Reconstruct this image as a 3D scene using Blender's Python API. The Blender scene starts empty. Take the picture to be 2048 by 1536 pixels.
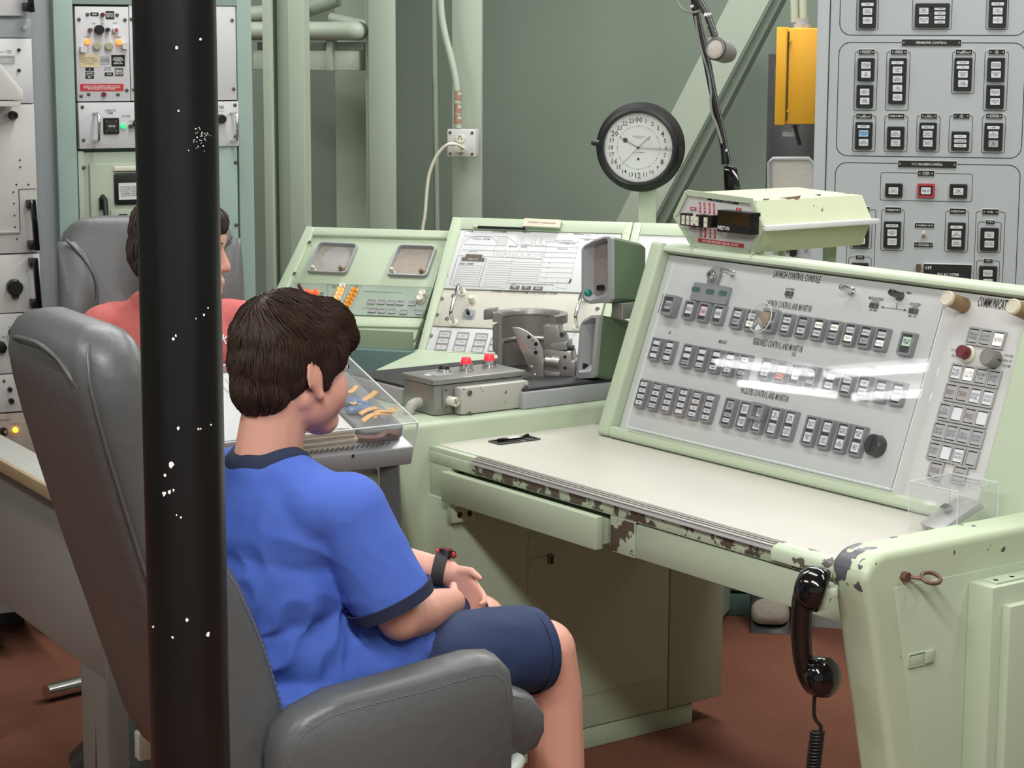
import bpy, bmesh, math, random
from math import sin, cos, pi, radians as rad
from mathutils import Vector as V, Matrix, noise
random.seed(7)
sc = bpy.context.scene
# ---------------------------------------------------------------- camera, world, lights, exposure
H = 1.6; FP = 4153.0; PT = rad(9.25); RO = 0.0038
cR = V((1, 0, 0)); cU = V((0, sin(PT), cos(PT))); cF = V((0, cos(PT), -sin(PT)))
cX = cR*cos(RO) + cU*sin(RO); cY = -cR*sin(RO) + cU*cos(RO); CAM = V((0, 0, H))
cd = bpy.data.cameras.new('camera'); co = bpy.data.objects.new('camera', cd); sc.collection.objects.link(co)
m = Matrix.Identity(4)
for i in range(3):
    m[i][0] = cX[i]; m[i][1] = cY[i]; m[i][2] = -cF[i]; m[i][3] = CAM[i]
co.matrix_world = m
cd.sensor_fit = 'HORIZONTAL'; cd.sensor_width = 36; cd.lens = FP/2048*36; cd.clip_start = 0.05; cd.clip_end = 100
sc.camera = co
w = bpy.data.worlds.new('room_air'); sc.world = w; w.use_nodes = True
w.node_tree.nodes['Background'].inputs[0].default_value = (0.86, 0.95, 0.9, 1)
w.node_tree.nodes['Background'].inputs[1].default_value = 0.38
sc.view_settings.view_transform = 'Standard'; sc.view_settings.look = 'None'
sc.view_settings.exposure = -0.12; sc.view_settings.gamma = 1.0; sc.view_settings.use_curve_mapping = False

def area_light(loc, sx, sy, rz, energy, tilt=0.0, col=(1.0, 1.0, 0.985)):
    d = bpy.data.lights.new('ceiling_tube_light', 'AREA'); d.shape = 'RECTANGLE'; d.size = sx; d.size_y = sy
    d.energy = energy; d.color = col
    o = bpy.data.objects.new('ceiling_tube_light', d); sc.collection.objects.link(o)
    o.location = loc; o.rotation_euler = (tilt, 0, rz); return o
LK = 1.0
area_light((-0.25, 1.45, 2.72), 1.3, 0.30, rad(-50), 70*LK)
area_light((0.6, 0.3, 2.72), 1.3, 0.30, rad(-50), 62*LK)
area_light((1.9, 2.9, 2.72), 1.3, 0.30, rad(-50), 17*LK)
area_light((0.1, 3.6, 2.72), 1.3, 0.30, rad(-50), 17*LK)
area_light((1.4, 4.6, 2.72), 1.3, 0.30, rad(-50), 22*LK)
area_light((-0.7, 5.0, 2.72), 1.3, 0.30, rad(-50), 22*LK)
area_light((-2.0, 2.6, 2.72), 1.3, 0.30, rad(-50), 30*LK)
area_light((0.6, 6.3, 2.72), 1.3, 0.30, rad(-50), 48*LK)
area_light((-1.6, 6.4, 2.72), 1.3, 0.30, rad(-50), 36*LK)
area_light((2.4, 6.0, 2.72), 1.3, 0.30, rad(-50), 28*LK)

# ---------------------------------------------------------------- frames and pixel rays
def ray(u, v): return cF + cX*((u-1024)/FP) - cY*((v-768)/FP)
def hit(u, v, o, n):
    d = ray(u, v); return CAM + d*((V(o)-CAM).dot(n)/d.dot(n))
class Fr:
    def __init__(s, o, ex, ey):
        s.o = V(o); s.ex = V(ex).normalized(); s.ey = V(ey).normalized(); s.n = s.ex.cross(s.ey)
    def pt(s, x, y, z=0): return s.o + s.ex*x + s.ey*y + s.n*z
    def px(s, u, v, h=0):
        q = hit(u, v, s.o + s.n*h, s.n) - s.o; return q.dot(s.ex), q.dot(s.ey)
    def sub(s, x, y, z=0, rot=0):
        return Fr(s.pt(x, y, z), s.ex*cos(rot)+s.ey*sin(rot), -s.ex*sin(rot)+s.ey*cos(rot))
def hdir(x, y):
    d = ray(x, y); d.z = 0; return d.normalized()
EZ = V((0, 0, 1))
WF = Fr((0, 0, 0), (1, 0, 0), (0, 1, 0))          # world, normal up
E1 = V((.584, -.812, 0)).normalized(); E2 = V((-E1.y, E1.x, 0))
LO = V((.211, 4.581, 0))
def L(s, t, z): return LO + E1*s + E2*t + EZ*z
LH = Fr(LO, E1, E2)                                  # launch console plan frame (x=s, y=t, z up)
def Fs(s): return Fr(LO+E1*s, E2, EZ)                # vertical plane facing +E1 (towards us)
def Ft(t): return Fr(LO+E2*t, E1, EZ)                # vertical plane facing -E2
TU = rad(20)
LP = Fr(L(0, 0, .74), E1, E2*sin(TU)+EZ*cos(TU))     # sloping control panel

# ---------------------------------------------------------------- materials
MATS = {}
def lin(c):
    if isinstance(c, str): c = tuple(int(c[i:i+2], 16) for i in (0, 2, 4))
    return tuple((x/255/12.92 if x/255 <= .04045 else ((x/255+.055)/1.055)**2.4) for x in c)
def mat(name, col, rough=.5, metal=0, var=.06, scale=9, bump=0, bscale=60, spec=.5, emit=0, coat=0, kind=None, col2=None, thr=.6, cscale=22):
    m = bpy.data.materials.new(name); m.use_nodes = True; nt = m.node_tree; N = nt.nodes; K = nt.links
    b = N['Principled BSDF']; c = lin(col)
    b.inputs['Roughness'].default_value = rough; b.inputs['Metallic'].default_value = metal
    b.inputs['Specular IOR Level'].default_value = spec; b.inputs['Coat Weight'].default_value = coat
    tc = N.new('ShaderNodeTexCoord')
    nz = N.new('ShaderNodeTexNoise'); nz.inputs['Scale'].default_value = scale; nz.inputs['Detail'].default_value = 4
    K.new(tc.outputs['Object'], nz.inputs['Vector'])
    mx = N.new('ShaderNodeMix'); mx.data_type = 'RGBA'
    mx.inputs[6].default_value = tuple(max(0, x*(1-var)) for x in c)+(1,)
    mx.inputs[7].default_value = tuple(min(1, x*(1+var)) for x in c)+(1,)
    K.new(nz.outputs['Fac'], mx.inputs[0]); out = mx.outputs[2]
    if col2:                                          # chipped paint showing what is under it
        n2 = N.new('ShaderNodeTexNoise'); n2.inputs['Scale'].default_value = cscale; n2.inputs['Detail'].default_value = 6
        n2.inputs['Roughness'].default_value = .62
        K.new(tc.outputs['Object'], n2.inputs['Vector'])
        r2 = N.new('ShaderNodeValToRGB'); r2.color_ramp.elements[0].position = thr; r2.color_ramp.elements[1].position = thr+.015
        K.new(n2.outputs['Fac'], r2.inputs[0])
        m2 = N.new('ShaderNodeMix'); m2.data_type = 'RGBA'; K.new(r2.outputs[0], m2.inputs[0]); K.new(out, m2.inputs[6])
        m2.inputs[7].default_value = lin(col2)+(1,); out = m2.outputs[2]
    K.new(out, b.inputs['Base Color'])
    if bump:
        n3 = N.new('ShaderNodeTexNoise'); n3.inputs['Scale'].default_value = bscale; n3.inputs['Detail'].default_value = 5
        K.new(tc.outputs['Object'], n3.inputs['Vector'])
        bp = N.new('ShaderNodeBump'); bp.inputs['Strength'].default_value = bump; bp.inputs['Distance'].default_value = .004
        K.new(n3.outputs['Fac'], bp.inputs['Height']); K.new(bp.outputs[0], b.inputs['Normal'])
    if emit:
        b.inputs['Emission Color'].default_value = c+(1,); b.inputs['Emission Strength'].default_value = emit
    MATS[name] = m; return m
def glass(name, tint=(1, 1, 1), alpha=.08, rough=.02, ior=1.49):
    m = bpy.data.materials.new(name); m.use_nodes = True; nt = m.node_tree; N = nt.nodes; K = nt.links
    for n in list(N): N.remove(n)
    o = N.new('ShaderNodeOutputMaterial'); t = N.new('ShaderNodeBsdfTransparent'); t.inputs[0].default_value = tint+(1,)
    g = N.new('ShaderNodeBsdfGlossy'); g.inputs['Roughness'].default_value = rough
    d = N.new('ShaderNodeBsdfDiffuse'); d.inputs[0].default_value = (.75, .78, .78, 1)
    nz = N.new('ShaderNodeTexNoise'); nz.inputs['Scale'].default_value = 7; nz.inputs['Detail'].default_value = 5
    mr = N.new('ShaderNodeMapRange'); mr.inputs[3].default_value = alpha*.6; mr.inputs[4].default_value = alpha*1.4
    K.new(nz.outputs['Fac'], mr.inputs[0])
    lw = N.new('ShaderNodeLayerWeight'); lw.inputs['Blend'].default_value = .5
    pw = N.new('ShaderNodeMath'); pw.operation = 'POWER'; pw.inputs[1].default_value = 4.0; K.new(lw.outputs['Facing'], pw.inputs[0])
    fr = N.new('ShaderNodeMath'); fr.operation = 'MULTIPLY_ADD'; fr.inputs[1].default_value = .6; fr.inputs[2].default_value = .028; K.new(pw.outputs[0], fr.inputs[0])
    a = N.new('ShaderNodeMixShader'); b = N.new('ShaderNodeMixShader')
    K.new(mr.outputs[0], a.inputs[0]); K.new(t.outputs[0], a.inputs[1]); K.new(d.outputs[0], a.inputs[2])
    K.new(fr.outputs[0], b.inputs[0]); K.new(a.outputs[0], b.inputs[1]); K.new(g.outputs[0], b.inputs[2])
    K.new(b.outputs[0], o.inputs[0]); MATS[name] = m
G1 = 'BED09E'
mat('green', 'B5C2A8', .42, var=.03, bump=.05, bscale=25)
mat('green_chip', 'B5C2A8', .45, col2='57524A', thr=.56, cscale=26, bump=.06, bscale=20)
mat('green_chip_light', 'B5C2A8', .45, col2='4E4B46', thr=.685, cscale=16, bump=.06, bscale=20)
mat('green_rust', 'CDD6B4', .4, col2='8A6A5C', thr=.655, cscale=14)
mat('screw_steel', '6F6C66', .35, metal=.5)
mat('chip_brown', '7A5C50', .7)
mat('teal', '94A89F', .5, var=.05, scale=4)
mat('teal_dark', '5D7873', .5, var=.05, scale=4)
mat('sage', '98A592', .5, var=.04, scale=5)
mat('column', 'A2AC9C', .5, var=.05, scale=3)
mat('wall', '869485', .5, var=.05, scale=2, bump=.05, bscale=6)
mat('ceiling', 'C9CDC4', .8)
mat('post_grey', '93999A', .5, var=.04, scale=3)
mat('rack_grey', 'B4BABC', .45, var=.015, scale=2)
mat('panel_white', 'C9C9CB', .45, var=.02, scale=4)
mat('panel_dirty', 'C3C2BE', .5, var=.10, scale=5)
mat('beige', 'C3BFB4', .5, var=.04, scale=4)
mat('lcc_panel', 'C2C5C3', .38, metal=.0, var=.06, scale=7)
mat('lcc_edge', 'A5A8AB', .35, metal=.3, var=.1, scale=12)
mat('comm_panel', 'C6C6C3', .42, var=.02, scale=4)
mat('desktop', 'C6C3B9', .32, var=.025, scale=3, bump=.03, bscale=12)
mat('steel', 'ADADAC', .35, metal=.25, var=.12, scale=14)
mat('cast', '96938D', .36, metal=.5, var=.15, scale=12, bump=.15, bscale=70)
mat('polished', 'C9C2BB', .25, metal=.8, var=.12, scale=10)
mat('chrome', 'D8D8D8', .12, metal=1, var=.02)
mat('box_grey', '8C8D88', .34, metal=.35, var=.1, scale=14, bump=.15, bscale=14)
mat('box_light', 'AEADA4', .42, var=.05, col2='4A3C36', thr=.655, cscale=55, bump=.1, bscale=18)
mat('black', '161616', .4, var=.1)
mat('black_gloss', '0B0B0C', .12, var=.05, coat=.5)
mat('black_pole', '121212', .3, var=.25, scale=7, bump=.12, bscale=9, col2='C9C4B4', thr=.785, cscale=26)
mat('black_rough', '2B2B2B', .7, var=.3, scale=30)
mat('bezel', '85898C', .42, metal=.15, var=.08, scale=30)
mat('bezel_dark', '2E2E30', .5)
mat('legend', 'D8D9DC', .4, var=.08, scale=40)
mat('legend_hot', 'F2EEE4', .4, emit=.35)
mat('legend_dim', 'A7A9AA', .4, var=.1, scale=30)
mat('legend_blue', '8DB4D4', .4, emit=.15)
mat('legend_green', 'C4DCC8', .4)
mat('legend_pink', 'E2C6C4', .4)
mat('legend_red', 'D98070', .4, emit=.25)
mat('lens_grey', 'A8A29F', .3, var=.12, scale=50)
mat('ink', '26282B', .6)
mat('ink_soft', '6A6D70', .6)
mat('ink_brown', '8F8377', .6)
mat('white_ink', 'ECECEC', .6)
mat('paper', 'CFD0D1', .6, var=.02)
mat('paper_old', 'CFC8B4', .7, var=.12, scale=20)
mat('paper_edge', 'B5A98F', .8, var=.3, scale=60)
mat('board_grey', 'BFC3C2', .6)
mat('brown_tag', '5C554C', .6)
mat('red', 'B8343A', .45)
mat('red_cap', 'FF3B4A', .35, emit=.15)
mat('yellow', 'E2A423', .4, var=.03)
mat('orange_lamp', 'F0602F', .3, emit=.5)
mat('amber_on', 'FF9A48', .3, emit=.9)
mat('amber_soft', 'F7B070', .3, emit=.35)
mat('amber_off', 'D98A22', .35, emit=.1)
mat('cream', 'D6D2C0', .4)
mat('green_on', '35D070', .3, emit=1.2)
mat('yellow_on', 'D8E020', .3, emit=.8)
mat('speaker_green', '60735A', .45, var=.06, scale=6, col2='B9C4B0', thr=.74, cscale=20)
mat('mesh_tan', '9E958B', .8, var=.3, scale=120)
mat('teal_button', '0E8069', .25)
mat('leather', '5C5E5E', .40, var=.08, scale=6, bump=.32, bscale=40)
mat('stitch', '84868A', .7)
mat('skin', 'D9A08C', .5, var=.07, scale=7, bump=.03, bscale=70)
mat('lips', 'C97C72', .5)
mat('shirt', '4867C0', .85, var=.07, scale=9, bump=.12, bscale=160)
mat('navy', '212B45', .85, var=.1, bump=.12, bscale=160)
mat('shorts', '1F2F52', .8, var=.1, scale=8, bump=.12, bscale=140)
mat('shirt_red', 'C86A66', .85, var=.12, scale=8, bump=.15, bscale=80)
mat('wall_trim', 'A9B4AC', .5)
mat('wood', '9C8A6A', .6, var=.2, scale=20)
mat('mesh_back', 'C0B9B2', .8, var=.2, scale=150)
mat('binder_orange', 'D89A3A', .4)
mat('binder_blue', '3A5C86', .45, var=.4, scale=60, col2='C8D4E0', thr=.6, cscale=60)
mat('cushion_grey', '6E7172', .6, var=.25, scale=12)
mat('maroon', '6B2A33', .3)
mat('brown_post', '8C7350', .5, var=.2, scale=30)
mat('knob_grey', '7E7D76', .5)
mat('gun', '4A4A4A', .3, metal=.6)
mat('display', '241C05', .12)
mat('rust', '6E5349', .5, metal=.4)
mat('tape_rust', '9A7462', .6, col2='A9B8A4', thr=.55, cscale=60)
mat('tube', 'FFFFFF', .3, emit=15)
mat('line_grey', '8C9094', .6)
mat('cable_grey', '8E9088', .5)
mat('table_top', 'A9ABA3', .5, var=.08, scale=12)
mat('green_chip_heavy', 'B5C2A8', .45, col2='5A4C42', thr=.49, cscale=26, bump=.06, bscale=20)
mat('hair', '35261C', .6, var=.5, scale=30, spec=.3)
mat('hair2', '3A2C24', .6, var=.3, scale=30)
mat('eye_white', 'E8E4E0', .3)
mat('steel_paint', 'A3A6A8', .35, metal=.25, var=.06, scale=12)
mat('eraser_green', '8DB88A', .5)
mat('teal2', '95A394', .5, var=.05, scale=6)
mat('stand_dark', '4F5150', .45)
mat('paper_ridge', 'D4D2C8', .5, var=.03)
mat('dial_white', 'E2E2E0', .4, var=.01)
mat('sage2', 'A2AE9B', .5, var=.03, scale=5)
mat('lens_lamp', 'A9A58C', .25)
mat('label_cream', 'D8C79C', .6)
mat('panel_brown', 'A69A8C', .5, var=.06)
mat('amber_hot', 'FFA030', .3, emit=3)
mat('white_hood', 'D2D2CC', .45)
mat('table_grey', '8B8C86', .45, var=.04, bump=.1, bscale=18)
mat('bracket_white', 'C9CFC4', .4)
glass('clock_glass', alpha=.02)
mat('lamp_green', '2E5A4E', .2)
glass('clear', alpha=.018)
glass('clear_dome', alpha=.06)
glass('clear_case', alpha=.05)
mat('edge_clear', 'D5DCDA', .2)
# carpet: brick red with a fine diagonal weave
def carpet():
    m = mat('carpet', '84503A', .95, var=.1, scale=6); nt = m.node_tree; N = nt.nodes; K = nt.links; b = N['Principled BSDF']
    tc = N.new('ShaderNodeTexCoord'); mp = N.new('ShaderNodeMapping'); mp.inputs['Rotation'].default_value = (0, 0, rad(38))
    K.new(tc.outputs['Object'], mp.inputs[0])
    wv = N.new('ShaderNodeTexWave'); wv.inputs['Scale'].default_value = 38; wv.inputs['Distortion'].default_value = 2.2
    wv.inputs['Detail'].default_value = 3; wv.inputs['Detail Scale'].default_value = 3
    K.new(mp.outputs[0], wv.inputs[0])
    src = b.inputs['Base Color'].links[0].from_socket
    mx = N.new('ShaderNodeMix'); mx.data_type = 'RGBA'; mx.blend_type = 'MULTIPLY'; mx.inputs[0].default_value = 1
    cr = N.new('ShaderNodeValToRGB'); cr.color_ramp.elements[0].color = (.62, .6, .6, 1); cr.color_ramp.elements[1].color = (1.1, 1.1, 1.1, 1)
    K.new(wv.outputs['Fac'], cr.inputs[0]); K.new(src, mx.inputs[6]); K.new(cr.outputs[0], mx.inputs[7]); K.new(mx.outputs[2], b.inputs['Base Color'])
    bp = N.new('ShaderNodeBump'); bp.inputs['Strength'].default_value = .6; bp.inputs['Distance'].default_value = .004
    K.new(wv.outputs['Fac'], bp.inputs['Height']); K.new(bp.outputs[0], b.inputs['Normal'])
carpet()

# ---------------------------------------------------------------- mesh builder
TXT = {}
def text_geo(s):
    if s in TXT: return TXT[s]
    c = bpy.data.curves.new('lettering', 'FONT'); c.body = s; c.size = 1; c.resolution_u = 1; c.offset = .012; c.fill_mode = 'FRONT'
    o = bpy.data.objects.new('lettering', c); me = o.to_mesh()
    vs = [v.co.copy() for v in me.vertices]; fs = [list(p.vertices) for p in me.polygons]
    o.to_mesh_clear(); bpy.data.objects.remove(o); bpy.data.curves.remove(c)
    if vs:
        x0 = min(v.x for v in vs); x1 = max(v.x for v in vs)
    else: x0 = 0; x1 = 1
    TXT[s] = (vs, fs, x0, x1); return TXT[s]
class MB:
    def __init__(s): s.v = []; s.f = []; s.m = []; s.mn = []
    def mi(s, name):
        if name not in s.mn: s.mn.append(name)
        return s.mn.index(name)
    def add(s, vs, fs, m):
        b = len(s.v); s.v += [V(x) for x in vs]; k = s.mi(m)
        for f in fs: s.f.append([b+i for i in f]); s.m.append(k)
        return s
    def box(s, fr, x0, x1, y0, y1, z0, z1, m):
        p = [fr.pt(x, y, z) for z in (z0, z1) for y in (y0, y1) for x in (x0, x1)]
        return s.add(p, [(0, 2, 3, 1), (4, 5, 7, 6), (0, 1, 5, 4), (2, 6, 7, 3), (0, 4, 6, 2), (1, 3, 7, 5)], m)
    def cbox(s, fr, x, y, w_, h_, z0, z1, m): return s.box(fr, x-w_/2, x+w_/2, y-h_/2, y+h_/2, z0, z1, m)
    def prism(s, fr, pts, z0, z1, m, cap0=True, cap1=True):
        ar = sum(pts[i][0]*pts[(i+1) % len(pts)][1]-pts[(i+1) % len(pts)][0]*pts[i][1] for i in range(len(pts)))
        if (ar < 0) != (z1 < z0): pts = pts[::-1]
        n = len(pts); p = [fr.pt(x, y, z0) for x, y in pts]+[fr.pt(x, y, z1) for x, y in pts]
        f = [(i, (i+1) % n, n+(i+1) % n, n+i) for i in range(n)]
        if cap0: f.append(tuple(range(n))[::-1])
        if cap1: f.append(tuple(range(n, 2*n)))
        return s.add(p, f, m)
    def rr(s, fr, cx, cy, w_, h_, r, z0, z1, m, seg=3):
        return s.prism(fr, rrpts(cx, cy, w_, h_, r, seg), z0, z1, m)
    def rring(s, fr, cx, cy, w_, h_, r, t, z0, z1, m, seg=3, taper=0):
        a = rrpts(cx, cy, w_, h_, r, seg); b = rrpts(cx, cy, w_-2*t, h_-2*t, max(r-t*.6, .0005), seg); n = len(a)
        a2 = rrpts(cx, cy, w_-2*taper, h_-2*taper, r, seg)
        p = [fr.pt(x, y, z0) for x, y in a]+[fr.pt(x, y, z1) for x, y in a2]+[fr.pt(x, y, z1) for x, y in b]+[fr.pt(x, y, z0) for x, y in b]
        f = []
        for i in range(n):
            j = (i+1) % n
            for k in range(4): f.append((k*n+i, k*n+j, ((k+1) % 4)*n+j, ((k+1) % 4)*n+i))
        return s.add(p, f, m)
    def cyl(s, fr, x, y, z0, z1, r, m, r2=None, seg=16):
        r2 = r if r2 is None else r2
        p = [fr.pt(x+r*cos(2*pi*i/seg), y+r*sin(2*pi*i/seg), z0) for i in range(seg)]
        p += [fr.pt(x+r2*cos(2*pi*i/seg), y+r2*sin(2*pi*i/seg), z1) for i in range(seg)]
        f = [(i, (i+1) % seg, seg+(i+1) % seg, seg+i) for i in range(seg)]+[tuple(range(seg))[::-1], tuple(range(seg, 2*seg))]
        return s.add(p, f, m)
    def lathe(s, fr, x, y, prof, m, seg=20, a0=0, a1=2*pi):
        full = abs(a1-a0-2*pi) < 1e-6; k = seg if full else seg+1
        p = []
        for r, z in prof:
            for i in range(k):
                a = a0+(a1-a0)*i/seg; p.append(fr.pt(x+r*cos(a), y+r*sin(a), z))
        f = []
        for j in range(len(prof)-1):
            for i in range(seg):
                i2 = (i+1) % k; f.append((j*k+i, j*k+i2, (j+1)*k+i2, (j+1)*k+i))
        if full:
            if prof[0][0] > 1e-6: f.append(tuple(range(k))[::-1])
            if prof[-1][0] > 1e-6: f.append(tuple((len(prof)-1)*k+i for i in range(k)))
        return s.add(p, f, m)
    def tube(s, pts, r, m, seg=8, close=False):
        pts = [V(p) for p in pts]; n = len(pts); P = []; prev = None
        for i, p in enumerate(pts):
            d = (pts[(i+1) % n if close else min(i+1, n-1)]-pts[(i-1) % n if close else max(i-1, 0)]).normalized()
            if prev is None: a = d.orthogonal().normalized()
            else: a = (prev-d*prev.dot(d)).normalized()
            prev = a; b = d.cross(a); rr_ = r[i] if isinstance(r, (list, tuple)) else r
            P += [p+(a*cos(2*pi*k/seg)+b*sin(2*pi*k/seg))*rr_ for k in range(seg)]
        f = []
        for i in range(n if close else n-1):
            j = (i+1) % n
            for k in range(seg): f.append((i*seg+k, i*seg+(k+1) % seg, j*seg+(k+1) % seg, j*seg+k))
        if not close: f += [tuple(range(seg))[::-1], tuple((n-1)*seg+k for k in range(seg))]
        return s.add(P, f, m)
    def bar(s, a, b, w_, h_, up, m):
        a = V(a); b = V(b); d = (b-a); fr = Fr(a, d, V(up).cross(d) if False else (V(up)-d*(V(up).dot(d)/d.length_squared)))
        return s.box(fr, 0, d.length, -w_/2, w_/2, -h_/2, h_/2, m)
    def sph(s, c, r, m, seg=14, ring=8, fr=None):
        fr = fr or WF; c = V(c); rx, ry, rz = (r, r, r) if not isinstance(r, (tuple, list)) else r
        p = [c+fr.n*rz]; f = []
        for j in range(1, ring):
            th = pi*j/ring
            for i in range(seg):
                a = 2*pi*i/seg; p.append(c+fr.ex*(rx*sin(th)*cos(a))+fr.ey*(ry*sin(th)*sin(a))+fr.n*(rz*cos(th)))
        p.append(c-fr.n*rz)
        for i in range(seg): f.append((0, 1+i, 1+(i+1) % seg))
        for j in range(ring-2):
            for i in range(seg):
                a = 1+j*seg; f.append((a+i, a+seg+i, a+seg+(i+1) % seg, a+(i+1) % seg))
        a = 1+(ring-2)*seg
        for i in range(seg): f.append((a+i, len(p)-1, a+(i+1) % seg))
        return s.add(p, f, m)
    def loft(s, secs, m, cap=True):
        n = len(secs[0]); p = [q for c in secs for q in c]; f = []
        for j in range(len(secs)-1):
            for i in range(n):
                f.append((j*n+i, j*n+(i+1) % n, (j+1)*n+(i+1) % n, (j+1)*n+i))
        if cap: f += [tuple(range(n))[::-1], tuple((len(secs)-1)*n+i for i in range(n))]
        return s.add(p, f, m)
    def text(s, fr, t, x, y, h, m='ink', z=.0006, w_=None, sx=1.0, rot=0, bold=0):
        lines = t.split('\n'); H_ = h*1.25
        for k, ln in enumerate(lines):
            vs, fs, x0, x1 = text_geo(ln)
            if not fs: continue
            sc_ = h/.70; sxx = sc_*sx
            if w_ and (x1-x0)*sxx > w_: sxx = w_/(x1-x0)
            yy = y+((len(lines)-1)/2-k)*H_-h/2
            ca, sa = cos(rot), sin(rot); pts = []
            for v in vs:
                a = (v.x-(x0+x1)/2)*sxx; b = v.y*sc_+yy-y
                pts.append(fr.pt(x+a*ca-b*sa, y+a*sa+b*ca, z))
            s.add(pts, fs, m)
        return s
def rrpts(cx, cy, w_, h_, r, seg=3):
    r = min(r, w_/2*.99, h_/2*.99); out = []
    for qx, qy, a0 in ((1, 1, 0), (-1, 1, pi/2), (-1, -1, pi), (1, -1, 3*pi/2)):
        for i in range(seg+1):
            a = a0+pi/2*i/seg; out.append((cx+qx*(w_/2-r)+r*cos(a), cy+qy*(h_/2-r)+r*sin(a)))
    return out
WL = {}
def finish(me, bevel, ang, segs=2):
    bm = bmesh.new(); bm.from_mesh(me)
    if bevel:
        bmesh.ops.recalc_face_normals(bm, faces=bm.faces)
        ed = [e for e in bm.edges if len(e.link_faces) == 2 and e.calc_face_angle(0) > rad(30)]
        bmesh.ops.bevel(bm, geom=ed, offset=bevel, segments=segs, affect='EDGES', clamp_overlap=True, profile=.5)
    a = rad(ang)
    for f in bm.faces: f.smooth = True
    for e in bm.edges:
        if len(e.link_faces) != 2 or e.calc_face_angle(0) > a: e.smooth = False
    bm.to_mesh(me); bm.free()
def mk(name, mb, parent=None, bevel=0, ang=38, segs=2, label=None, kind=None, recalc=True):
    lo = V([min(v[i] for v in mb.v) for i in range(3)]); hi = V([max(v[i] for v in mb.v) for i in range(3)]); c = (lo+hi)/2
    if parent is None: c.z = lo.z
    me = bpy.data.meshes.new(name); me.from_pydata([v-c for v in mb.v], [], mb.f)
    for n in mb.mn: me.materials.append(MATS[n])
    me.polygons.foreach_set('material_index', mb.m)
    if bevel or ang: finish(me, bevel, ang, segs)
    o = bpy.data.objects.new(name, me); sc.collection.objects.link(o); WL[o.name] = c
    if parent is not None:
        o.parent = parent; o.location = c-WL[parent.name]
    else: o.location = c
    if label: o['label'] = label
    if kind: o['kind'] = kind
    return o
def thing(name, loc, label, cat, group=None):
    o = bpy.data.objects.new(name, None); sc.collection.objects.link(o); o.location = loc; WL[o.name] = V(loc); o.empty_display_size = .1
    return tag(o, label, cat, group)
def tag(o, label, cat, group=None):
    o['label'] = label; o['category'] = cat
    if group: o['group'] = group
    return o
def screw(mb, fr, x, y, r=.005, m='screw_steel', h=.002):
    mb.lathe(fr, x, y, [(r, 0), (r*.85, h*.7), (r*.4, h), (0, h)], m, seg=8)
    mb.cbox(fr.sub(x, y, 0, random.random()*3), 0, 0, r*1.4, r*.25, h*.9, h*1.08, 'black')
def handle(mb, fr, x0, y0, x1, y1, out, r, m):
    a = fr.pt(x0, y0, 0); b = fr.pt(x0, y0, out*.7); d = fr.pt(x1, y1, out*.7); e = fr.pt(x1, y1, 0)
    dd = (e-a).normalized()*out*.3; n_ = fr.n*out
    mb.tube([a, a+n_*.7, a+n_*.9+dd*.3, a+n_+dd, e+n_-dd, e+n_*.9-dd*.3, e+n_*.7, e], r, m, seg=10)
# ---------------------------------------------------------------- the room
def setting(name, mb, **k):
    o = mk(name, mb, kind='structure', **k); return o
b = MB(); b.box(WF, -6.5, 5.5, -2.5, 9.2, -.05, 0, 'carpet'); setting('floor', b)
b = MB(); b.box(WF, -6.5, 5.5, -2.5, 9.2, 2.8, 2.85, 'ceiling'); setting('ceiling', b)
MF = Fr(hit(863, 651, (0, 5.7, 0), V((0, 1, 0))), -hdir(-12500, 140), EZ)     # direction of the middle row of consoles
EM = MF.ex.copy(); EN = V((-EM.y, EM.x, 0))                                    # EN runs away from us
BW = Fr((0, 8.3, 0), EM, EZ)
b = MB(); b.box(BW, -6.0, 5.5, 0, 2.8, -.1, 0, 'wall'); setting('wall_back', b)
b = MB(); b.box(WF, -6.5, -6.4, -2.5, 10, 0, 2.8, 'wall'); setting('wall_left', b)
b = MB(); b.box(WF, 5.4, 5.5, -2.5, 9.2, 0, 2.8, 'wall'); setting('wall_right', b)

# steel columns against the wall
def vplane(Y, u, v=300):                       # vertical plane parallel to the consoles through the pixel at depth Y
    return Fr(hit(u, v, (0, Y, 0), V((0, 1, 0))), EM, EZ)
def xs(fr, *us, v=300): return [fr.px(u, v)[0] for u in us]
def ztop(fr): return -fr.o.z, 2.79-fr.o.z
def column(name, u0, u1, Y, lab, lips=(), side=None, m='column'):
    fr = vplane(Y, u0); a, c = xs(fr, u0, u1); z0, z1 = ztop(fr)
    t = thing(name, fr.pt((a+c)/2, z0), lab, 'column')
    b = MB(); b.box(fr, a, c, z0, z1, -.02, 0, m); mk('flange', b, t, bevel=.002)
    b = MB(); b.box(fr, (a+c)/2-.01-(c-a)*.2, (a+c)/2+.01-(c-a)*.2, z0, z1, -.12, -.02, m); mk('web', b, t)
    if side:
        p, q = xs(fr, *side); b = MB(); b.box(fr, p, q, z0, z1, -.09, -.045, m); mk('side_channel', b, t, bevel=.004)
    return fr, t
column('steel_column', 528, 545, 6.9, 'narrow rounded light green steel post beside the teal rack', side=(545, 578))
column('steel_column', 579, 609, 6.9, 'second light green steel post from the teal rack, in front of the pipe shelf')
column('steel_column', 738, 789, 7.2, 'wide pale green steel column to the right of the pipe shelf', side=(722, 738))
column('steel_column', 904, 962, 7.3, 'pale green steel column carrying the grey power outlet box')
fr = vplane(7.9, 610); a, c = xs(fr, 672, 735); z0, z1 = ztop(fr)
b = MB(); b.box(fr, a, c, z0, z1, -.1, 0, 'sage'); o = mk('wall_post', b)
tag(o, 'dark green recessed wall post in the shadow under the pipe shelf', 'post')
fr = vplane(8.1, 560); a, c = xs(fr, 500, 672)
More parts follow.
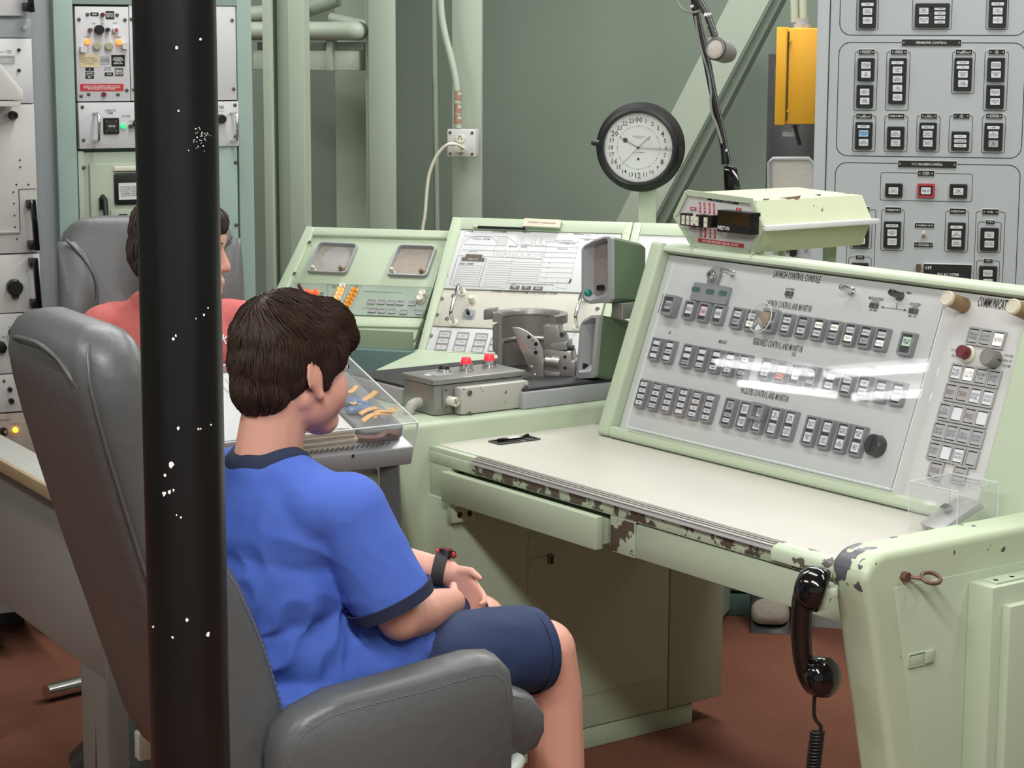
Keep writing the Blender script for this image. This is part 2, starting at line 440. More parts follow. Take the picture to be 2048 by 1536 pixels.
b = MB(); b.box(fr, a, c, z0-.0, z1, -.02, 0, 'wall'); o = mk('gap_panel', b)  # panel added where only a shaded gap lies, in plain wall colour
tag(o, 'wall green panel added for the shaded gap behind the columns under the pipe shelf', 'panel')
# shelf with thick pipes between the columns
fr = vplane(7.35, 510, 120); x0, x1 = xs(fr, 505, 719, v=120)
y0 = fr.px(650, 141)[1]; y1 = fr.px(650, 101)[1]; y2 = fr.px(650, 84)[1]; y3 = fr.px(650, 72)[1]
t = thing('pipe_shelf', fr.pt((x0+x1)/2, y0), 'light green steel shelf beam between the columns under the thick pipes', 'shelf')
b = MB(); b.box(fr, x0, x1, y0, y1, -.35, 0, 'column'); mk('beam', b, t, bevel=.004)
b = MB(); b.box(fr, x0, x1, y1, y2, -.30, -.04, 'column'); mk('ledge', b, t, bevel=.003)
for u in (661,):
    x = fr.px(u, 110)[0]; b = MB(); b.box(fr, x-.011, x+.011, y0, y3, -.04, .012, 'column'); mk('gusset', b, t, bevel=.002)
x = fr.px(648, 110)[0]; b = MB(); b.box(fr, x-.004, x+.004, y1, y3-.02, -.1, -.02, 'sage'); mk('gusset', b, t)
def pipe_run(name, u0, v0, u1, v1, r, dz, lab, curl=0):
    f2 = vplane(7.3+dz, u0, v0); a = f2.px(u0, v0); c = f2.px(u1, v1)
    P = [f2.pt(*a)]; e = f2.pt(*c); P.append(e)
    if curl:
        for k in range(1, 7):
            an = k/6*pi/2; P.append(e+EM*(curl*sin(an))-f2.n*(curl*(1-cos(an))))
        P.append(P[-1]-f2.n*.02)
    b = MB(); b.tube(P, r, 'column', seg=18); o = mk(name, b, ang=60); tag(o, lab, 'pipe'); return o
pipe_run('thick_pipe', 470, 62, 700, 62, .032, .05, 'thick light green pipe lying on the shelf beam', curl=.02)
pipe_run('thick_pipe', 470, 32, 612, 20, .03, .2, 'upper light green pipe sloping up above the shelf pipe', curl=0)
pipe_run('thick_pipe', 606, 21, 676, -4, .03, .2, 'curved end of light green pipe near the top of the picture', curl=.0)
pipe_run('thick_pipe', 660, 36, 735, 52, .02, .4, 'darker green pipe in the gap behind the shelf pipe', curl=.0)
# conduits and outlet
f2 = vplane(7.9, 872, 200); a = f2.px(868, 0); c = f2.px(874, 470)
b = MB(); b.tube([f2.pt(a[0], z1-.3), f2.pt(*a), f2.pt(*c), f2.pt(c[0], -f2.o.z+.1)], .0105, 'sage', seg=10)
tag(mk('conduit', b), 'straight thin green conduit on the wall left of the outlet column', 'conduit')
f2 = vplane(7.24, 930, 280)
ob = thing('outlet_box', f2.pt(*f2.px(930, 286)), 'grey metal power outlet box screwed to a pale green column', 'outlet')
x0, y1 = f2.px(902, 257); x1, y0 = f2.px(959, 314)
b = MB(); b.box(f2, x0, x1, y0, y1, 0, .045, 'panel_dirty'); mk('housing', b, ob, bevel=.006)
b = MB()
for (x, y) in ((x0+.012, y0+.012), (x1-.012, y0+.012), (x0+.012, y1-.012), (x1-.012, y1-.012)): screw(b, f2.sub(x, y, .045), 0, 0, .006)
mk('screw', b, ob, kind='stuff')
cx, cy = f2.px(929, 276)
for i, (u, v) in enumerate(((929, 276), (929, 298))):
    cx, cy = f2.px(u, v); b = MB(); b.rr(f2, cx, cy, .032, .028, .013, .045, .05, 'cream')
    for dx, dy, ww, hh in ((-.006, 0, .002, .009), (.006, 0, .002, .007), (0, .008, .005, .004)): b.cbox(f2, cx+dx, cy+dy, ww, hh, .0501, .0508, 'black')
    mk('socket', b, ob)
cx, cy = f2.px(930, 297)
b = MB(); b.rr(f2, cx, cy, .026, .022, .005, .05, .075, 'cream'); pl = mk('plug', b, None, bevel=.002)
tag(pl, 'cream power plug in the lower socket of the outlet box', 'plug')
pts = [f2.pt(*f2.px(u, v, h), h) for u, v, h in ((928, 297, .07), (915, 290, .10), (900, 288, .12), (885, 297, .12), (870, 318, .12), (858, 350, .12), (853, 390, .12), (850, 430, .12), (845, 460, .12), (842, 520, .12))]
def smooth(pts, n=4):
    out = []
    for i in range(len(pts)-1):
        p0 = pts[max(i-1, 0)]; p1 = pts[i]; p2 = pts[i+1]; p3 = pts[min(i+2, len(pts)-1)]
        for k in range(n):
            t_ = k/n; out.append(.5*((2*p1)+(p2-p0)*t_+(2*p0-5*p1+4*p2-p3)*t_*t_+(3*p1-p0-3*p2+p3)*t_**3))
    out.append(pts[-1]); return out
b = MB(); b.tube(smooth(pts), .006, 'cream', seg=8); tag(mk('power_cord', b), 'pale power cord looping from the outlet down behind the consoles', 'cord')
pts = [f2.pt(*f2.px(u, v, .03), .03) for u, v in ((880, -40), (882, 20), (890, 70), (903, 120), (912, 165), (915, 210), (916, 256))]
cnd = thing('conduit', pts[0], 'bent green conduit with worn taped bands running down into the outlet box', 'conduit')
b = MB(); b.tube(smooth(pts), .0125, 'column', seg=12); mk('pipe', b, cnd)
for v in (190, 216, 238):
    x, y = f2.px(915.5, v, .03); b = MB(); q = f2.pt(x, y, .03); b.cyl(Fr(q, f2.ex, -f2.n), 0, 0, -.016, .016, .0135, 'tape_rust', seg=14); mk('band', b, cnd)
# diagonal brace (web and flange)
f2 = vplane(7.6, 1400, 200)
def ppx(fr, pts, h=0): return [fr.px(u, v, h) for u, v in pts]
br = thing('diagonal_brace', f2.pt(*f2.px(1390, 250)), 'pale green diagonal steel brace crossing the back wall behind the clock', 'brace')
b = MB(); b.prism(f2, ppx(f2, ((1478, -40), (1560, -40), (1290, 470), (1218, 470))), -.012, 0, 'column'); mk('flange', b, br)
b = MB(); b.prism(f2, ppx(f2, ((1560, -40), (1578, -40), (1312, 470), (1290, 470))), -.16, -.06, 'wall'); mk('web', b, br)  # shadow on the web is put in by the darker wall colour
f2 = vplane(8.2, 1270, 20); cx, cy = f2.px(1269, 20); 
b = MB(); b.lathe(f2, cx, cy, [(.028, 0), (.028, .012), (.022, .02), (0, .022)], 'wall', seg=20); tag(mk('wall_plug', b), 'round painted plug on the green back wall near the top', 'plug')

# black floor-to-ceiling pole close to the camera
fr = Fr((-.386, 2.4, 0), (1, 0, 0), (0, 1, 0))
po = thing('black_pole', (-.386, 2.4, 0), 'thick glossy black steel pole with chipped paint in the foreground', 'pole')
b = MB(); b.cyl(fr, 0, 0, .012, 2.79, .0475, 'black_pole', seg=48); mk('pipe', b, po)
b = MB(); b.cyl(fr, 0, 0, 0, .012, .10, 'black', seg=32); mk('base_flange', b, po)
b = MB(); random.seed(3)
def fleck(u, v, r):
    d = ray(u, v); ox, oy = CAM.x+.386, CAM.y-2.4; A = d.x**2+d.y**2; B = ox*d.x+oy*d.y; Cc = ox*ox+oy*oy-.0477**2
    D = B*B-A*Cc
    if D < 0: return
    k = (-B-math.sqrt(D))/A; q = CAM+d*k; n = V((q.x+.386, q.y-2.4, 0)).normalized(); f = Fr(q, n.cross(EZ)*-1, EZ)
    pts = [(r*random.uniform(.5, 1.2)*cos(2*pi*i/7), r*random.uniform(.5, 1.5)*sin(2*pi*i/7)) for i in range(7)]
    b.prism(f, pts, -.0003, .0004, 'white_ink')
for u, v, r in ((353, 95, .0022), (401, 79, .0015), (357, 222, .0011), (343, 929, .0034), (328, 987, .0026), (339, 983, .0022), (347, 980, .0015), (330, 951, .0018), (353, 1030, .001), (362, 1035, .0014), (306, 1254, .002), (345, 1275, .0015), (416, 1269, .003), (374, 1240, .0018), (347, 677, .0018), (352, 671, .0014), (357, 857, .0018), (392, 637, .001), (416, 616, .0012), (408, 630, .0014), (397, 858, .0012), (401, 858, .0012), (422, 850, .001)): fleck(u, v, r)
for i in range(34): fleck(random.gauss(403, 9), random.gauss(278, 12), random.uniform(.0003, .0008))
mk('paint_chip', b, po, kind='stuff', ang=0, label='bare metal flecks in the black paint')

# ceiling light fixtures (long twin tubes)
def fixture(a, c, lab, on=True):
    a = V(a); c = V(c); d = (c-a); f = Fr(a, d, EZ.cross(d)); ln = d.length
    t = thing('ceiling_light', (a+c)/2+EZ*.1, lab, 'light', 'twin tube ceiling lights')
    b = MB(); b.box(f, -.03, ln+.03, -.11, .11, .05, .10, 'panel_white'); mk('housing', b, t, bevel=.004)
    for s in (-1, 1):
        b = MB(); g = Fr(f.pt(0, s*.085, .02), f.ey, f.n); b.cyl(g, 0, 0, 0, ln, .018, 'tube' if on else 'cream', seg=10); mk('tube', b, t)
fixture((-4.66, 5.67, 2.6), (-4.2, 5.15, 2.6), 'twin tube ceiling light mirrored as the left pair of bars in the clear cover')
fixture((-4.12, 5.06, 2.6), (-3.4, 4.5, 2.6), 'twin tube ceiling light mirrored as the right pair of bars in the clear cover')

# ---------------------------------------------------------------- launch control console
lc = thing('launch_console', L(.5, 0, 0), 'big light green control console with sloping grey switch panel and cream desktop', 'console')
SR = LP.px(2047, 714)[0]; SR2 = LP.px(1967, 1035)[0]; SRR = max(SR, SR2)
HT = .446                                            # slant height of the housing
# desktop with front strip
b = MB(); b.prism(LH, [(-.12, -.375), (1.2, -.375), (1.2, .06), (-.12, .06)], .722, .74, 'desktop'); mk('desktop', b, lc)
b = MB(); b.prism(LH, [(-.12, -.393), (.06, -.393), (.06, -.3755), (-.12, -.3755)], .70, .7395, 'green'); mk('desk_edge', b, lc, bevel=.004)
f = Fs(.05); b = MB()
b.prism(f, [(-.3755, .741), (-.385, .7405), (-.398, .736), (-.404, .728), (-.404, .727), (-.3755, .72)], 0, .93, 'steel')
for k in range(4): b.prism(f, [(-.378-.006*k, .7412-.0006*k*k), (-.381-.006*k, .7425-.0006*k*k), (-.3835-.006*k, .7412-.0006*k*k)], 0, .93, 'polished')
mk('desk_trim', b, lc, label='worn ribbed steel strip along the desk edge')
b = MB(); b.prism(f, [(-.3755, .741), (-.385, .7405), (-.398, .736), (-.404, .728), (-.404, .712), (-.3755, .70)], .93, 1.15, 'green_chip'); mk('desk_edge', b, lc)
# apron: frame with two drawers
f = Ft(-.395)
def boxf(fr, px0, px1, z0, z1, h0, h1, m, **k):
    b = MB(); b.box(fr, px0, px1, z0, z1, h0, h1, m); return b
b = MB(); b.box(f, -.12, .03, .703, .727, -.02, 0, 'green_chip_light'); b.box(f, .03, .9, .703, .727, -.02, 0, 'green_chip_heavy'); b.box(f, .9, 1.2, .703, .727, -.02, 0, 'green_chip'); b.box(f, -.12, -.035, .632, .703, -.02, 0, 'green')
b.box(f, .515, .592, .632, .703, -.02, 0, 'green_chip_heavy'); mk('apron', b, lc, bevel=.002, label='light green apron with paint worn to bare metal')
for (x0, x1, o, lab) in ((-.033, .505, .028, 'drawer slightly pulled open'), (.596, 1.198, .002, None)):
    b = MB(); b.box(f, x0, x1, .634, .70, -.02+o, o, 'green'); b.box(f, x0+.01, x1-.01, .640, .69, -.33+o, -.02+o, 'green'); mk('drawer', b, lc, bevel=.003, label=lab)
b = MB(); b.box(f, -.1, 1.19, .636, .638, -.36, -.021, 'green'); mk('drawer_bottom', b, lc)
# small power strip under the desk
g = Fs(-.024); cx, cy = g.px(918, 1025); b = MB(); b.cbox(g, cx, cy, .06, .032, 0, .02, 'green')
b.cyl(g, cx-.012, cy, .02, .0205, .007, 'black'); b.cyl(g, cx+.014, cy, .02, .0205, .007, 'black'); mk('outlet', b, lc, bevel=.002)
# end panels: slanting front, rounded edges
def endpanel(s0, s1, depth=.5, fr0=-.50):
    f = Fs(s0); z = .79; pf = lambda zz: fr0+.22*(.79-zz)
    pts = [(depth, .79), (pf(.79)+.055, .79)]
    for k in range(1, 6):
        a = k/6*pi/2; pts.append((pf(.79)+.055-.055*sin(a), .79-.055*(1-cos(a))))
    pts += [(pf(.70), .70), (pf(.4), .4), (pf(.0), .0), (depth, 0)]
    b = MB(); b.prism(f, pts, 0, s1-s0, 'green_arm'); return b
mat('green_arm', 'BCCAAB', .42, var=.03, bump=.07, bscale=16)
def arm_wear():
    m = MATS['green_arm']; nt = m.node_tree; N = nt.nodes; K = nt.links; bs = N['Principled BSDF']
    geo = N.new('ShaderNodeNewGeometry'); src = bs.inputs['Base Color'].links[0].from_socket
    masks = []
    for c, r in ((L(1.22, -.46, .78), .075), (L(1.22, -.51, .73), .05)):
        d = N.new('ShaderNodeVectorMath'); d.operation = 'DISTANCE'; d.inputs[1].default_value = c; K.new(geo.outputs['Position'], d.inputs[0])
        mr = N.new('ShaderNodeMapRange'); mr.inputs[1].default_value = r; mr.inputs[2].default_value = 0; K.new(d.outputs['Value'], mr.inputs[0]); masks.append(mr)
    mxm = N.new('ShaderNodeMath'); mxm.operation = 'MAXIMUM'; K.new(masks[0].outputs[0], mxm.inputs[0]); K.new(masks[1].outputs[0], mxm.inputs[1])
    nz = N.new('ShaderNodeTexNoise'); nz.inputs['Scale'].default_value = 32; nz.inputs['Detail'].default_value = 6; K.new(geo.outputs['Position'], nz.inputs['Vector'])
    ad = N.new('ShaderNodeMath'); ad.operation = 'MULTIPLY_ADD'; ad.inputs[1].default_value = .38; K.new(mxm.outputs[0], ad.inputs[0]); K.new(nz.outputs['Fac'], ad.inputs[2])
    gt = N.new('ShaderNodeMath'); gt.operation = 'GREATER_THAN'; gt.inputs[1].default_value = .70; K.new(ad.outputs[0], gt.inputs[0])
    mx = N.new('ShaderNodeMix'); mx.data_type = 'RGBA'; K.new(gt.outputs[0], mx.inputs[0]); K.new(src, mx.inputs[6]); mx.inputs[7].default_value = lin('56565C')+(1,)
    K.new(mx.outputs[2], bs.inputs['Base Color'])
arm_wear()
RS = 1.285
ep = mk('end_panel', endpanel(1.20, RS, .75, -.485), lc, bevel=.032, segs=5, ang=30, label='right end panel with paint worn off its corner')
b = endpanel(-.46, -.12, .33); b.mn = ['green']; mk('end_panel', b, lc, bevel=.04, segs=5, ang=30)
# inset door and latch on the right end panel
g = Fs(RS)
x0, z1_ = g.px(1794, 1172); x1, z1b = g.px(2060, 1127)
dr = MB(); zt = .728
dr.prism(g, [(-.413, zt), (.70, zt), (.70, .02), (-.413+.215*(zt-.02), .02)], -.012, .0018, 'green'); mk('door_panel', dr, lc, bevel=.0015)
def latch(g, u, v, w_=.062, m='green'):
    cx, cy = g.px(u, v); b = MB(); b.rring(g, cx, cy, w_, .024, .002, .002, 0.0018, .0045, 'green')
    b.cbox(g, cx-w_*.18, cy-.001, w_*.52, .017, .0018, .004, m); b.cbox(g, cx+w_*.27, cy+.001, w_*.28, .02, .0018, .0075, m); return mk('latch', b, lc, bevel=.001)
latch(g, 1840, 1316)
# eye bolt
ex, ez = g.px(1806, 1152)
eb = thing('eye_bolt', g.pt(ex, ez), 'small rusty eye bolt screwed into the right console arm', 'bolt')
b = MB(); b.cyl(g, ex, ez, .0, .012, .0085, 'rust', seg=6); mk('nut', b, eb)
b = MB(); q = g.pt(ex, ez, .0); q2 = q+g.ex*.018+g.n*.024-EZ*.002; b.tube([q, q2], .0032, 'rust', seg=8)
cc = q2+(g.ex*.8+g.n*.3).normalized()*.017; fa = Fr(cc, (g.ex+g.n*.2), EZ*.55-g.n*.8)
b.tube([fa.pt(.0165*cos(a*pi/8), .0125*sin(a*pi/8)) for a in range(16)], .0036, 'rust', seg=8, close=True); mk('ring', b, eb)
# under-desk pedestal (knee well side)
g = Fs(-.026)
tb = g.px(1338, 1300)[0]; te = g.px(1445, 1300)[0]
b = MB(); b.box(g, -.40, tb-.002, .052, .632, -.33, 0, 'green'); mk('pedestal', b, lc, bevel=.003)
b = MB(); b.box(g, tb+.002, te, .052, .632, -.33, 0, 'green'); mk('pedestal', b, lc, bevel=.003)
g2 = Fs(-.030); tp = g2.px(1385, 1440)[0]
b = MB(); b.box(g2, -.38, tp, 0, .05, -.3, 0, 'green'); mk('plinth', b, lc, bevel=.003)
dx, dz = g.px(1056, 1075)
b = MB(); b.rr(g, (dx+tb-.02)/2, .33, tb-.02-dx, .40, .012, 0, .0022, 'green'); mk('door_panel', b, lc, bevel=.001)
cx, cy = g.px(1080, 1122); b = MB(); b.cbox(g, cx, cy, .055, .02, .0022, .006, 'green'); b.cbox(g, cx+.024, cy+.002, .012, .022, .0022, .012, 'black'); mk('latch', b, lc, bevel=.001)
# housing behind the sloping panel
g = Fs(-.005); T2 = HT*sin(TU); Z2 = .74+HT*cos(TU)
def slp(y, h): q = LP.pt(0, y, h)-LO; return (q.dot(E2), q.z)
prof = [slp(.0, -.02), slp(HT-.02, -.02), slp(HT, -.012), (slp(HT, -.02)[0]+.03, Z2), (.46, .80), (.46, .725), (slp(0, -.02)[0], .725)]
b = MB(); b.prism(g, prof, 0, SRR+.12, 'green'); mk('housing', b, lc, ang=20)
def barp(x0, x1, y0, y1, h0, h1): 
    b = MB(); b.box(LP, x0, x1, y0, y1, h0, h1, 'green'); return b
mk('frame_rail', barp(-.008, .034, -.004, HT+.002, -.03, .026), lc, bevel=.010, segs=4, ang=30)
mk('frame_rail', barp(.034, SRR+.06, -.004, .022, -.03, .026), lc, bevel=.008, segs=4, ang=30)
# rolled top rail
b = MB(); pts = []
for k in range(9):
    a = -pi*.5+k/8*pi*1.1; pts.append((HT-.010+.013*cos(a)-.002, .004+.015*sin(a)))
pts2 = [slp(y, h) for y, h in [(.4275, -.03)]+[(y, h) for y, h in pts][::1]+[(HT-.02, -.03)]]
b.prism(Fs(.03), pts2, 0, SRR+.10, 'green'); mk('frame_rail', b, lc, ang=40)
for u, v in ((1393, 505), (1512, 520)):
    x, y = LP.px(u, v); b = MB(); b.tube([LP.pt(x-.002, HT+.004, .0), LP.pt(x-.001, HT+.003, .014), LP.pt(x+.002, HT-.006, .021), LP.pt(x+.006, HT-.016, .018)], .0012, 'green', seg=5); mk('rail_joint', b, lc)
# right side of housing (inner green wall right of communications panel)
b = MB(); b.prism(LP, [(SR, HT+.0), (SR2, -.0), (SR2+.2, -.0), (SR+.25, HT)], -.03, .03, 'green'); mk('frame_rail', b, lc, bevel=.008, segs=3)
# panels
XD = LP.px(1891.5, 593)[0]
b = MB(); b.box(LP, .036, XD-.0015, .0235, .4255, -.02, -.002, 'lcc_panel'); cp = mk('control_panel', b, lc)
b = MB(); b.prism(LP, [(XD+.0015, .0215), (SR2, .0215), (SR, .4255), (XD+.0015, .4255)], -.02, -.001, 'comm_panel'); mp_ = mk('communications_panel', b, lc)
# print on panels
def ptxt(b, fr, s, u0, v0, u1, v1, h, m='ink', z=.0008):
    a = V(fr.px(u0, v0)+(0,)); c = V(fr.px(u1, v1)+(0,)); d = c-a
    b.text(fr, s, (a.x+c.x)/2, (a.y+c.y)/2, h, m, z, w_=d.length, sx=9)
b = MB()
def t9(s, u0, v0, u1, v1, h, m='ink'): ptxt(b, LP, s, u0, v0, u1, v1, h, m, z=-.0012)
t9('LAUNCH CONTROL CONSOLE', 1547, 547, 1640, 559, .015)
t9('LAUNCH CONTROL AND MONITOR', 1532, 605, 1623, 617, .014)
t9('READINESS CONTROL AND MONITOR', 1506, 683, 1605, 697, .014)
t9('FACILITIES CONTROL AND MONITOR', 1481, 780, 1577, 797, .014)
t9('POWER', 1735, 735, 1750, 738, .008); t9('IGS', 1583, 707, 1591, 709, .008); t9('MISSILE', 1437, 682, 1452, 685, .007); t9('GS', 1336, 664, 1341, 665, .007)
t9('IN SYSTEMS', 1571, 577, 1588, 579, .005); t9('HR  MIN', 1570, 594, 1583, 596, .004)
t9('MISSILE BATTERIES', 1737, 595, 1766, 599, .006); t9('ACTIVATED', 1742, 602, 1758, 604, .005); t9('HR  MIN', 1738, 619, 1753, 621, .004)
t9('APS BATTERY', 1819, 607, 1841, 610, .006); t9('LONGER', 1823, 613, 1835, 615, .005); t9('MIN  SEC', 1816, 631, 1832, 634, .004)
t9('TEST', 1783, 580, 1790, 582, .004); t9('TIMERS', 1811, 584, 1822, 587, .004); t9('LAMP', 1757, 871, 1766, 872, .004)
p0 = LP.px(1763, 614); p1 = LP.px(1810, 620); p2 = LP.px(1794, 604); pm = LP.px(1791, 617)
for a_, c_ in ((p0, p1), (p2, pm)):
    A_ = LP.pt(*a_, -.0014); B_ = LP.pt(*c_, -.0014); b.bar(A_, B_, .0009, .0006, LP.n, 'ink')
b.prism(LP, [(p0[0]-.003, p0[1]), (p0[0]+.004, p0[1]+.0025), (p0[0]+.004, p0[1]-.0025)], -.0018, -.0010, 'ink')
b.prism(LP, [(p1[0]+.003, p1[1]), (p1[0]-.004, p1[1]+.0025), (p1[0]-.004, p1[1]-.0025)], -.0018, -.0010, 'ink')
mk('lettering', b, cp, ang=0)
b = MB(); ptxt(b, LP, 'COMMUNICATIONS', 1956, 602, 2033, 613, .019, z=0.0)
for s_, u, v in (('COMM', 1911, 700), ('ALARM', 1912, 711), ('DATA PHN', 2017, 711), ('RADIO SET', 2015, 721), ('VOLUME', 2012, 731)): ptxt(b, LP, s_, u-9, v-1, u+9, v+2, .005, 'ink_soft', 0)
mk('lettering', b, mp_, ang=0)
# switch modules: bezel plus legends; every legend window is its own sub-part
WORDS = ['ON', 'OFF', 'OPEN', 'CLOSED', 'RESET', 'TEST', 'HOLD', 'READY', 'LOW', 'HIGH', 'PRESS', 'TEMP', 'PUMP', 'VALVE', 'TANK', 'FUEL', 'OXID', 'SILO', 'GUIDANCE', 'ENABLE', 'LAUNCH', 'POWER', 'SUPPLY', 'ABORT', 'HAZARD', 'FAULT', 'STAGE I', 'STAGE II', 'AIR', 'WATER']
rw = random.Random(5)
def legend(fr, x, y, w_, h_, z0, z1, m, txt, parent, tm='ink', name='legend_window'):
    b = MB(); b.rr(fr, x, y, w_, h_, .0015, z0, z1, m, seg=2)
    if txt:
        n = txt.count('\n')+1; hh = min(h_*.62/(n*1.3), h_*.4); b.text(fr, txt, x, y, hh, tm, z1+.0003, w_=w_*.84, sx=1)
    return mk(name, b, parent)
def words(n): return '\n'.join(rw.choice(WORDS)+(' '+rw.choice(WORDS) if rw.random() < .4 else '') for _ in range(n))
def module(fr, x, y, w_, h_, wins, parent, bez='bezel', inner='bezel_dark', name='switch_module', lab=None, dep=.010, rise=0, r=.003):
    """wins: list of (cy, height, material, lines, widthfactor)"""
    b = MB(); b.rring(fr, x, y, w_, h_, r, w_*.14, -.002+rise, dep+rise, bez, taper=.0012)
    b.cbox(fr, x, y, w_*.76, h_-w_*.26, -.002+rise, dep*.55+rise, inner)
    o = mk(name, b, parent, ang=30, label=lab)
    for cy, hh, m_, n, wf in wins:
        legend(fr, x, y+cy, w_*wf*.93, hh*.86, dep*.4+rise, dep*.8+rise, m_, words(n) if n else '', o)
    return o
def rowpts(pts):
    q = [LP.px(*p) for p in pts]; ym = sum(a[1] for a in q)/len(q); return [(a[0], ym) for a in q]
def interp(p, q, n): return [(p[0]+(q[0]-p[0])*i/(n-1), p[1]+(q[1]-p[1])*i/(n-1)) for i in range(n)]
PW = .0345
x, y = LP.px(1345, 613); module(LP, x, y, .046, .048, [(0, .021, 'legend_dim', 1, .44)], lc, dep=.018, lab='large guarded grey pushbutton')
for i, (x, y) in enumerate(rowpts(((1383, 620), (1411, 626), (1440, 632)))): module(LP, x, y, PW+.001, .044, [(.002, .024, ('legend', 'legend_pink', 'legend')[i], 1, .6)], lc)
def H2(x, y, a='legend', c='legend', h=.048): module(LP, x, y, PW, h, [(.0085, .0135, a, 1, .64), (-.0085, .0135, c, 1, .64)], lc)
for i, (x, y) in enumerate(rowpts(((1478, 637), (1506, 642)))): H2(x, y, 'legend', ('legend_dim', 'legend_hot')[i])
r1 = rowpts(interp((1577, 649), (1766, 681), 7))
lit = [('legend', 'legend'), ('legend_dim', 'legend'), ('legend_hot', 'legend'), ('legend_hot', 'legend_dim'), ('legend', 'legend_hot'), ('legend', 'legend_dim'), ('legend', 'legend_hot')]
for (x, y), (a_, c_) in zip(r1, lit): H2(x, y, a_, c_)
x, y = LP.px(1817, 689); module(LP, x, y, .038, .048, [(.004, .021, 'legend_green', 2, .6)], lc, lab='grey module with pale green lit legend')
def H3(x, y, ms): module(LP, x, y, PW, .054, [(.0145-k*.0145, .0105, ms[k][0], ms[k][1], .66) for k in range(3)], lc)
W0 = ('legend', 0); W1 = ('legend', 1); D1 = ('legend_dim', 1)
for (x, y), ms in zip(rowpts(((1315, 699), (1341, 705))), ((W0, W1, W0), (W0, W1, W0))): H3(x, y, ms)
for (x, y), ms in zip(rowpts(interp((1378, 713), (1491, 734), 5)), ((W0, W0, D1), (W0, W0, W1), (W0, W0, W1), (W0, W0, W1), (W1, W1, D1))): H3(x, y, ms)
for i, (x, y) in enumerate(rowpts(interp((1536, 739), (1626, 757), 4))):
    if i == 3: module(LP, x, y, PW, .048, [(-.002, .026, 'legend_dim', 1, .62)], lc)
    elif i == 1: module(LP, x, y, PW, .048, [(.006, .014, 'legend', 2, .64), (-.010, .012, 'legend_red', 1, .64)], lc)
    elif i == 2: module(LP, x, y, PW, .048, [(0, .024, 'legend_hot', 2, .6)], lc)
    else: H2(x, y)
for i, (x, y) in enumerate(rowpts(interp((1665, 761), (1798, 792), 5))): H2(x, y, 'legend', 'legend', .048)
for i, (x, y) in enumerate(rowpts(interp((1288, 787), (1420.5, 818), 6))):
    module(LP, x, y, PW, .066, [(.0210-k*.0140, .0105, 'legend', 0 if (i == 3 and k == 3) else 2, .68) for k in range(4)], lc)
g2 = rowpts(interp((1461, 826), (1582, 851), 5))
for i, (x, y) in enumerate(g2):
    if i == 0: module(LP, x, y, PW, .063, [(.0145, .021, 'legend_dim', 3, .6), (-.006, .010, 'legend_dim', 1, .6), (-.018, .010, 'legend', 1, .6)], lc)
    else: module(LP, x, y, PW, .063, [(.0135, .023, 'legend', 3, .6), (-.0135, .023, 'legend', 3, .6)], lc)
x, y = g2[2]; b = MB(); b.rring(LP, x+.002, y+.013, .038, .036, .004, .006, .008, .020, 'bezel'); mk('switch_guard', b, lc)
for i, (x, y) in enumerate(rowpts(interp((1624, 862), (1718.6, 884), 4))): module(LP, x, y, PW, .063, [(.0135, .022, 'legend', 2, .6), (-.0135, .022, 'legend', 3, .6)], lc)
# lock plate with three green lamps
pp = ppx(LP, ((1385, 561), (1419, 567), (1424, 541), (1432, 534), (1441, 540), (1446, 572), (1471, 577), (1460, 612), (1376, 600)))
b = MB(); xA, yA = LP.px(1423, 588); b.rr(LP, xA, yA, .118, .040, .003, -.001, .006, 'bezel'); xL, yL = LP.px(1430, 553); b.rr(LP, xL+.002, (yL+yA)/2+.006, .034, abs(yL-yA)+.034, .016, -.001, .0055, 'bezel', seg=6)
lp_ = mk('lock_plate', b, lc, label='grey lock plate with three dark green lamps')
for u, v in ((1396, 580), (1424, 585), (1450, 588)):
    x, y = LP.px(u, v); b = MB(); b.rr(LP, x, y, .026, .011, .004, .005, .0072, 'lamp_green'); mk('lamp', b, lp_)
b = MB(); b.lathe(LP, xL, yL, [(.012, .004), (.012, .014), (.009, .018), (.004, .018), (.0035, .013), (0, .013)], 'chrome'); b.cbox(LP, xL, yL, .0015, .006, .013, .0185, 'black'); mk('key_lock', b, lp_)
# posts, toggles, timer windows
def post(u, v, r, ln, m, tip=None, lab=None, name='post', par=None):
    x, y = LP.px(u, v); b = MB(); b.lathe(LP, x, y, [(r*1.4, -.002), (r*1.4, .003), (r, .004), (r, ln-.003), (r*.8, ln), (r*.4, ln), (r*.35, ln-.003), (0, ln-.003)], m, seg=16); return mk(name, b, par or lc, label=lab)
post(1466, 548, .005, .035, 'chrome', name='toggle_switch'); post(1704, 583, .0065, .035, 'chrome', name='cover_post'); post(1800, 592, .007, .030, 'gun', name='toggle_switch')
for u, v in ((1578, 587), (1747.5, 611), (1826.5, 622)):
    x, y = LP.px(u, v); b = MB(); b.cbox(LP, x, y, .023, .010, -.001, .001, 'gun'); b.cbox(LP, x-.004, y, .008, .008, .001, .0016, 'bezel_dark'); b.cbox(LP, x+.006, y, .007, .008, .001, .0016, 'rust'); mk('timer_window', b, lc)
x, y = LP.px(1755, 893); b = MB(); b.lathe(LP, x, y, [(.022, -.002), (.021, .016), (.017, .02), (0, .02)], 'black', seg=24); b.cbox(LP, x, y, .008, .036, .018, .026, 'black'); mk('rotary_knob', b, lc, label='black rotary knob')
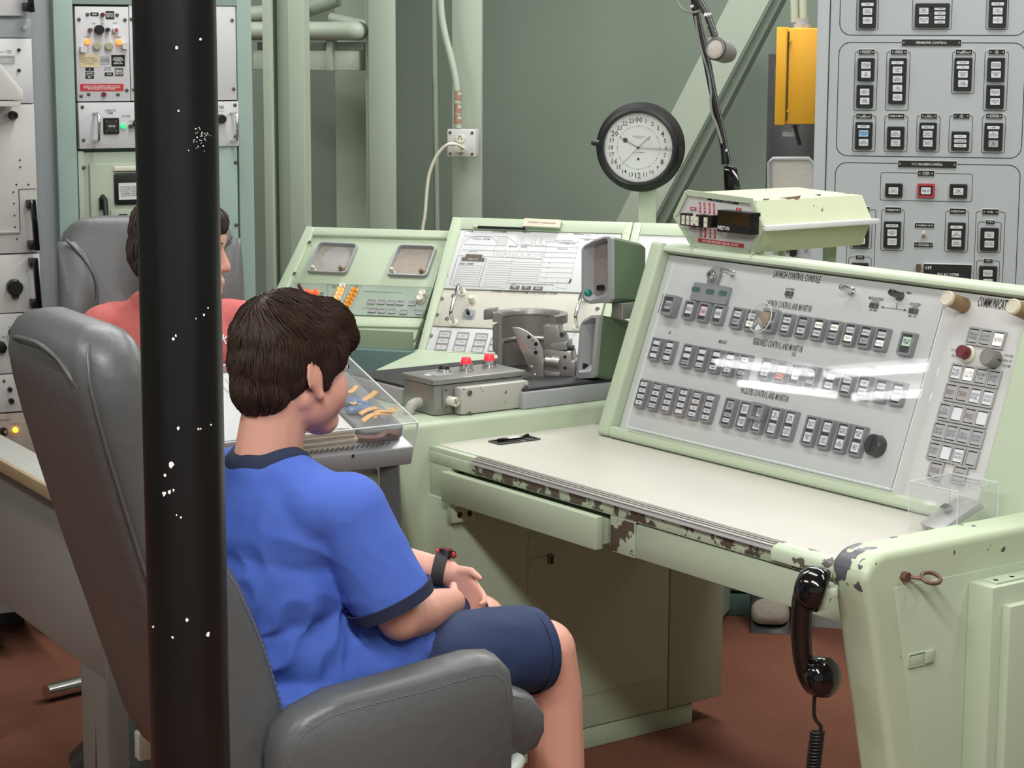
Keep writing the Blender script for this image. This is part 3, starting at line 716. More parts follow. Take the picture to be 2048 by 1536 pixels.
# valve key control inside the clear dome
x, y = LP.px(1543, 643); b = MB(); b.rring(LP, x, y, .044, .050, .003, .006, -.001, .012, 'bezel'); b.cbox(LP, x, y, .034, .04, -.001, .004, 'bezel_dark'); vm = mk('key_switch', b, lc)
b = MB(); b.sph(LP.pt(x-.004, y, .014), (.014, .017, .010), 'brown_post', fr=LP); b.lathe(LP, x+.010, y-.004, [(.008, .004), (.008, .016), (.005, .017), (0, .017)], 'chrome'); mk('key_wheel', b, vm)
b = MB(); b.lathe(LP, x-.002, y, [(.032, 0), (.032, .030), (.029, .035), (0, .036)], 'clear_dome', seg=24); mk('clear_dome', b, vm)
b = MB(); b.tube([LP.pt(x-.002+.0325*cos(a*pi/12), y+.0325*sin(a*pi/12), .032) for a in range(24)], .0009, 'edge_clear', seg=5, close=True); mk('dome_rim', b, vm)
# communications panel controls
for u, v in ((1928, 611), (2060, 628)):
    x, y = LP.px(u, v); b = MB(); b.lathe(LP, x, y, [(.0155, -.001), (.0155, .0015), (.0145, .002), (.0145, .046)], 'brown_post', seg=24)
    b.lathe(LP, x, y, [(.0146, .046), (.0145, .052), (.0125, .0535), (.011, .052), (0, .052)], 'paper_old', seg=24); mk('standoff', b, lc, label='brown cylindrical standoff with pale end')
x, y = LP.px(1938, 709); b = MB(); b.lathe(LP, x, y, [(.0165, -.001), (.0165, .005), (.014, .006), (.014, .009)], 'cream', seg=24); b.lathe(LP, x, y, [(.0125, .009), (.0125, .024), (.011, .026), (0, .026)], 'maroon', seg=24); mk('push_button', b, lc, label='dark red round pushbutton')
x, y = LP.px(1990, 720); b = MB(); b.lathe(LP, x, y, [(.017, -.001), (.017, .024), (.015, .027), (0, .027)], 'knob_grey', seg=20); b.cbox(LP, x+.017, y, .003, .003, .005, .012, 'black'); mk('rotary_knob', b, lc, label='grey volume knob')
def crow(pts, ms):
    q = rowpts(pts); pw = q[1][0]-q[0][0] if len(q) > 1 else .0337
    for (x, y), m_ in zip(q, ms):
        b = MB(); b.rring(LP, x, y, pw*.985, .0345, .001, .0035, -.001, .0045, 'steel'); b.cbox(LP, x, y, pw-.005, .030, -.001, .0005, 'bezel_dark'); fr_ = mk('button_frame', b, lc)
        legend(LP, x, y, pw-.0085, .0235, 0, .0035, m_[0], words(m_[1]) if m_[1] else '', fr_, tm='ink_soft')
LD = ('legend_dim', 2); LL = ('legend', 2); LH_ = ('legend_hot', 1); L0 = ('legend', 0); LG = ('lens_grey', 1)
crow(((1949, 672), (1973.4, 676.5), (1998, 681)), (LD, LD, LH_))
crow(((1914.8, 744.6), (1939, 749.5), (1963.6, 753.8), (1989, 759)), (LL, ('legend_hot', 2), LD, LD))
crow(((1903, 784.6), (1927.5, 788.8), (1952, 793.4), (1977, 798)), (LG, LG, ('legend', 2), ('legend', 2)))
crow(((1891, 823.7), (1915.7, 828.6), (1941, 833.4), (1965.5, 838)), (LD, L0, LG, L0))
crow(((1880, 862), (1905, 867.5), (1929, 872.7), (1955, 878)), (LD, LD, LD, LD))
crow(((1869.6, 902), (1893.5, 906), (1918.5, 912), (1944.6, 918.5)), (LD, L0, LL, ('legend_dim', 0)))
for p in ((1872.7, 941.5), (1920.6, 950)): crow((p,), (LG,))
# clear acrylic cover standing off the control panel
cv = MB(); HC = .032; cx0 = LP.px(1300, 690, HC)[0]; cx1 = LP.px(1837, 800, HC)[0]; cy0 = LP.px(1243, 850, HC)[1]; cy1 = LP.px(1600, 560, HC)[1]
cv.box(LP, cx0, cx1, cy0, cy1, HC-.003, HC, 'clear'); cvo = mk('clear_cover', cv, lc, label='clear acrylic sheet standing over the switches')
b = MB()
b.box(LP, cx1-.003, cx1, cy0, cy1, 0, HC-.003, 'clear'); b.box(LP, cx0, cx1, cy0-.006, cy0-.003, 0, HC-.003, 'clear'); mk('cover_side', b, lc)
b = MB()
for a_, c_ in (((cx0, cy0), (cx1, cy0)), ((cx1, cy0), (cx1, cy1)), ((cx0, cy0), (cx0, cy1))): b.tube([LP.pt(*a_, HC), LP.pt(*c_, HC)], .0010, 'edge_clear', seg=6)
mk('cover_edge', b, cvo)
# slot in the desktop with pens
pp = ppx(Fr(L(0, 0, .74), E1, E2), ((984, 880), (1043, 875), (1074, 881), (1014, 890)))
f = Fr(L(0, 0, .74), E1, E2); xx = sum(p[0] for p in pp)/4; yy = sum(p[1] for p in pp)/4
b = MB(); b.rring(f, xx, yy, .05, .115, .008, .006, -.002, .0025, 'gun'); b.cbox(f, xx, yy, .04, .105, -.002, .0006, 'black'); ho = mk('desk_grommet', b, lc, label='black slot opening in the desktop')
b = MB(); b.tube([f.pt(xx-.008, yy-.04, .004), f.pt(xx+.002, yy+.02, .006), f.pt(xx-.004, yy+.04, .008)], .004, 'black_gloss', seg=6); mk('cable_bundle', b, lc)
# ---------------------------------------------------------------- facility rack on the right
RF = Fr(hit(1655, 300, (0, 5.6, 0), V((0, 1, 0))), -hdir(-17000, 40), EZ)
rk = thing('equipment_rack', RF.pt(.33, -RF.o.z), 'tall pale grey rack of black framed switches at the right edge', 'rack')
xl = RF.px(1628, 300)[0]; xm = RF.px(1653, 300)[0]
b = MB(); b.box(RF, xl, xm-.0015, -RF.o.z, 2.3-RF.o.z, -.6, .004, 'rack_grey'); mk('cabinet_side', b, rk, bevel=.003)
b = MB(); b.box(RF, xm+.0015, .72, -RF.o.z+.1, 2.3-RF.o.z, -.02, 0, 'rack_grey'); fp = mk('front_panel', b, rk)
b = MB(); b.box(RF, xm-.0015, .72, -RF.o.z, 2.3-RF.o.z, -.6, -.021, 'rack_grey'); mk('cabinet_body', b, rk)
def Z4(x, y): return (1620+x/4.785, y/4.785)
def Z5(x, y): return (1620+x/4.785, 300+y/4.785)
MP = RF.px(*Z4(1000, 700)); PXM = abs(RF.px(*Z4(1100, 700))[0]-MP[0])/100     # metres per zoomed pixel
def outline(b, x0, x1, y0, y1, r, gap=None, t=.002):
    pts = rrpts((x0+x1)/2, (y0+y1)/2, x1-x0, y1-y0, r, 6); n = len(pts)
    for i in range(n):
        a, c = pts[i], pts[(i+1) % n]
        segs = [(a, c)]
        if gap and abs(a[1]-y1) < 1e-4 and abs(c[1]-y1) < 1e-4:
            lo, hi = sorted((a[0], c[0])); segs = [((lo, y1), (gap[0], y1)), ((gap[1], y1), (hi, y1))]
        for p, q in segs:
            d = math.hypot(q[0]-p[0], q[1]-p[1])
            if d < 1e-6: continue
            ux, uy = (q[0]-p[0])/d, (q[1]-p[1])/d; nx, ny = -uy*t/2, ux*t/2; e = t*.3
            b.add([RF.pt(p[0]-ux*e+nx, p[1]-uy*e+ny, .0006), RF.pt(p[0]-ux*e-nx, p[1]-uy*e-ny, .0006), RF.pt(q[0]+ux*e-nx, q[1]+uy*e-ny, .0006), RF.pt(q[0]+ux*e+nx, q[1]+uy*e+ny, .0006)], [(0, 1, 2, 3)], 'ink')
ol = MB()
def ry(Zf, x, y): return RF.px(*Zf(x, y))[1]
def rx(Zf, x, y): return RF.px(*Zf(x, y))[0]
XL, XR = rx(Z4, 263, 1000), rx(Z4, 2042, 1000)
outline(ol, XL, XR, ry(Z4, 1000, 337), ry(Z4, 1000, -400), .03)
outline(ol, XL, XR, ry(Z4, 1000, 1500), ry(Z4, 1000, 408), .03, gap=(rx(Z4, 875, 408), rx(Z4, 1450, 408)))
outline(ol, rx(Z5, 235, 500), rx(Z5, 2000, 500), ry(Z5, 1000, 1800), ry(Z5, 1000, 130), .03, gap=(rx(Z5, 835, 130), rx(Z5, 1408, 130)))
def plate(Zf, x, y, w_, h_, s, out=None, big=False):
    cx, cy = RF.px(*Zf(x, y)); w2 = w_*PXM; h2 = h_*PXM
    b = MB(); b.cbox(RF, cx, cy, w2+.002, h2+.003, .0008, .0018, 'white_ink'); b.cbox(RF, cx, cy, w2, h2, .0018, .0035, 'black')
    for sx in (-1, 1): b.cyl(RF, cx+sx*(w2/2-.005), cy, .0035, .0045, .0022 if w_ > 100 else .0014, 'steel', seg=8)
    n = s.count('\n')+1; b.text(RF, s, cx, cy, h2*(.34 if n == 1 else .26 if n == 2 else .19), 'white_ink', .0038, w_=w2*(.52 if big else .62))
    return mk('name_plate', b, rk, ang=0), cx, cy, w2
def rmod(Zf, x, y, w_, h_, wins, bez='black', lab=None, name='switch_module'):
    cx, cy = RF.px(*Zf(x, y)); w2 = w_*PXM; h2 = h_*PXM
    b = MB(); b.rring(RF, cx, cy, w2, h2, .003, w2*.12, .0005, .010, bez, taper=.001); b.cbox(RF, cx, cy, w2*.8, h2-w2*.2, .0005, .006, 'black'); o = mk(name, b, rk, ang=30, label=lab)
    for (dx, dy, ww, hh, m_, n) in wins:
        a, c = RF.px(*Zf(x+dx, y+dy)); legend(RF, a, c, ww*PXM, hh*PXM, .005, .0085, m_, words(n), o)
    return cx, cy, w2, h2
SQ = lambda dy, m_='legend', dx=0: (dx, dy, 90, 64, m_, 3)
BR = lambda dy, m_='legend', dx=0: (dx, dy, 117, 30, m_, 1)
def grp(Zf, x0, x1, y0, y1, t=None):
    gx = None
    X0, X1 = rx(Zf, x0, (y0+y1)/2), rx(Zf, x1, (y0+y1)/2)
    if t: gx = ((X0+X1)/2-t*PXM/2, (X0+X1)/2+t*PXM/2)
    outline(ol, X0, X1, ry(Zf, (x0+x1)/2, y1), ry(Zf, (x0+x1)/2, y0), .006, gap=gx, t=.0014)
rmod(Z4, 552, 110, 170, 320, [BR(-68), SQ(0), SQ(86)]); grp(Z4, 448, 656, -200, 287)
rmod(Z4, 1170, 148, 330, 232, [SQ(-43, dx=-80), SQ(45, dx=-80), BR(-68, dx=80), BR(-22, dx=80), BR(20, dx=80), BR(64, dx=80)]); grp(Z4, 982, 1358, -100, 281)
rmod(Z4, 1797, 110, 170, 310, [BR(-72), SQ(-4), SQ(82)]); grp(Z4, 1690, 1902, -200, 283)
plate(Z4, 1163, 408, 565, 62, 'PERMISSIVE CONTROL', big=True)
for x, s, x0, x1, y1 in ((543, 'ELEVATING\nCONTROL', 425, 642, 1057), (851, 'SEWAGE\nCONTROL', 728, 950, 1057), (1474, 'EXIT\nTEMPERATURE', 1358, 1575, 896), (1788, 'SILO\nSUMP\nPUMPS', 1665, 1890, 1061)):
    plate(Z4, x, 497, 155, 48, s); grp(Z4, x0, x1, 497, y1, 165)
for x, s, x0, x1, y1 in ((520, 'AIR\nCOMPRESSOR', 410, 626, 1450), (827, 'FIRE PUMP', 712, 932, 1452), (1138, 'SILO\nFLUSHING', 1020, 1240, 1454), (1450, 'AIR\nSHAFT\nSUMPS', 1330, 1552, 1460), (1764, 'WORKING\nPLATFORM', 1645, 1867, 1464)):
    plate(Z4, x, 1110, 155, 48, s); grp(Z4, x0, x1, 1110, y1, 165)
rmod(Z4, 537, 665, 166, 224, [SQ(-40), SQ(46)]); rmod(Z4, 525, 922, 166, 224, [SQ(-42), SQ(44)])
rmod(Z4, 838, 775, 170, 445, [BR(-176), SQ(-106), SQ(-18), SQ(69), SQ(156)])
rmod(Z4, 1464, 710, 172, 318, [BR(-111), BR(-66), SQ(0), SQ(88)])
rmod(Z4, 1780, 667, 168, 230, [SQ(-44), SQ(44)]); rmod(Z4, 1771, 927, 172, 228, [SQ(-44), SQ(44)])
rmod(Z4, 514, 1298, 170, 268, [BR(-88), SQ(-22, 'legend_blue'), SQ(64)]); rmod(Z4, 820, 1320, 170, 224, [SQ(-40), SQ(46)])
rmod(Z4, 1128, 1303, 170, 268, [BR(-88), SQ(-20), SQ(66)]); rmod(Z4, 1438, 1348, 172, 184, [BR(-44), BR(0), BR(44)]); rmod(Z4, 1755, 1308, 178, 270, [BR(-88), SQ(-20), SQ(66, 'legend_dim')])
plate(Z5, 1122, 136, 562, 66, 'P.T.S. UNLOADING CONTROL', big=True)
plate(Z5, 1111, 223, 158, 52, 'POWER\nSUPPLY'); grp(Z5, 675, 1553, 222, 488, 168)
rmod(Z5, 803, 385, 170, 136, [(-4, 2, 92, 68, 'legend', 3)]); rmod(Z5, 1110, 388, 172, 138, [(0, 0, 92, 66, 'legend', 1)], bez='red', lab='red framed switch'); rmod(Z5, 1420, 393, 172, 138, [(0, 2, 96, 66, 'legend', 3)])
for x, s, x0, x1, y0, y1 in ((495, 'OXIDIZER', 350, 616, 568, 1500), (797, 'DEFLECTOR', 680, 898, 573, 962), (1414, 'DEFLECTOR', 1292, 1514, 586, 976), (1727, 'FUEL', 1573, 1850, 592, 1500)):
    plate(Z5, x, y0, 155, 52, s); grp(Z5, x0, x1, y0, y1, 165)
for x, s, x0, x1, y0, y1 in ((488, 'STAGE\nI', 380, 592, 663, 944), (1725, 'STAGE\nI', 1604, 1825, 690, 980), (480, 'STAGE\nII', 368, 582, 1025, 1320), (1706, 'STAGE\nII', 1590, 1810, 1060, 1350)):
    plate(Z5, x, y0, 86, 36, s); grp(Z5, x0, x1, y0, y1, 95)
rmod(Z5, 485, 822, 168, 222, [SQ(-42), SQ(44)]); rmod(Z5, 477, 1184, 168, 222, [SQ(-42), SQ(44)]); rmod(Z5, 787, 810, 170, 264, [BR(-88), SQ(-20), SQ(65)])
rmod(Z5, 1402, 824, 172, 270, [BR(-88), SQ(-20), SQ(65)]); rmod(Z5, 1716, 853, 176, 226, [SQ(-42), SQ(45)]); rmod(Z5, 1702, 1218, 176, 226, [SQ(-42), SQ(45)])
plate(Z5, 1095, 720, 186, 44, 'NORMALLY ON'); plate(Z5, 1087, 906, 182, 46, 'INDICATION\n"CIRCUIT BREAKER"')
cx, cy = RF.px(*Z5(1087, 818)); b = MB(); b.rr(RF, cx, cy, 34*PXM, 98*PXM, .004, 0, .002, 'legend'); b.lathe(RF, cx, cy, [(.0055, .002), (.004, .01), (.0048, .02), (.002, .023), (0, .023)], 'brown_post', seg=12); mk('toggle_switch', b, rk)
cx, cy = RF.px(*Z5(1040, 1125)); b = MB(); b.rr(RF, cx, cy, .013, .02, .003, 0, .02, 'rust'); mk('toggle_guard', b, rk)
cx, cy = RF.px(*Z5(1315, 1160)); b = MB(); b.cbox(RF, cx, cy, 474*PXM, 156*PXM, .001, .004, 'white_ink'); b.cbox(RF, cx, cy-.001, 464*PXM, 144*PXM, .004, .006, 'black')
a, c = RF.px(*Z5(1128, 1124)); b.text(RF, 'OFF', a+.001, c, .0085, 'white_ink', .0064, w_=.018)
a, c = RF.px(*Z5(1320, 1190)); b.text(RF, 'SILO A/C SYSTEM', a, c, .008, 'white_ink', .0064, w_=.056); mk('sign', b, rk, ang=0)
mk('printed_outline', ol, rk, ang=0)

# ---------------------------------------------------------------- pressure display box on the console
t0 = .175; WFt = Ft(t0)
hexp = ppx(WFt, ((1386, 489), (1503, 506), (1524, 454), (1504, 402), (1374, 385), (1352, 432)))
D_ = .33
wb = thing('pressure_display', WFt.pt(sum(p[0] for p in hexp)/6, min(p[1] for p in hexp), -D_/2), 'light green six sided box with digital display standing on the console top', 'instrument')
b = MB(); b.prism(WFt, hexp, -.004, -D_, 'green_rust', cap0=True, cap1=True); mk('case', b, wb, ang=20)
cxh = sum(p[0] for p in hexp)/6; cyh = sum(p[1] for p in hexp)/6
hin = [(cxh+(p[0]-cxh)*.95, cyh+(p[1]-cyh)*.95) for p in hexp]
b = MB(); b.prism(WFt, hin, -.004, -.001, 'comm_panel'); fpn = mk('front_plate', b, wb)
b = MB(); b.prism(WFt, hexp, -.004, .006, 'green')
# hollow rim: built as bars round the plate
b = MB()
for i in range(6):
    a, c = hexp[i], hexp[(i+1) % 6]; b.bar(WFt.pt(*a, 0), WFt.pt(*c, 0), .006, .012, WFt.n, 'green')
mk('front_rim', b, wb)
ef = (V(hexp[2])-V(hexp[3])).normalized(); SFw = Fr(WFt.pt(*hexp[3], 0), -WFt.n, WFt.ex*ef.x+WFt.ey*ef.y)
if SFw.n.dot(CAM-SFw.o) < 0: SFw = Fr(SFw.o, WFt.n, SFw.ey)
b = MB()
for pl in (((1559, 396), (1580, 394), (1601, 391), (1600, 396), (1594, 400), (1586, 397), (1576, 399), (1570, 396)), ((1526, 398), (1540, 397), (1538, 399), (1528, 400)), ((1630, 389), (1642, 388), (1640, 392), (1634, 390)), ((1506, 403), (1512, 402), (1514, 416), (1520, 428), (1524, 444), (1520, 440), (1511, 422)), ((1480, 0), (1481, 0), (1480, 1))[:0]):
    if pl: b.prism(SFw, ppx(SFw, pl), -.001, .0006, 'chip_brown')
mk('paint_chip', b, wb, kind='stuff', ang=0, label='brown patches where the paint has chipped')
sidep = hexp[2]
b = MB(); b.box(WFt, sidep[0]-.004, sidep[0]+.014, sidep[1]-.008, sidep[1]+.003, -D_-.01, -.002, 'white_ink'); mk('side_rail', b, wb, bevel=.001, label='white rail along the side')
sl = hexp[5]
b = MB(); b.box(WFt, sl[0]-.012, sl[0]+.004, sl[1]-.006, sl[1]+.006, -D_*.9, -.002, 'white_ink'); mk('side_rail', b, wb, bevel=.002)
x0, y1 = WFt.px(1435, 420, .028); x1, y0 = WFt.px(1500, 470, .028)
b = MB(); b.box(WFt, x0, x1, y0, y1, -.001, .028, 'black'); b.box(WFt, x0+.003, x1-.003, y0+.018, y1-.003, .028, .0283, 'display')
b.text(WFt, 'WESTON', x0+.021, y0+.009, .0085, 'white_ink', .0288, w_=.038); mk('digital_display', b, wb, label='black digital readout with dark amber window')
xa, ya = WFt.px(1363, 438, .022); xb, yb = WFt.px(1399, 442, .022)
b = MB(); b.box(WFt, xa-.004, xb+.004, ya-.014, ya+.013, -.001, .022, 'black'); sb = mk('switch_block', b, wb)
for i in range(4):
    x = xa+(xb-xa)*(i+.5)/4; b = MB(); b.cbox(WFt, x, ya-.001, .0092, .020, .022, .0245, 'cream'); b.text(WFt, 'PSI', x, ya-.001, .0025, 'ink', .0248, w_=.006); mk('key_cap', b, sb, ang=0)
b = MB(); xc, yc = WFt.px(1414, 443, .034); b.cbox(WFt, xc+.003, yc, .022, .026, -.001, .034, 'black'); sb2 = mk('switch_block', b, wb)
b = MB(); b.cbox(WFt, xc-.003, yc-.002, .0095, .021, .034, .037, 'cream'); b.text(WFt, 'ON', xc-.003, yc-.002, .003, 'ink', .0373, w_=.006); mk('key_cap', b, sb2, ang=0)
b = MB(); xc2, yc2 = WFt.px(1404, 436); b.cbox(WFt, xc2+.001, yc2, .007, .022, .0, .024, 'cream'); mk('key_cap', b, sb2)
def dymo(s, u0, v0, u1, v1, h, m='red', vert=False, zz=0):
    a = V(WFt.px(u0, v0)); c = V(WFt.px(u1, v1)); d = c-a; ln = d.length; an = math.atan2(d.y, d.x)
    f = WFt.sub((a.x+c.x)/2, (a.y+c.y)/2, -.001+zz, an); b = MB(); b.cbox(f, 0, 0, ln, h, 0, .0008, m); b.text(f, s, 0, 0, h*.55, 'white_ink', .0011, w_=ln*.9); mk('label_tape', b, wb, ang=0)
dymo('RECORD PRESSURE OBJ AND EXCEED', 1396, 480, 1487, 492, .009); dymo('DEL T.O.T. MARK 6-20', 1415, 396, 1477, 405, .009, 'black')
for i, u in enumerate((1400, 1409, 1419, 1428)): dymo(('OXID TK', 'FUEL TK', 'OXID ST', 'FUEL ST')[i], u-1, 404+i, u, 425+i, .0055); dymo(('S1 LOX', 'S1 FUL', 'S2 LOX', 'S2 FUL')[i], u+1, 455+i, u+1, 474+i*1.2, .0055)
dymo('PRESS', 1380, 417, 1392, 418, .0075); dymo('PSI', 1472, 418, 1482, 420, .007); dymo('TEST', 1382, 453, 1391, 455, .0065)
zt0 = WFt.o.z+min(p[1] for p in hexp)
for u, h in ((1395, -.02), (1490, -.02), (1660, -.31), (1560, -.31)):
    b = MB(); x, y = WFt.px(u, 480, h); b.box(WFt, x-.010, x+.010, (.95 if h < -.1 else 1.155), min(p[1] for p in hexp)+.012, h-.012, h+.012, 'green'); mk('stand_leg', b, wb, bevel=.001)

# ---------------------------------------------------------------- middle row: status console and alarm console
MT = rad(42); MU = EN*sin(MT)+EZ*cos(MT)
MPf = Fr(MF.o, EM, MU)                                # sloping panel plane, origin at the seam corner
def msl(y, h): q = MPf.pt(0, y, h); return ((q-MPf.o).dot(EN), q.z)
def mconsole(name, lab, xa, xb, ytop, ybot, hb, zdesk, dfront, m='green', zf=.02):
    t = thing(name, V((MPf.o+EM*(xa+xb)/2).to_tuple()[:2]+(0,)), lab, 'console')
    g = Fr(V((MPf.o.x, MPf.o.y, 0))+EM*xa, EN, EZ)      # plane facing -EM... profile extruded along EM
    a = msl(ytop, hb); c = msl(ybot, hb)
    prof = [c, a, (a[0]+.03, a[1]), (a[0]+.25, a[1]-.15), (a[0]+.25, zf), (c[0]+.02, zf), (c[0]+.02, zdesk-.05), (c[0]-dfront, zdesk-.05), (c[0]-dfront, zdesk), (c[0], zdesk)]
    b = MB(); b.prism(g, prof, 0, (xb-xa), m); mk('housing', b, t, ang=20); return t
x0 = MPf.px(905, 433)[0]; xD = MPf.px(835, 712)[0]; xE = MPf.px(1400, 447)[0]; yT = MPf.px(912, 436)[1]; yB = MPf.px(840, 711)[1]
stt = mconsole('status_console', 'light green console with white locator board and beige encoder panel', xD-.005, xE+.1, yT, yB, -.01, .775, .02)
def mp(pts, h0, h1, m, name, par, bevel=0, **k):
    b = MB(); b.prism(MPf, ppx(MPf, pts, h1), h0, h1, m); return mk(name, b, par, bevel=bevel, **k)
mp(((905, 433), (921, 434), (921, 458), (846, 714), (831, 714)), -.01, .008, 'green', 'frame_rail', stt, bevel=.003)
mp(((921, 434), (1256, 444), (1247, 467), (921, 458)), -.012, .004, 'green', 'frame_rail', stt, bevel=.002)
mp(((1250, 444), (1266, 444), (1205, 700), (1190, 700)), -.012, .006, 'green', 'frame_rail', stt, bevel=.002)
mp(((1268, 444), (1284, 445), (1222, 700), (1208, 700)), -.012, .006, 'green', 'frame_rail', stt, bevel=.002)
mp(((1284, 445), (1400, 448), (1395, 473), (1279, 469)), -.012, .004, 'green', 'frame_rail', stt, bevel=.002)
mp(((1279, 469), (1395, 473), (1340, 720), (1222, 700)), -.012, .001, 'panel_white', 'blank_panel', stt)
bd = mp(((922, 460), (1243, 469), (1213, 586), (887, 576)), -.008, .004, 'paper', 'locator_board', stt, bevel=.001, label='white locator board printed with boxes and lines')
en = mp(((886, 579), (1212, 589), (1193, 664), (864, 651)), -.008, .001, 'beige', 'encoder_panel', stt, bevel=.001)
sp = mp(((863, 654), (1192, 667), (1178, 722), (847, 711)), -.008, .001, 'panel_white', 'indicator_panel', stt, bevel=.001)
def Q(x, y): return (860+x/5.389, 440+y/5.389)
b = MB(); HB = .0044
def ln(x0, y0, x1, y1, t=.0007, m='line_grey', fr=MPf, z=HB, Zf=Q):
    a = fr.px(*Zf(x0, y0), z); c = fr.px(*Zf(x1, y1), z); b.bar(fr.pt(*a, z), fr.pt(*c, z), t, .0003, fr.n, m)
def tx(s, x, y, w_, h, m='ink', fr=MPf, z=HB, Zf=Q):
    a = fr.px(*Zf(x, y), z); b.text(fr, s, a[0], a[1], h, m, z+.0003, w_=w_*PB)
PB = abs(MPf.px(*Q(1000, 300))[0]-MPf.px(*Q(900, 300))[0])/100
q = [MPf.px(*Q(*p), HB) for p in ((375, 170), (838, 180), (820, 275), (705, 272), (690, 390), (345, 385), (350, 325), (372, 262))]
for p, q_ in (((375, 170), (840, 180)), ((840, 180), (806, 328)), ((362, 262), (820, 278)), ((350, 320), (1240, 345)), ((705, 270), (682, 395)), ((338, 385), (690, 395)), ((375, 170), (300, 385)), ((300, 385), (350, 385)), ((985, 182), (970, 275)), ((1010, 185), (995, 265)), ((995, 265), (1098, 268)), ((1115, 190), (1098, 268)), ((1145, 190), (1130, 268)), ((1130, 268), (1175, 270)), ((1193, 192), (1175, 270)), ((1210, 192), (1195, 270)), ((1195, 270), (1240, 272)), ((1262, 190), (1240, 345)), ((970, 275), (1600, 300)), ((1262, 235), (1600, 240)), ((1610, 200), (1520, 640)), ((1240, 345), (1160, 668)), ((1160, 668), (1500, 685)), ((890, 418), (825, 728)), ((690, 395), (1205, 425)), ((1205, 425), (1140, 680)), ((825, 680), (1150, 690)), ((300, 395), (215, 705)), ((340, 400), (240, 708)), ((240, 708), (810, 735)), ((610, 405), (520, 712)), ((565, 470), (500, 712)), ((1380, 625), (1360, 730)), ((1485, 640), (1465, 735)), ((1360, 730), (1465, 735)), ((1610, 200), (1900, 210)), ((845, 185), (960, 280)), ((960, 188), (935, 285)), ((1050, 290), (1040, 335)), ((975, 285), (965, 335)), ((415, 335), (410, 375)), ((510, 338), (505, 378)), ((855, 695), (835, 745)), ((1335, 700), (1325, 755)), ((855, 695), (1335, 700)), ((375, 100), (370, 160)), ((665, 110), (930, 120)), ((990, 120), (1490, 150)), ((1530, 140), (1740, 165))): ln(*p, *q_)
for k in range(10):
    y = 505+k*24; xx = 225+int((9-k)*7.5); ln(xx+20, y-18, xx+275, y-10, .0006)
for k in range(12):
    y = 440+k*24.5; dx = -k*5.6; ln(625+dx, y, 885+dx, y+8, .0006)
for k in range(10):
    y = 452+k*25; dx = -k*6.5; ln(892+dx, y-2, 1195+dx, y+6, .0006)
for k in range(7):
    y = 345+k*54; dx = -k*13; ln(1238+dx, y, 1580+dx, y+10, .0006); tx(str(k+1), 1313+dx, y-10+25, 10, .004)
for k in range(12): tx(str(k+1), 292-k*7, 412+k*25, 14, .004); tx(str(k+12), 610-k*7.6, 425+k*26, 18, .004)
arcp = [(370, 255), (378, 225), (405, 200), (450, 185), (550, 178), (640, 185), (695, 205), (718, 230), (720, 262)]
for p, q_ in zip(arcp, arcp[1:]): ln(*p, *q_, .0009)
tx('CONTROL CENTER', 553, 205, 200, .0042); tx('SUPPLIES', 430, 120, 90, .004); tx('JOB ROOM NUMBERS', 745, 128, 145, .004); tx('NORMAL USE', 1038, 133, 90, .004); tx('DAILY RECORD', 1604, 155, 110, .004)
tx('OLD EQUIPMENT AREA', 1480, 253, 180, .0045); tx('MISSILE PAD', 895, 285, 90, .0042); tx('PERSONNEL', 1014, 290, 60, .0042); tx('BLAST LOCK', 463, 340, 75, .0038); tx('PROPELLANT AREA', 1430, 312, 110, .0035); tx('DOOR TO CONTROL PAD ETC', 1445, 222, 200, .0035); tx('CABLE', 1690, 215, 75, .004)
tx('PAD CHIEF', 395, 472, 150, .006); tx('VISITORS ONLY  EXIT', 1240, 695, 220, .0035); tx('CREW', 905, 690, 60, .003)
tx('LOCATOR BOARD', 958, 378, 520, .020, 'board_grey', z=HB-.0002); tx('LOCATOR BOARD', 955, 376, 512, .0185, 'white_ink', z=HB+.0004)
mk('lettering', b, bd, ang=0)
b = MB(); a_ = ppx(MPf, [Q(690, 330), Q(1238, 347), Q(1210, 425), Q(682, 397)], HB); b.prism(MPf, a_, .0036, .0042, 'board_grey'); a_ = ppx(MPf, [Q(722, 180), Q(838, 182), Q(820, 277), Q(718, 272)], HB); b.prism(MPf, a_, .0036, .0042, 'board_grey'); mk('printed_area', b, bd, ang=0)
for i, (x, y, w_, h_) in enumerate(((465, 425, 245, 72), (913, 730, 100, 45), (1038, 733, 100, 45), (1163, 738, 100, 45))):
    x2, y2 = MPf.px(*Q(x, y), HB); b = MB(); b.cbox(MPf, x2, y2, w_*PB, h_*PB*.95*(1 if i else .62), .0042, .006, 'brown_tag')
    if i == 0: b.cbox(MPf, x2, y2+.011, w_*PB*.72, .012, .0042, .006, 'brown_tag')
    b.text(MPf, ('D/260  C/T', 'PAD\n1', 'SILO\n2', 'CREW')[i], x2, y2, .004, 'white_ink', .0063, w_=w_*PB*.7); mk('name_tag', b, bd, ang=0)
x2, y2 = MPf.px(*Q(1512, 660), HB); b = MB(); b.cbox(MPf.sub(x2, y2, 0, -.2), 0, 0, .004, .013, .0042, .007, 'gun'); mk('marker_tag', b, bd)
b = MB()
ptxt(b, MPf, 'CODED SWITCH SYSTEM STATUS ENCODER', 982, 583, 1115, 588, .0075, z=.0013)
mk('lettering', b, en, ang=0)
def mscrew(par, *uv, r=.0065, h=.001):
    b = MB()
    for u, v in uv: x, y = MPf.px(u, v); screw(b, MPf.sub(x, y, h), 0, 0, r, h=.003)
    mk('screw', b, par, kind='stuff')
mscrew(stt, (884, 598), (874, 630), (862, 672), (907, 592), (894, 638), (918, 474), (895, 553), (1012, 466))
mscrew(stt, (853, 704))
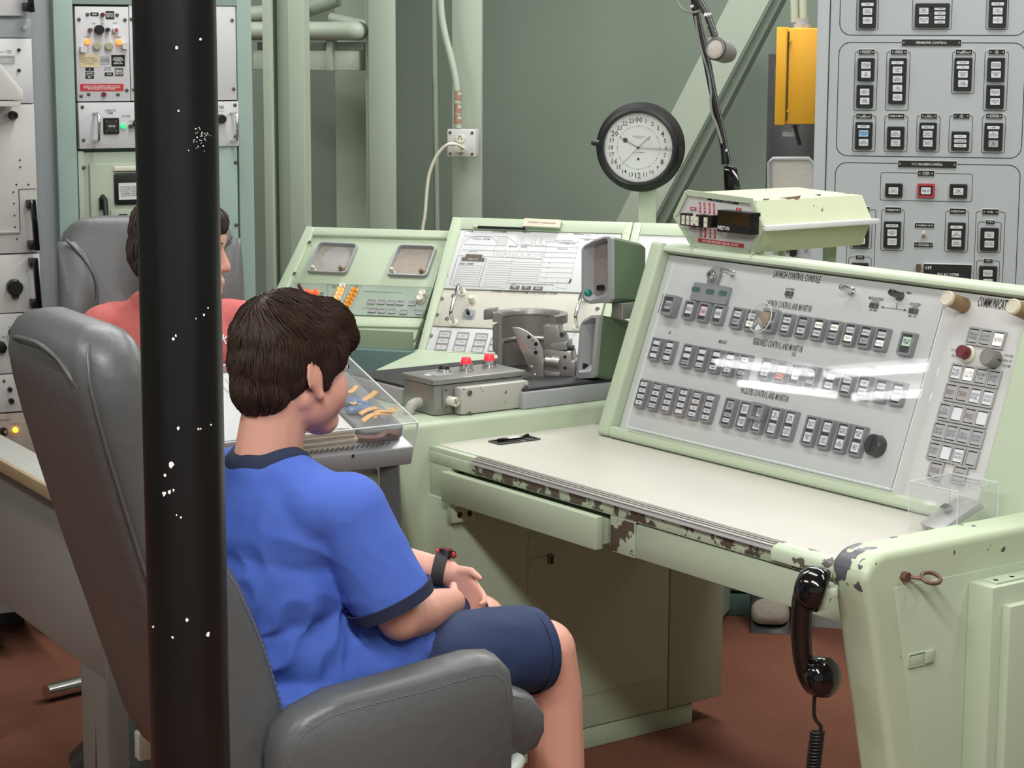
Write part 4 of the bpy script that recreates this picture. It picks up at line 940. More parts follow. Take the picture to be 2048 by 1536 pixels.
def mhandle(u0, v0, u1, v1, lab=None):
    a = MPf.px(u0, v0); c = MPf.px(u1, v1); b = MB(); b.cyl(MPf, *a, 0, .005, .012, 'cream', seg=14); b.cyl(MPf, *c, 0, .005, .012, 'cream', seg=14)
    handle(b, MPf, *a, *c, .045, .0055, 'chrome'); mk('handle', b, stt)
mhandle(925, 586, 908, 646); mhandle(1172, 598, 1156, 655)
x, y = MPf.px(945, 603); b = MB(); b.lathe(MPf, x, y, [(.009, .001), (.009, .018), (.006, .023), (0, .023)], 'cream', seg=16); mk('indicator_lamp', b, stt)
x, y = MPf.px(938, 630); b = MB(); b.rr(MPf, x, y, .036, .034, .008, .001, .0022, 'bezel'); b.lathe(MPf, x, y, [(.014, .002), (.012, .006), (.004, .007), (.004, .022), (0, .024)], 'bezel', seg=16); b.cyl(MPf, x, y, .007, .024, .005, 'black', seg=10); mk('toggle_switch', b, stt)
def lens(par, u, v, w_=.020, h_=.0165, m='lens_grey', fr=MPf, z=.001):
    x, y = fr.px(u, v); b = MB(); b.rring(fr, x, y, w_+.005, h_+.005, .001, .0028, z, z+.003, 'bezel'); b.cbox(fr, x, y, w_, h_, z, z+.0015, m); b.text(fr, rw.choice(WORDS), x, y, .0035, 'ink_soft', z+.0018, w_=w_*.7); return mk('indicator_window', b, par, ang=0)
for (u, v) in ((890, 670), (926, 673), (963, 675)):
    for k in range(4): lens(stt, u-k*3.6, v+k*12.4, .030, .0195)
for k in range(2): lens(stt, 993-k*3.6, 684+k*12.4, .030, .0195)
x, y = MPf.px(1163, 612); mscrew(stt, (1195, 618))
# pencil and eraser box on the top rail
f = MPf; a_ = f.px(945, 453, .01); c_ = f.px(1054, 457, .01)
pc = thing('pencil', f.pt(*a_, .01), 'black pencil with pale sharpened end lying along the top of the locator board', 'pencil')
A_ = f.pt(*a_, .009); B_ = f.pt(*c_, .009); d_ = (B_-A_)
b = MB(); b.tube([A_+d_*.1, B_-d_*.02], .0038, 'black', seg=6); mk('barrel', b, pc)
b = MB(); b.tube([A_, A_+d_*.03, A_+d_*.1], [.0012, .0036, .004], 'paper_old', seg=8); mk('tip', b, pc, label='pale wooden end'); b = MB(); b.tube([B_-d_*.02, B_], .0042, 'steel', seg=8); mk('ferrule', b, pc)
a_ = f.px(1085, 449, .012); b = MB(); fx = f.sub(*a_, .004, -.02); b.cbox(fx, 0, 0, .108, .028, 0, .015, 'green'); 
b = MB(); b.cbox(fx, 0, 0, .108, .026, 0, .010, 'eraser_green'); b.cbox(fx, 0, 0, .109, .027, .010, .016, 'paper_old'); b.text(fx, 'STUDENT CHALK BOX', 0, 0, .0055, 'rust', .0164, w_=.08); eo = mk('chalk_box', b); tag(eo, 'small green and cream chalk box on top of the locator console', 'box')
# desk slab in front of the status console
f = Fr((0, 0, .775), (1, 0, 0), (0, 1, 0)); pp = ppx(f, ((833, 701), (752, 738), (752, 741), (1120, 760), (1200, 715)))
dk = MB(); dk.prism(f, pp, -.04, 0, 'green'); mk('desk_shelf', dk, stt, bevel=.006, segs=3)
pq = [(p[0]*1.0, p[1]) for p in pp]; cx_ = sum(p[0] for p in pp)/5; cy_ = sum(p[1] for p in pp)/5
b = MB(); b.prism(Fr((0, 0, 0), (1, 0, 0), (0, 1, 0)), [(cx_+(p[0]-cx_)*.85, cy_+(p[1]-cy_)*.85) for p in pp], 0, .735, 'green'); mk('pedestal', b, stt)

# alarm console (left) : light green panel with two recessed loudspeakers
al = mconsole('alarm_console', 'light green console with two recessed speakers and orange lamps', MPf.px(617, 458, -.03)[0], MPf.px(826, 690, -.03)[0], MPf.px(757, 458, -.03)[1], MPf.px(700, 690, -.03)[1], -.045, .815, .0, zf=.766)
def ap(pts, h0, h1, m, name, bevel=0, par=None, **k):
    b = MB(); b.prism(MPf, ppx(MPf, pts, h1), h0, h1, m); return mk(name, b, par or al, bevel=bevel, **k)
ap(((612, 450), (628, 452), (624, 470), (537, 660), (515, 700), (492, 700)), -.14, -.018, 'green', 'frame_rail', bevel=.006, segs=3)
ap(((622, 452), (904, 460), (897, 477), (617, 470)), -.05, -.020, 'green', 'frame_rail', bevel=.006, segs=3)
ap(((621, 472), (896, 478), (866, 575), (577, 565)), -.06, -.030, 'green', 'speaker_panel', bevel=.001)
lp2 = ap(((577, 565), (866, 575), (846, 634), (545, 624)), -.06, -.031, 'teal2', 'lamp_panel')
ap(((545, 626), (847, 636), (838, 655), (530, 647)), -.06, -.028, 'green', 'lower_rail', bevel=.003)
ap(((530, 648), (838, 656), (830, 680), (520, 672)), -.07, -.036, 'green', 'lower_panel', bevel=.003)
AZ = -.030
def A5(x, y): return (520+x/5.297, 430+y/5.297)
for i, (q4, out_) in enumerate(((((640, 308), (1055, 328), (925, 640), (500, 622)), 0), (((1480, 335), (1885, 350), (1775, 672), (1345, 655)), 0))):
    P4 = ppx(MPf, [A5(*p) for p in q4], AZ)
    def roundq(P, r=.2, n=4, sc_=1.0):
        c = (sum(p[0] for p in P)/4, sum(p[1] for p in P)/4); P = [(c[0]+(p[0]-c[0])*sc_, c[1]+(p[1]-c[1])*sc_) for p in P]; out = []
        for k in range(4):
            p0, p1, p2 = P[k-1], P[k], P[(k+1) % 4]
            a = (p1[0]+(p0[0]-p1[0])*r, p1[1]+(p0[1]-p1[1])*r); c2 = (p1[0]+(p2[0]-p1[0])*r, p1[1]+(p2[1]-p1[1])*r)
            for j in range(n+1):
                t_ = j/n; out.append(((1-t_)**2*a[0]+2*t_*(1-t_)*p1[0]+t_*t_*c2[0], (1-t_)**2*a[1]+2*t_*(1-t_)*p1[1]+t_*t_*c2[1]))
        return out
    o1 = roundq(P4, .12); o2 = roundq(P4, .12, sc_=.93); o3 = roundq(P4, .12, sc_=.88); n = len(o1)
    b = MB(); P = [MPf.pt(*p, AZ-.005) for p in o1]+[MPf.pt(*p, AZ+.014) for p in o1]+[MPf.pt(*p, AZ+.014) for p in o2]+[MPf.pt(*p, AZ-.001+.002) for p in o3]
    b.add(P, [(k*n+j, k*n+(j+1) % n, (k+1)*n+(j+1) % n, (k+1)*n+j) for k in range(3) for j in range(n)], 'steel_paint')
    sp_ = mk('speaker_frame', b, al, ang=50)
    b = MB(); b.prism(MPf, o2, AZ-.004, AZ+.0012, 'mesh_tan'); c = (sum(p[0] for p in P4)/4, sum(p[1] for p in P4)/4)
    if i == 0: b.lathe(MPf, c[0]+.008, c[1]+.004, [(.042, AZ+.0012), (.03, AZ+.0026), (.01, AZ+.0014), (0, AZ+.0016)], 'lens_grey', seg=28)
    mk('speaker_grille', b, sp_)
    for (x, y), m_ in zip((((580, 585), (873, 590)), ((1418, 610), (1725, 620)))[i], ('cream', 'brown_post')):
        a_ = MPf.px(*A5(x, y+10), AZ); b = MB(); b.lathe(MPf, a_[0], a_[1], [(.010, AZ+.001), (.008, AZ+.004), (.0062, AZ+.005), (.0062, AZ+.022), (.004, AZ+.026), (0, AZ+.026)], m_, seg=12); b.cyl(MPf, a_[0], a_[1], AZ+.001, AZ+.0035, .0105, 'gun', seg=12); mk('knob', b, sp_)
LZ = -.031
def lampk(x, y, r, m, ln_=.012, nm='lamp', par=None):
    a_ = MPf.px(*A5(x, y), LZ+ln_*.6); b = MB(); b.lathe(MPf, a_[0], a_[1], [(r*1.15, LZ), (r*1.15, LZ+.003), (r, LZ+.004), (r, LZ+ln_-.003), (r*.75, LZ+ln_), (r*.4, LZ+ln_-.001), (0, LZ+ln_-.002)], m, seg=14); return mk(nm, b, par or lp2)
for x, y in ((495, 815), (580, 818)): lampk(x, y, .0100, 'orange_lamp')
for i, (x, y) in enumerate(((865, 745), (847, 788), (829, 829), (812, 871), (795, 912), (777, 950), (758, 988))): lampk(x, y, .0088, ('cream', 'amber_on', 'amber_soft', 'amber_soft', 'amber_soft', 'cream', 'amber_on')[i])
for x, y in ((996, 790), (976, 832), (955, 873), (935, 912), (915, 955)): lampk(x, y, .0080, 'amber_off', .014)
for x, y in ((1717, 830), (1693, 883)): lampk(x, y, .011, 'cream', .018, 'push_button')
lampk(420, 760, .0055, 'rust', .03, 'toggle_switch')
lampk(278, 797, .008, 'black', .008, 'fuse_holder'); 
for u, v in ((1150, 855), (1255, 858), (1355, 862), (1455, 865), (1585, 872), (1160, 945), (1265, 950), (1370, 955), (1492, 962), (1665, 968)):
    lens(lp2, *A5(u, v), .0175, .0105, z=LZ, fr=MPf)
b = MB()
def aln(x0, y0, x1, y1, t=.0008): a_ = MPf.px(*A5(x0, y0), LZ); c_ = MPf.px(*A5(x1, y1), LZ); b.bar(MPf.pt(*a_, LZ+.0005), MPf.pt(*c_, LZ+.0005), t, .0003, MPf.n, 'ink_soft')
for p in (((712, 738), (925, 748), (810, 1015), (735, 1000)), ((955, 745), (1075, 752), (945, 1040), (850, 1030)), ((1655, 925), (1700, 810), (1775, 812), (1745, 925))):
    for k in range(4): aln(*p[k], *p[(k+1) % 4])
for k in range(3): pass
aln(1095, 812, 1510, 822); aln(1075, 985, 1415, 1000); aln(1415, 1000, 1440, 930)
for s, x, y, w_ in (('MASTER\nCONTROL', 785, 765, .012), ('KLAXON\nSILENCE', 420, 828, .012), ('LAMP\nTEST', 655, 832, .012), ('HAZARD\nTEST', 1020, 768, .010), ('TRIPWIRE SECURITY', 1240, 998, .03), ('ALARM', 1650, 1008, .012)):
    a_ = MPf.px(*A5(x, y), LZ); b.text(MPf, s, a_[0], a_[1], .004, 'ink', LZ+.0004, w_=w_)
mk('lettering', b, lp2, ang=0)
b = MB(); a_ = MPf.px(*A5(555, 885), LZ); b.cbox(MPf, *a_, .022, .006, LZ, LZ+.006, 'black'); mk('slot', b, al)
mk('screw', (lambda b_: (screw(b_, MPf.sub(*MPf.px(*A5(525, 290), -.018), -.018), 0, 0, .006, h=.003), screw(b_, MPf.sub(*MPf.px(*A5(367, 620), -.018), -.018), 0, 0, .006, h=.003), b_)[2])(MB()), al, kind='stuff')
# teal base cabinet below and behind
f = Fr(hit(650, 700, (0, 5.75, 0), V((0, 1, 0))), EM, EZ); x0, x1 = f.px(520, 700)[0], f.px(830, 700)[0]
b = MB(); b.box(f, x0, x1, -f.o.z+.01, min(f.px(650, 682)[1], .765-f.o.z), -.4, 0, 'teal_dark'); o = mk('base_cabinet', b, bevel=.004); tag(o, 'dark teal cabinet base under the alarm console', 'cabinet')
# teal plinth seen under the desk on the far right, with the foot pedal
f = Fr(V((.676, 5.72, 0)), -hdir(-17000, 40), EZ); x0 = f.px(1400, 1200)[0]; x1 = f.px(1600, 1200)[0]
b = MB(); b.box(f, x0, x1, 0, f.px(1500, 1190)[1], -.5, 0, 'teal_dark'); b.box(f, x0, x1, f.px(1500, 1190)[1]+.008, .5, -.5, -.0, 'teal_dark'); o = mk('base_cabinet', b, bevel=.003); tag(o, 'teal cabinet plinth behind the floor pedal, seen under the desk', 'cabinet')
f = Fr(hit(1540, 1262, (0, 0, 0), EZ), (1, -.1, 0), (.1, 1, 0))
fp_ = thing('foot_pedal', f.pt(0, 0, 0), 'worn tan and black foot pedal on the red carpet behind the desk', 'pedal')
b = MB(); b.prism(Fr(f.pt(0, 0, 0), f.ey, f.n), [(-.03, 0), (.06, 0), (.11, .08), (.09, .085)], -.055, .055, 'black'); mk('frame', b, fp_, bevel=.003)
b = MB(); g = Fr(f.pt(0, -.02, .02), f.ex, f.ey*.75+f.n*.66); b.loft([[g.pt(x, y, h) for x, y in rrpts(0, .045, .105*(1-.25*k), .08*(1-.25*k), .03, 4)] for k, h in ((0, 0), (.3, .012), (.9, .02))], 'mesh_tan'); mk('tread', b, fp_, ang=60)

# ---------------------------------------------------------------- things standing on the left arm of the console
A_z = .79
tr = thing('equipment_tray', L(-.3, 0, A_z), 'grey metal tray with black mat on the left arm of the console', 'tray')
TP = [(-.132, -.135), (-.132, .30), (-.56, .30), (-.56, -.33), (-.33, -.33), (-.33, -.135)]; b = MB(); b.prism(LH, TP, A_z, A_z+.040, 'steel_paint'); mk('tray', b, tr, bevel=.005)
TP = [(-.138, -.129), (-.138, .294), (-.554, .294), (-.554, -.324), (-.336, -.324), (-.336, -.129)]; b = MB(); b.prism(LH, TP, A_z+.040, A_z+.047, 'black_rough'); mk('mat', b, tr, bevel=.002, label='black rubber mat')
TZ = A_z+.047
def spk(outer, gr, back, lab, pil, kno, tp=.065, d1=.010):
    F = Ft(tp); O = ppx(F, outer); G = ppx(F, gr); t_ = thing('loudspeaker', F.pt(sum(p[0] for p in O)/len(O), min(p[1] for p in O), -.05), lab, 'speaker', 'green loudspeakers beside the console')
    B = ppx(F, back, -.11); n = len(O); c = (sum(p[0] for p in O)/n, sum(p[1] for p in O)/n)
    b = MB(); S = [[F.pt(c[0]+(p[0]-c[0])*k, c[1]+(p[1]-c[1])*k, -z) for p in O] for z, k in ((d1-.006, .97), (d1, .98))]
    bx0 = min(p[0] for p in B); bx1 = max(p[0] for p in B); by0 = min(p[1] for p in B); by1 = max(p[1] for p in B)
    ox0 = min(p[0] for p in O); ox1 = max(p[0] for p in O); oy0 = min(p[1] for p in O); oy1 = max(p[1] for p in O)
    sh = bx1-ox1
    S.append([F.pt(p[0]+sh, by0+(p[1]-oy0)/(oy1-oy0)*(by1-by0), -.10) for p in O]); S.append([F.pt(c[0]+(p[0]-c[0])*.86+sh, by0+(c[1]+(p[1]-c[1])*.88-oy0)/(oy1-oy0)*(by1-by0), -.118) for p in O])
    b.loft(S, 'speaker_green', cap=False); b.add(S[-1], [tuple(range(n))], 'speaker_green'); mk('case', b, t_, ang=25)
    # bezel: outer ring and sloping inner wall down to the grille
    gx = [G[min(range(len(G)), key=lambda k: (G[k][0]-p[0])**2+(G[k][1]-p[1])**2)] for p in O]
    P = [F.pt(*p, -d1) for p in O]+[F.pt(*p, 0) for p in O]+[F.pt(p[0]+(q[0]-p[0])*.45, p[1]+(q[1]-p[1])*.45, .002) for p, q in zip(O, gx)]+[F.pt(*q, -.022) for q in gx]
    b = MB(); b.add(P, [(k*n+j, k*n+(j+1) % n, (k+1)*n+(j+1) % n, (k+1)*n+j) for k in range(3) for j in range(n)], 'steel_paint'); mk('bezel', b, t_, ang=30)
    b = MB(); b.prism(F, G, -.03, -.021, 'mesh_tan'); g_ = mk('grille', b, t_)
    b = MB(); gy0 = min(p[1] for p in G); gy1 = max(p[1] for p in G)
    def xr(y):
        xs_ = []
        for k in range(len(G)):
            p, q = G[k], G[(k+1) % len(G)]
            if (p[1]-y)*(q[1]-y) < 0: xs_.append(p[0]+(q[0]-p[0])*(y-p[1])/(q[1]-p[1]))
        return (min(xs_), max(xs_)) if len(xs_) > 1 else None
    y = gy0+.003
    while y < gy1-.003:
        r_ = xr(y)
        if r_: b.box(F, r_[0], r_[1], y, y+.0014, -.021, -.0198, 'lens_grey')
        y += .0034
    mk('grille_rib', b, g_, kind='stuff', ang=0)
    x, y = F.px(*pil, -.012); b = MB(); b.sph(F.pt(x, y, -.010), .0105, 'teal_button', fr=F); mk('pilot_lamp', b, t_, label='green pilot lamp')
    x, y = F.px(*kno, -.02); b = MB(); b.cyl(F, x, y, -.021, -.006, .007, 'black', seg=12); mk('volume_knob', b, t_)
    return F, O, t_
spk(((1163, 499), (1168, 491), (1187, 480), (1207, 473), (1219, 473), (1222, 478), (1222, 598), (1217, 605), (1182, 608), (1170, 604), (1163, 592)), ((1175, 495), (1184, 489), (1210, 481), (1211, 575), (1196, 590), (1180, 594), (1174, 588)), ((1240, 487), (1291, 487), (1284, 600), (1232, 604)), 'upper green loudspeaker with silver bezel, mounted beside the launch panel', (1177, 586), (1206, 575))
spk(((1160, 650), (1166, 641), (1182, 631), (1195, 630), (1199, 634), (1189, 750), (1185, 756), (1158, 757), (1152, 752)), ((1171, 649), (1177, 645), (1185, 642), (1178, 729), (1171, 730), (1166, 730)), ((1220, 640), (1266, 640), (1240, 760), (1195, 762)), 'lower green loudspeaker with silver bezel, standing on the black mat', (1162, 737), (1175, 731))
b = MB(); b.box(LH, -.13, .02, .13, .16, 1.006, 1.012, 'steel'); b.box(LH, -.11, -.07, .10, .15, .985, 1.022, 'box_grey'); b.cyl(Fr(L(-.05, .12, 1.0), E2, EZ), 0, 0, 0, .03, .007, 'black'); o = mk('speaker_bracket', b, bevel=.001); tag(o, 'small metal bracket between the two green loudspeakers', 'bracket')

# cutaway valve housing on the mat
vo = hit(1060, 738, (0, 0, TZ), EZ)
VF = Fr(vo, (1, 0, 0), (0, 1, 0)); VV = Fr(vo-V((0, .07, 0)), V((.97, -.24, 0)), EZ)
vt = thing('cutaway_valve', vo, 'cutaway metal butterfly valve with polished blade standing on the black mat', 'valve')
k_ = .0000
zt = VV.px(1060, 622)[1]; R0 = .068; R1 = .078; R2 = .090
VF = Fr(V((vo.x, vo.y+.0, TZ)), (1, 0, 0), (0, 1, 0)); zt = .135
b = MB(); prof = [(R1, 0), (R1, zt-.020), (R2, zt-.020), (R2, zt), (R2-.012, zt+.002), (R0+.003, zt), (R0, zt-.004), (R0-.001, zt-.012), (R0+.001, zt-.014), (R0+.001, .07), (R0-.003, .066), (R0-.003, .062), (R0, .058), (R0, 0)]
N_ = 40; A0, A1 = rad(-48), rad(192); P = []
for i in range(N_+1):
    a = A0+(A1-A0)*i/N_; P += [VF.pt(r*cos(a), r*sin(a), z) for r, z in prof]
k = len(prof); f_ = [(i*k+j, (i+1)*k+j, (i+1)*k+(j+1) % k, i*k+(j+1) % k) for i in range(N_) for j in range(k)]+[tuple(range(k)), tuple(range(N_*k, N_*k+k))[::-1]]
b.add(P, f_, 'cast'); mk('body', b, vt, ang=30)
def vpoly(pts, h0, h1, m, name='lug', bevel=.0012, **kk):
    b = MB(); b.prism(VV, ppx(VV, pts, h1), h0, h1, m); return mk(name, b, vt, bevel=bevel, **kk)
vpoly(((967, 620), (990, 617), (990, 638), (967, 640)), -.10, -.065, 'cast')
vpoly(((985, 650), (1000, 650), (1000, 718), (985, 700)), -.10, -.05, 'cast')
vpoly(((1086, 652), (1116, 650), (1120, 672), (1128, 672), (1132, 700), (1088, 702)), -.05, -.004, 'cast')
vpoly(((1088, 700), (1141, 704), (1143, 722), (1149, 724), (1150, 760), (1120, 760), (1120, 748), (1088, 745)), -.05, .010, 'cast')
vpoly(((1088, 741), (1120, 745), (1118, 764), (1088, 768)), -.03, .014, 'cast', name='foot')
vpoly(((1101, 688), (1133, 684), (1134, 700), (1101, 702)), -.06, .004, 'cast')
b = MB(); a_ = VV.px(1091, 722, .01); c_ = VV.px(1126, 728, .01); g = Fr(VV.pt(*a_, .010), EZ, VV.n); 
b.tube([VV.pt(*a_, .010), VV.pt(a_[0]+.018, a_[1]-.001, .010)], .0105, 'polished', seg=16); b.tube([VV.pt(a_[0]+.016, a_[1], .010), VV.pt(a_[0]+.034, a_[1]-.002, .010)], .0135, 'polished', seg=16); mk('shaft', b, vt)
bl = vpoly(((1023, 654), (1040, 656), (1055, 663), (1066, 672), (1075, 680), (1086, 700), (1087, 757), (1070, 764), (1062, 748), (1047, 712), (1034, 682)), .030, .036, 'polished', name='blade', label='polished silver blade plate')
b = MB()
for u, v, r in ((1058, 674, .0045), (1072, 688, .005), (1071.5, 705, .0048), (1065, 681, .0016), (1071, 697, .0016)): x, y = VV.px(u, v, .036); b.cyl(VV, x, y, .0362, .0366, r, 'black', seg=12)
for u, v in ((1061, 736), (1068, 752)): x, y = VV.px(u, v, .036); b.cyl(VV, x, y, .036, .042, .0035, 'chrome', seg=8)
for u, v in ((1130, 714), (1130, 736)): x, y = VV.px(u, v, .010); b.cyl(VV, x, y, .0101, .0106, .004, 'black', seg=10)
x, y = VV.px(1124, 669, 0); b.cyl(VV, x, y, -.03, .004, .005, 'gun', seg=8); x, y = VV.px(1140, 697, 0); b.tube([VV.pt(x-.02, y, -.02), VV.pt(x+.006, y-.001, -.02)], .0065, 'gun', seg=10)
mk('bolt', b, vt, kind='stuff')

# grey junction box with red lamps
s0 = -.15; tb0 = -.345; 
jb = thing('junction_box', L(-.22, -.2, A_z), 'worn grey metal control box with two red lamps on the console arm', 'control box')
B0 = A_z+.001
JG = Fs(-.175)
tl = JG.px(868, 838)[0]; trr = JG.px(1045, 742)[0]; zt = JG.px(868, 772)[1]
b = MB(); b.box(LH, -.30, -.175, tl, trr+.004, B0, zt+.0, 'box_grey'); mk('housing', b, jb, bevel=.004, segs=2)
lid = MB(); zr = .014
lid.box(LH, -.304, -.171, tl-.004, trr+.008, zt+.001, zt+zr, 'box_grey'); mk('lid', lid, jb, bevel=.003)
JT = Fr(L(0, 0, zt+zr), E1, E2)
fx0 = Fs(-.145); a_ = fx0.px(922, 840); c_ = fx0.px(1058, 762); 
b = MB(); b.box(fx0, fx0.px(922, 800)[0], fx0.px(1058, 800)[0], B0+.001, fx0.px(990, 769)[1], -.028, 0, 'box_light'); jc = mk('front_cover', b, jb, bevel=.004, label='pale front cover with chipped paint')
b = MB()
for u, v in ((939, 786), (939, 829), (1051, 775), (1050, 815)): x, y = fx0.px(u, v); screw(b, fx0, x, y, .0072, h=.0035)
mk('screw', b, jb, kind='stuff')
gx = Fs(-.174); a_ = gx.px(890, 797); b = MB(); b.rr(gx, a_[0], a_[1], .014, .052, .006, 0, .004, 'box_grey'); screw(b, gx.sub(a_[0], a_[1]+.019, .004), 0, 0, .004); screw(b, gx.sub(a_[0], a_[1]-.019, .004), 0, 0, .004); mk('side_plate', b, jb)
a_ = gx.px(907, 803, .02); b = MB(); b.lathe(gx, a_[0], a_[1], [(.0105, 0), (.0105, .03), (.009, .032), (.0085, .030), (0, .030)], 'cream', seg=18)
for q_ in range(2): b.cbox(gx.sub(*a_, 0, q_*pi/2+.5), 0, 0, .015, .002, .030, .0315, 'bezel')
mk('conduit_plug', b, jb, label='cream round plug')
def jlamp(u, v, m, r, hb, hc, nm):
    x, y = JT.px(u, v); b = MB(); b.lathe(JT, x, y, [(r*1.15, 0), (r*1.15, .003), (r, .004), (r, hb)], 'chrome', seg=22); o = mk(nm, b, jb)
    b = MB(); b.lathe(JT, x, y, [(r*.86, hb-.001), (r*.84, hb+hc*.25), (r*.70, hb+hc*.9), (r*.6, hb+hc), (0, hb+hc)], m, seg=22); mk('cap', b, o, label=('red lamp cap' if m == 'red_cap' else None)); return o
jlamp(888, 744, 'black', .0145, .008, .007, 'push_button'); jlamp(932.5, 741, 'red_cap', .0150, .016, .014, 'lamp'); jlamp(978.5, 734, 'red_cap', .0150, .016, .014, 'lamp')
x, y = JT.px(862, 750); b = MB(); b.cbox(JT.sub(x, y, 0, pi/2), 0, .002, .03, .018, 0, .001, 'panel_white'); mk('label_plate', b, jb)
x, y = JT.px(910, 745); b = MB(); b.cbox(JT, -.236, tl+.055, .06, .05, 0, .0012, 'steel_paint'); mk('legend_plate', b, jb)
# elbow fitting on the left end
f = Ft(tl); x, y = f.px(840, 805); b = MB(); q = f.pt(x, y, 0)
b.tube([q, q-E2*.012, q-E2*.022-EZ*.004, q-E2*.028-EZ*.014, q-E2*.029-EZ*.028], [.012, .0125, .0125, .012, .011], 'box_light', seg=14); b.tube([q-E2*.029-EZ*.022, q-E2*.029-EZ*.030], .0135, 'cast', seg=8); mk('elbow', b, jb, ang=50)

# ---------------------------------------------------------------- display stand with books under a clear case
SE = V((.848, .53, 0)).normalized(); SN = V((-SE.y, SE.x, 0))           # SE along the front edge, SN away from us
sA = hit(830, 893, (0, 0, .834), EZ)                                  # right front top corner
SI = rad(0); 
ld = hit(842, 850, (0, 0, .845), EZ)
st = thing('display_stand', V((sA.x-.2, sA.y, 0)), 'grey metal display stand with dark legs holding old binders', 'stand')
SLs = rad(17.5)
SW = SN                                                              # depth direction runs far left
SP = Fr(sA, SE, SN*cos(SLs)+EZ*sin(SLs))                              # sloping tray surface
wid = .57; dep = .315
x_l = SP.px(450, 700)[0]
b = MB(); b.box(SP, -wid, .0, -.0, dep, -.04, 0, 'steel_paint'); mk('tray', b, st, bevel=.005, label='grey tray with a sloping top')
for (x, y) in ((-.035, .03), (-wid+.05, .03), (-.035, dep-.05), (-wid+.05, dep-.05)):
    q = SP.pt(x, y, -.04); b = MB(); b.tube([q, V((q.x+.03*(1 if x > -.1 else -1), q.y, 0))], .026, 'stand_dark', seg=4); mk('leg', b, st)
b = MB(); q = SP.pt(-.31, .03, -.05); q2 = V((q.x, q.y, .10)); fr = Fr(V((sA.x, sA.y, 0))+SN*.06, SE, EZ); b.box(fr, -.33, -.05, .02, sA.z-.05, -.02, 0, 'green'); mk('front_sheet', b, st)
x, y = Fr(SP.pt(0, 0, 0), SE, EZ).px(706, 912); b = MB(); b.cyl(Fr(SP.pt(0, 0, 0), SE, EZ), x, y, 0, .0006, .003, 'black', seg=10); mk('hole', b, st)
# stack of old binders
rb = random.Random(11); bk = thing('binder_stack', SP.pt(-.3, .2, 0), 'thick pile of worn yellowed pages bound in an open book on the stand', 'book')
zz = .001
for k in range(9):
    th = rb.uniform(.0035, .0055); sh = rb.uniform(-.006, .006); b = MB(); n = 14; x0_, x1_ = -wid+.03, -.125+sh
    pts = []
    low = [(x0_+(x1_-x0_)*i/n, zz+rb.uniform(-.0005, .0005)) for i in range(n+1)]; up_ = [(x, z+th*rb.uniform(.75, 1)) for x, z in low][::-1]
    g = Fr(SP.pt(0, .012+rb.uniform(0, .008), 0), SP.ex, SP.n); b.prism(g, low+up_, 0, -(dep-.05), 'paper_old' if k % 3 else 'paper_edge'); mk('page_block', b, bk); zz += th
b = MB()
for k in range(26): x = -.06-k*.011; b.tube([SP.pt(x, .008, zz-.035), SP.pt(x+.006, .006, zz-.028)], .0016, 'ink', seg=5)
mk('spiral_binding', b, bk, kind='stuff')
b = MB(); g = Fr(SP.pt(0, .02, zz), SP.ex, SP.ey); pts = []
page = [(-wid+.02, .0), (-.140, .0), (-.140, dep-.045), (-wid+.02, dep-.045)]
b.prism(g, page, 0, .004, 'paper'); mk('open_page', b, bk, label='plain white top page')
for k in range(9): 
    b = MB(); b.box(SP, -.152-.018*k-.012, -.152-.018*k, .02, dep-.05, zz+.004, zz+.0055+.0008*(k % 3), 'paper_ridge'); mk('page_fold', b, bk)
# items under the case: grey cushion, blue packets, orange ribbons
b = MB(); b.rr(SP, -.055, .165, .098, .27, .02, .001, .027, 'cushion_grey', seg=4); o = mk('foam_pad', b, bevel=.006, segs=3); tag(o, 'grey foam pad under the clear case beside the pages', 'pad')
for i, (x, y, rot, ln_) in enumerate(((-.085, .285, .5, .075), (-.075, .25, .35, .07), (-.060, .215, .2, .05), (-.045, .165, .45, .085), (-.060, .105, .3, .05), (-.055, .075, .3, .08), (-.035, .085, .45, .075))):
    f = SP.sub(x, y*.85, .0365+.001*i, rot); b = MB(); ps = [f.pt(ln_*(t_-.5), .004*sin(t_*7), .004*sin(t_*6+i)) for t_ in [j/8 for j in range(9)]]
    b.loft([[p+f.ey*.0055, p-f.ey*.0055, p-f.ey*.0055+f.n*.0015, p+f.ey*.0055+f.n*.0015] for p in ps], 'binder_orange'); o = mk('ribbon', b, ang=60)
    tag(o, ('orange ribbon tab, farthest back under the clear case', 'orange ribbon tab, second from the back under the clear case', 'short orange ribbon tab in the middle beside the blue packets', 'long orange ribbon tab reaching toward the right rim of the case', 'short orange ribbon tab below the blue packets', 'bright orange ribbon tab nearest the front left of the pad', 'orange ribbon tab nearest the front right corner of the case')[i], 'ribbon', 'orange ribbon tabs under the clear case')
for i, (x, y, rot, w_, h_) in enumerate(((-.085, .225, .1, .05, .03), (-.075, .175, -.3, .085, .035), (-.07, .13, .1, .06, .025))):
    f = SP.sub(x, y*.85, .0285, rot); b = MB(); b.loft([rrpts(0, 0, w_*k2, h_*k2, .01, 3) and [f.pt(px_, py_, z_) for px_, py_ in rrpts(0, 0, w_*k2, h_*k2, .01, 3)] for k2, z_ in ((.8, 0), (1, .004), (.95, .008), (.6, .011))], 'binder_blue'); o = mk('blue_packet', b, ang=60)
    tag(o, ('small blue printed packet at the back under the clear case', 'largest blue printed packet in the middle under the clear case', 'blue printed packet nearest the front under the clear case')[i], 'packet', 'blue packets under the clear case')
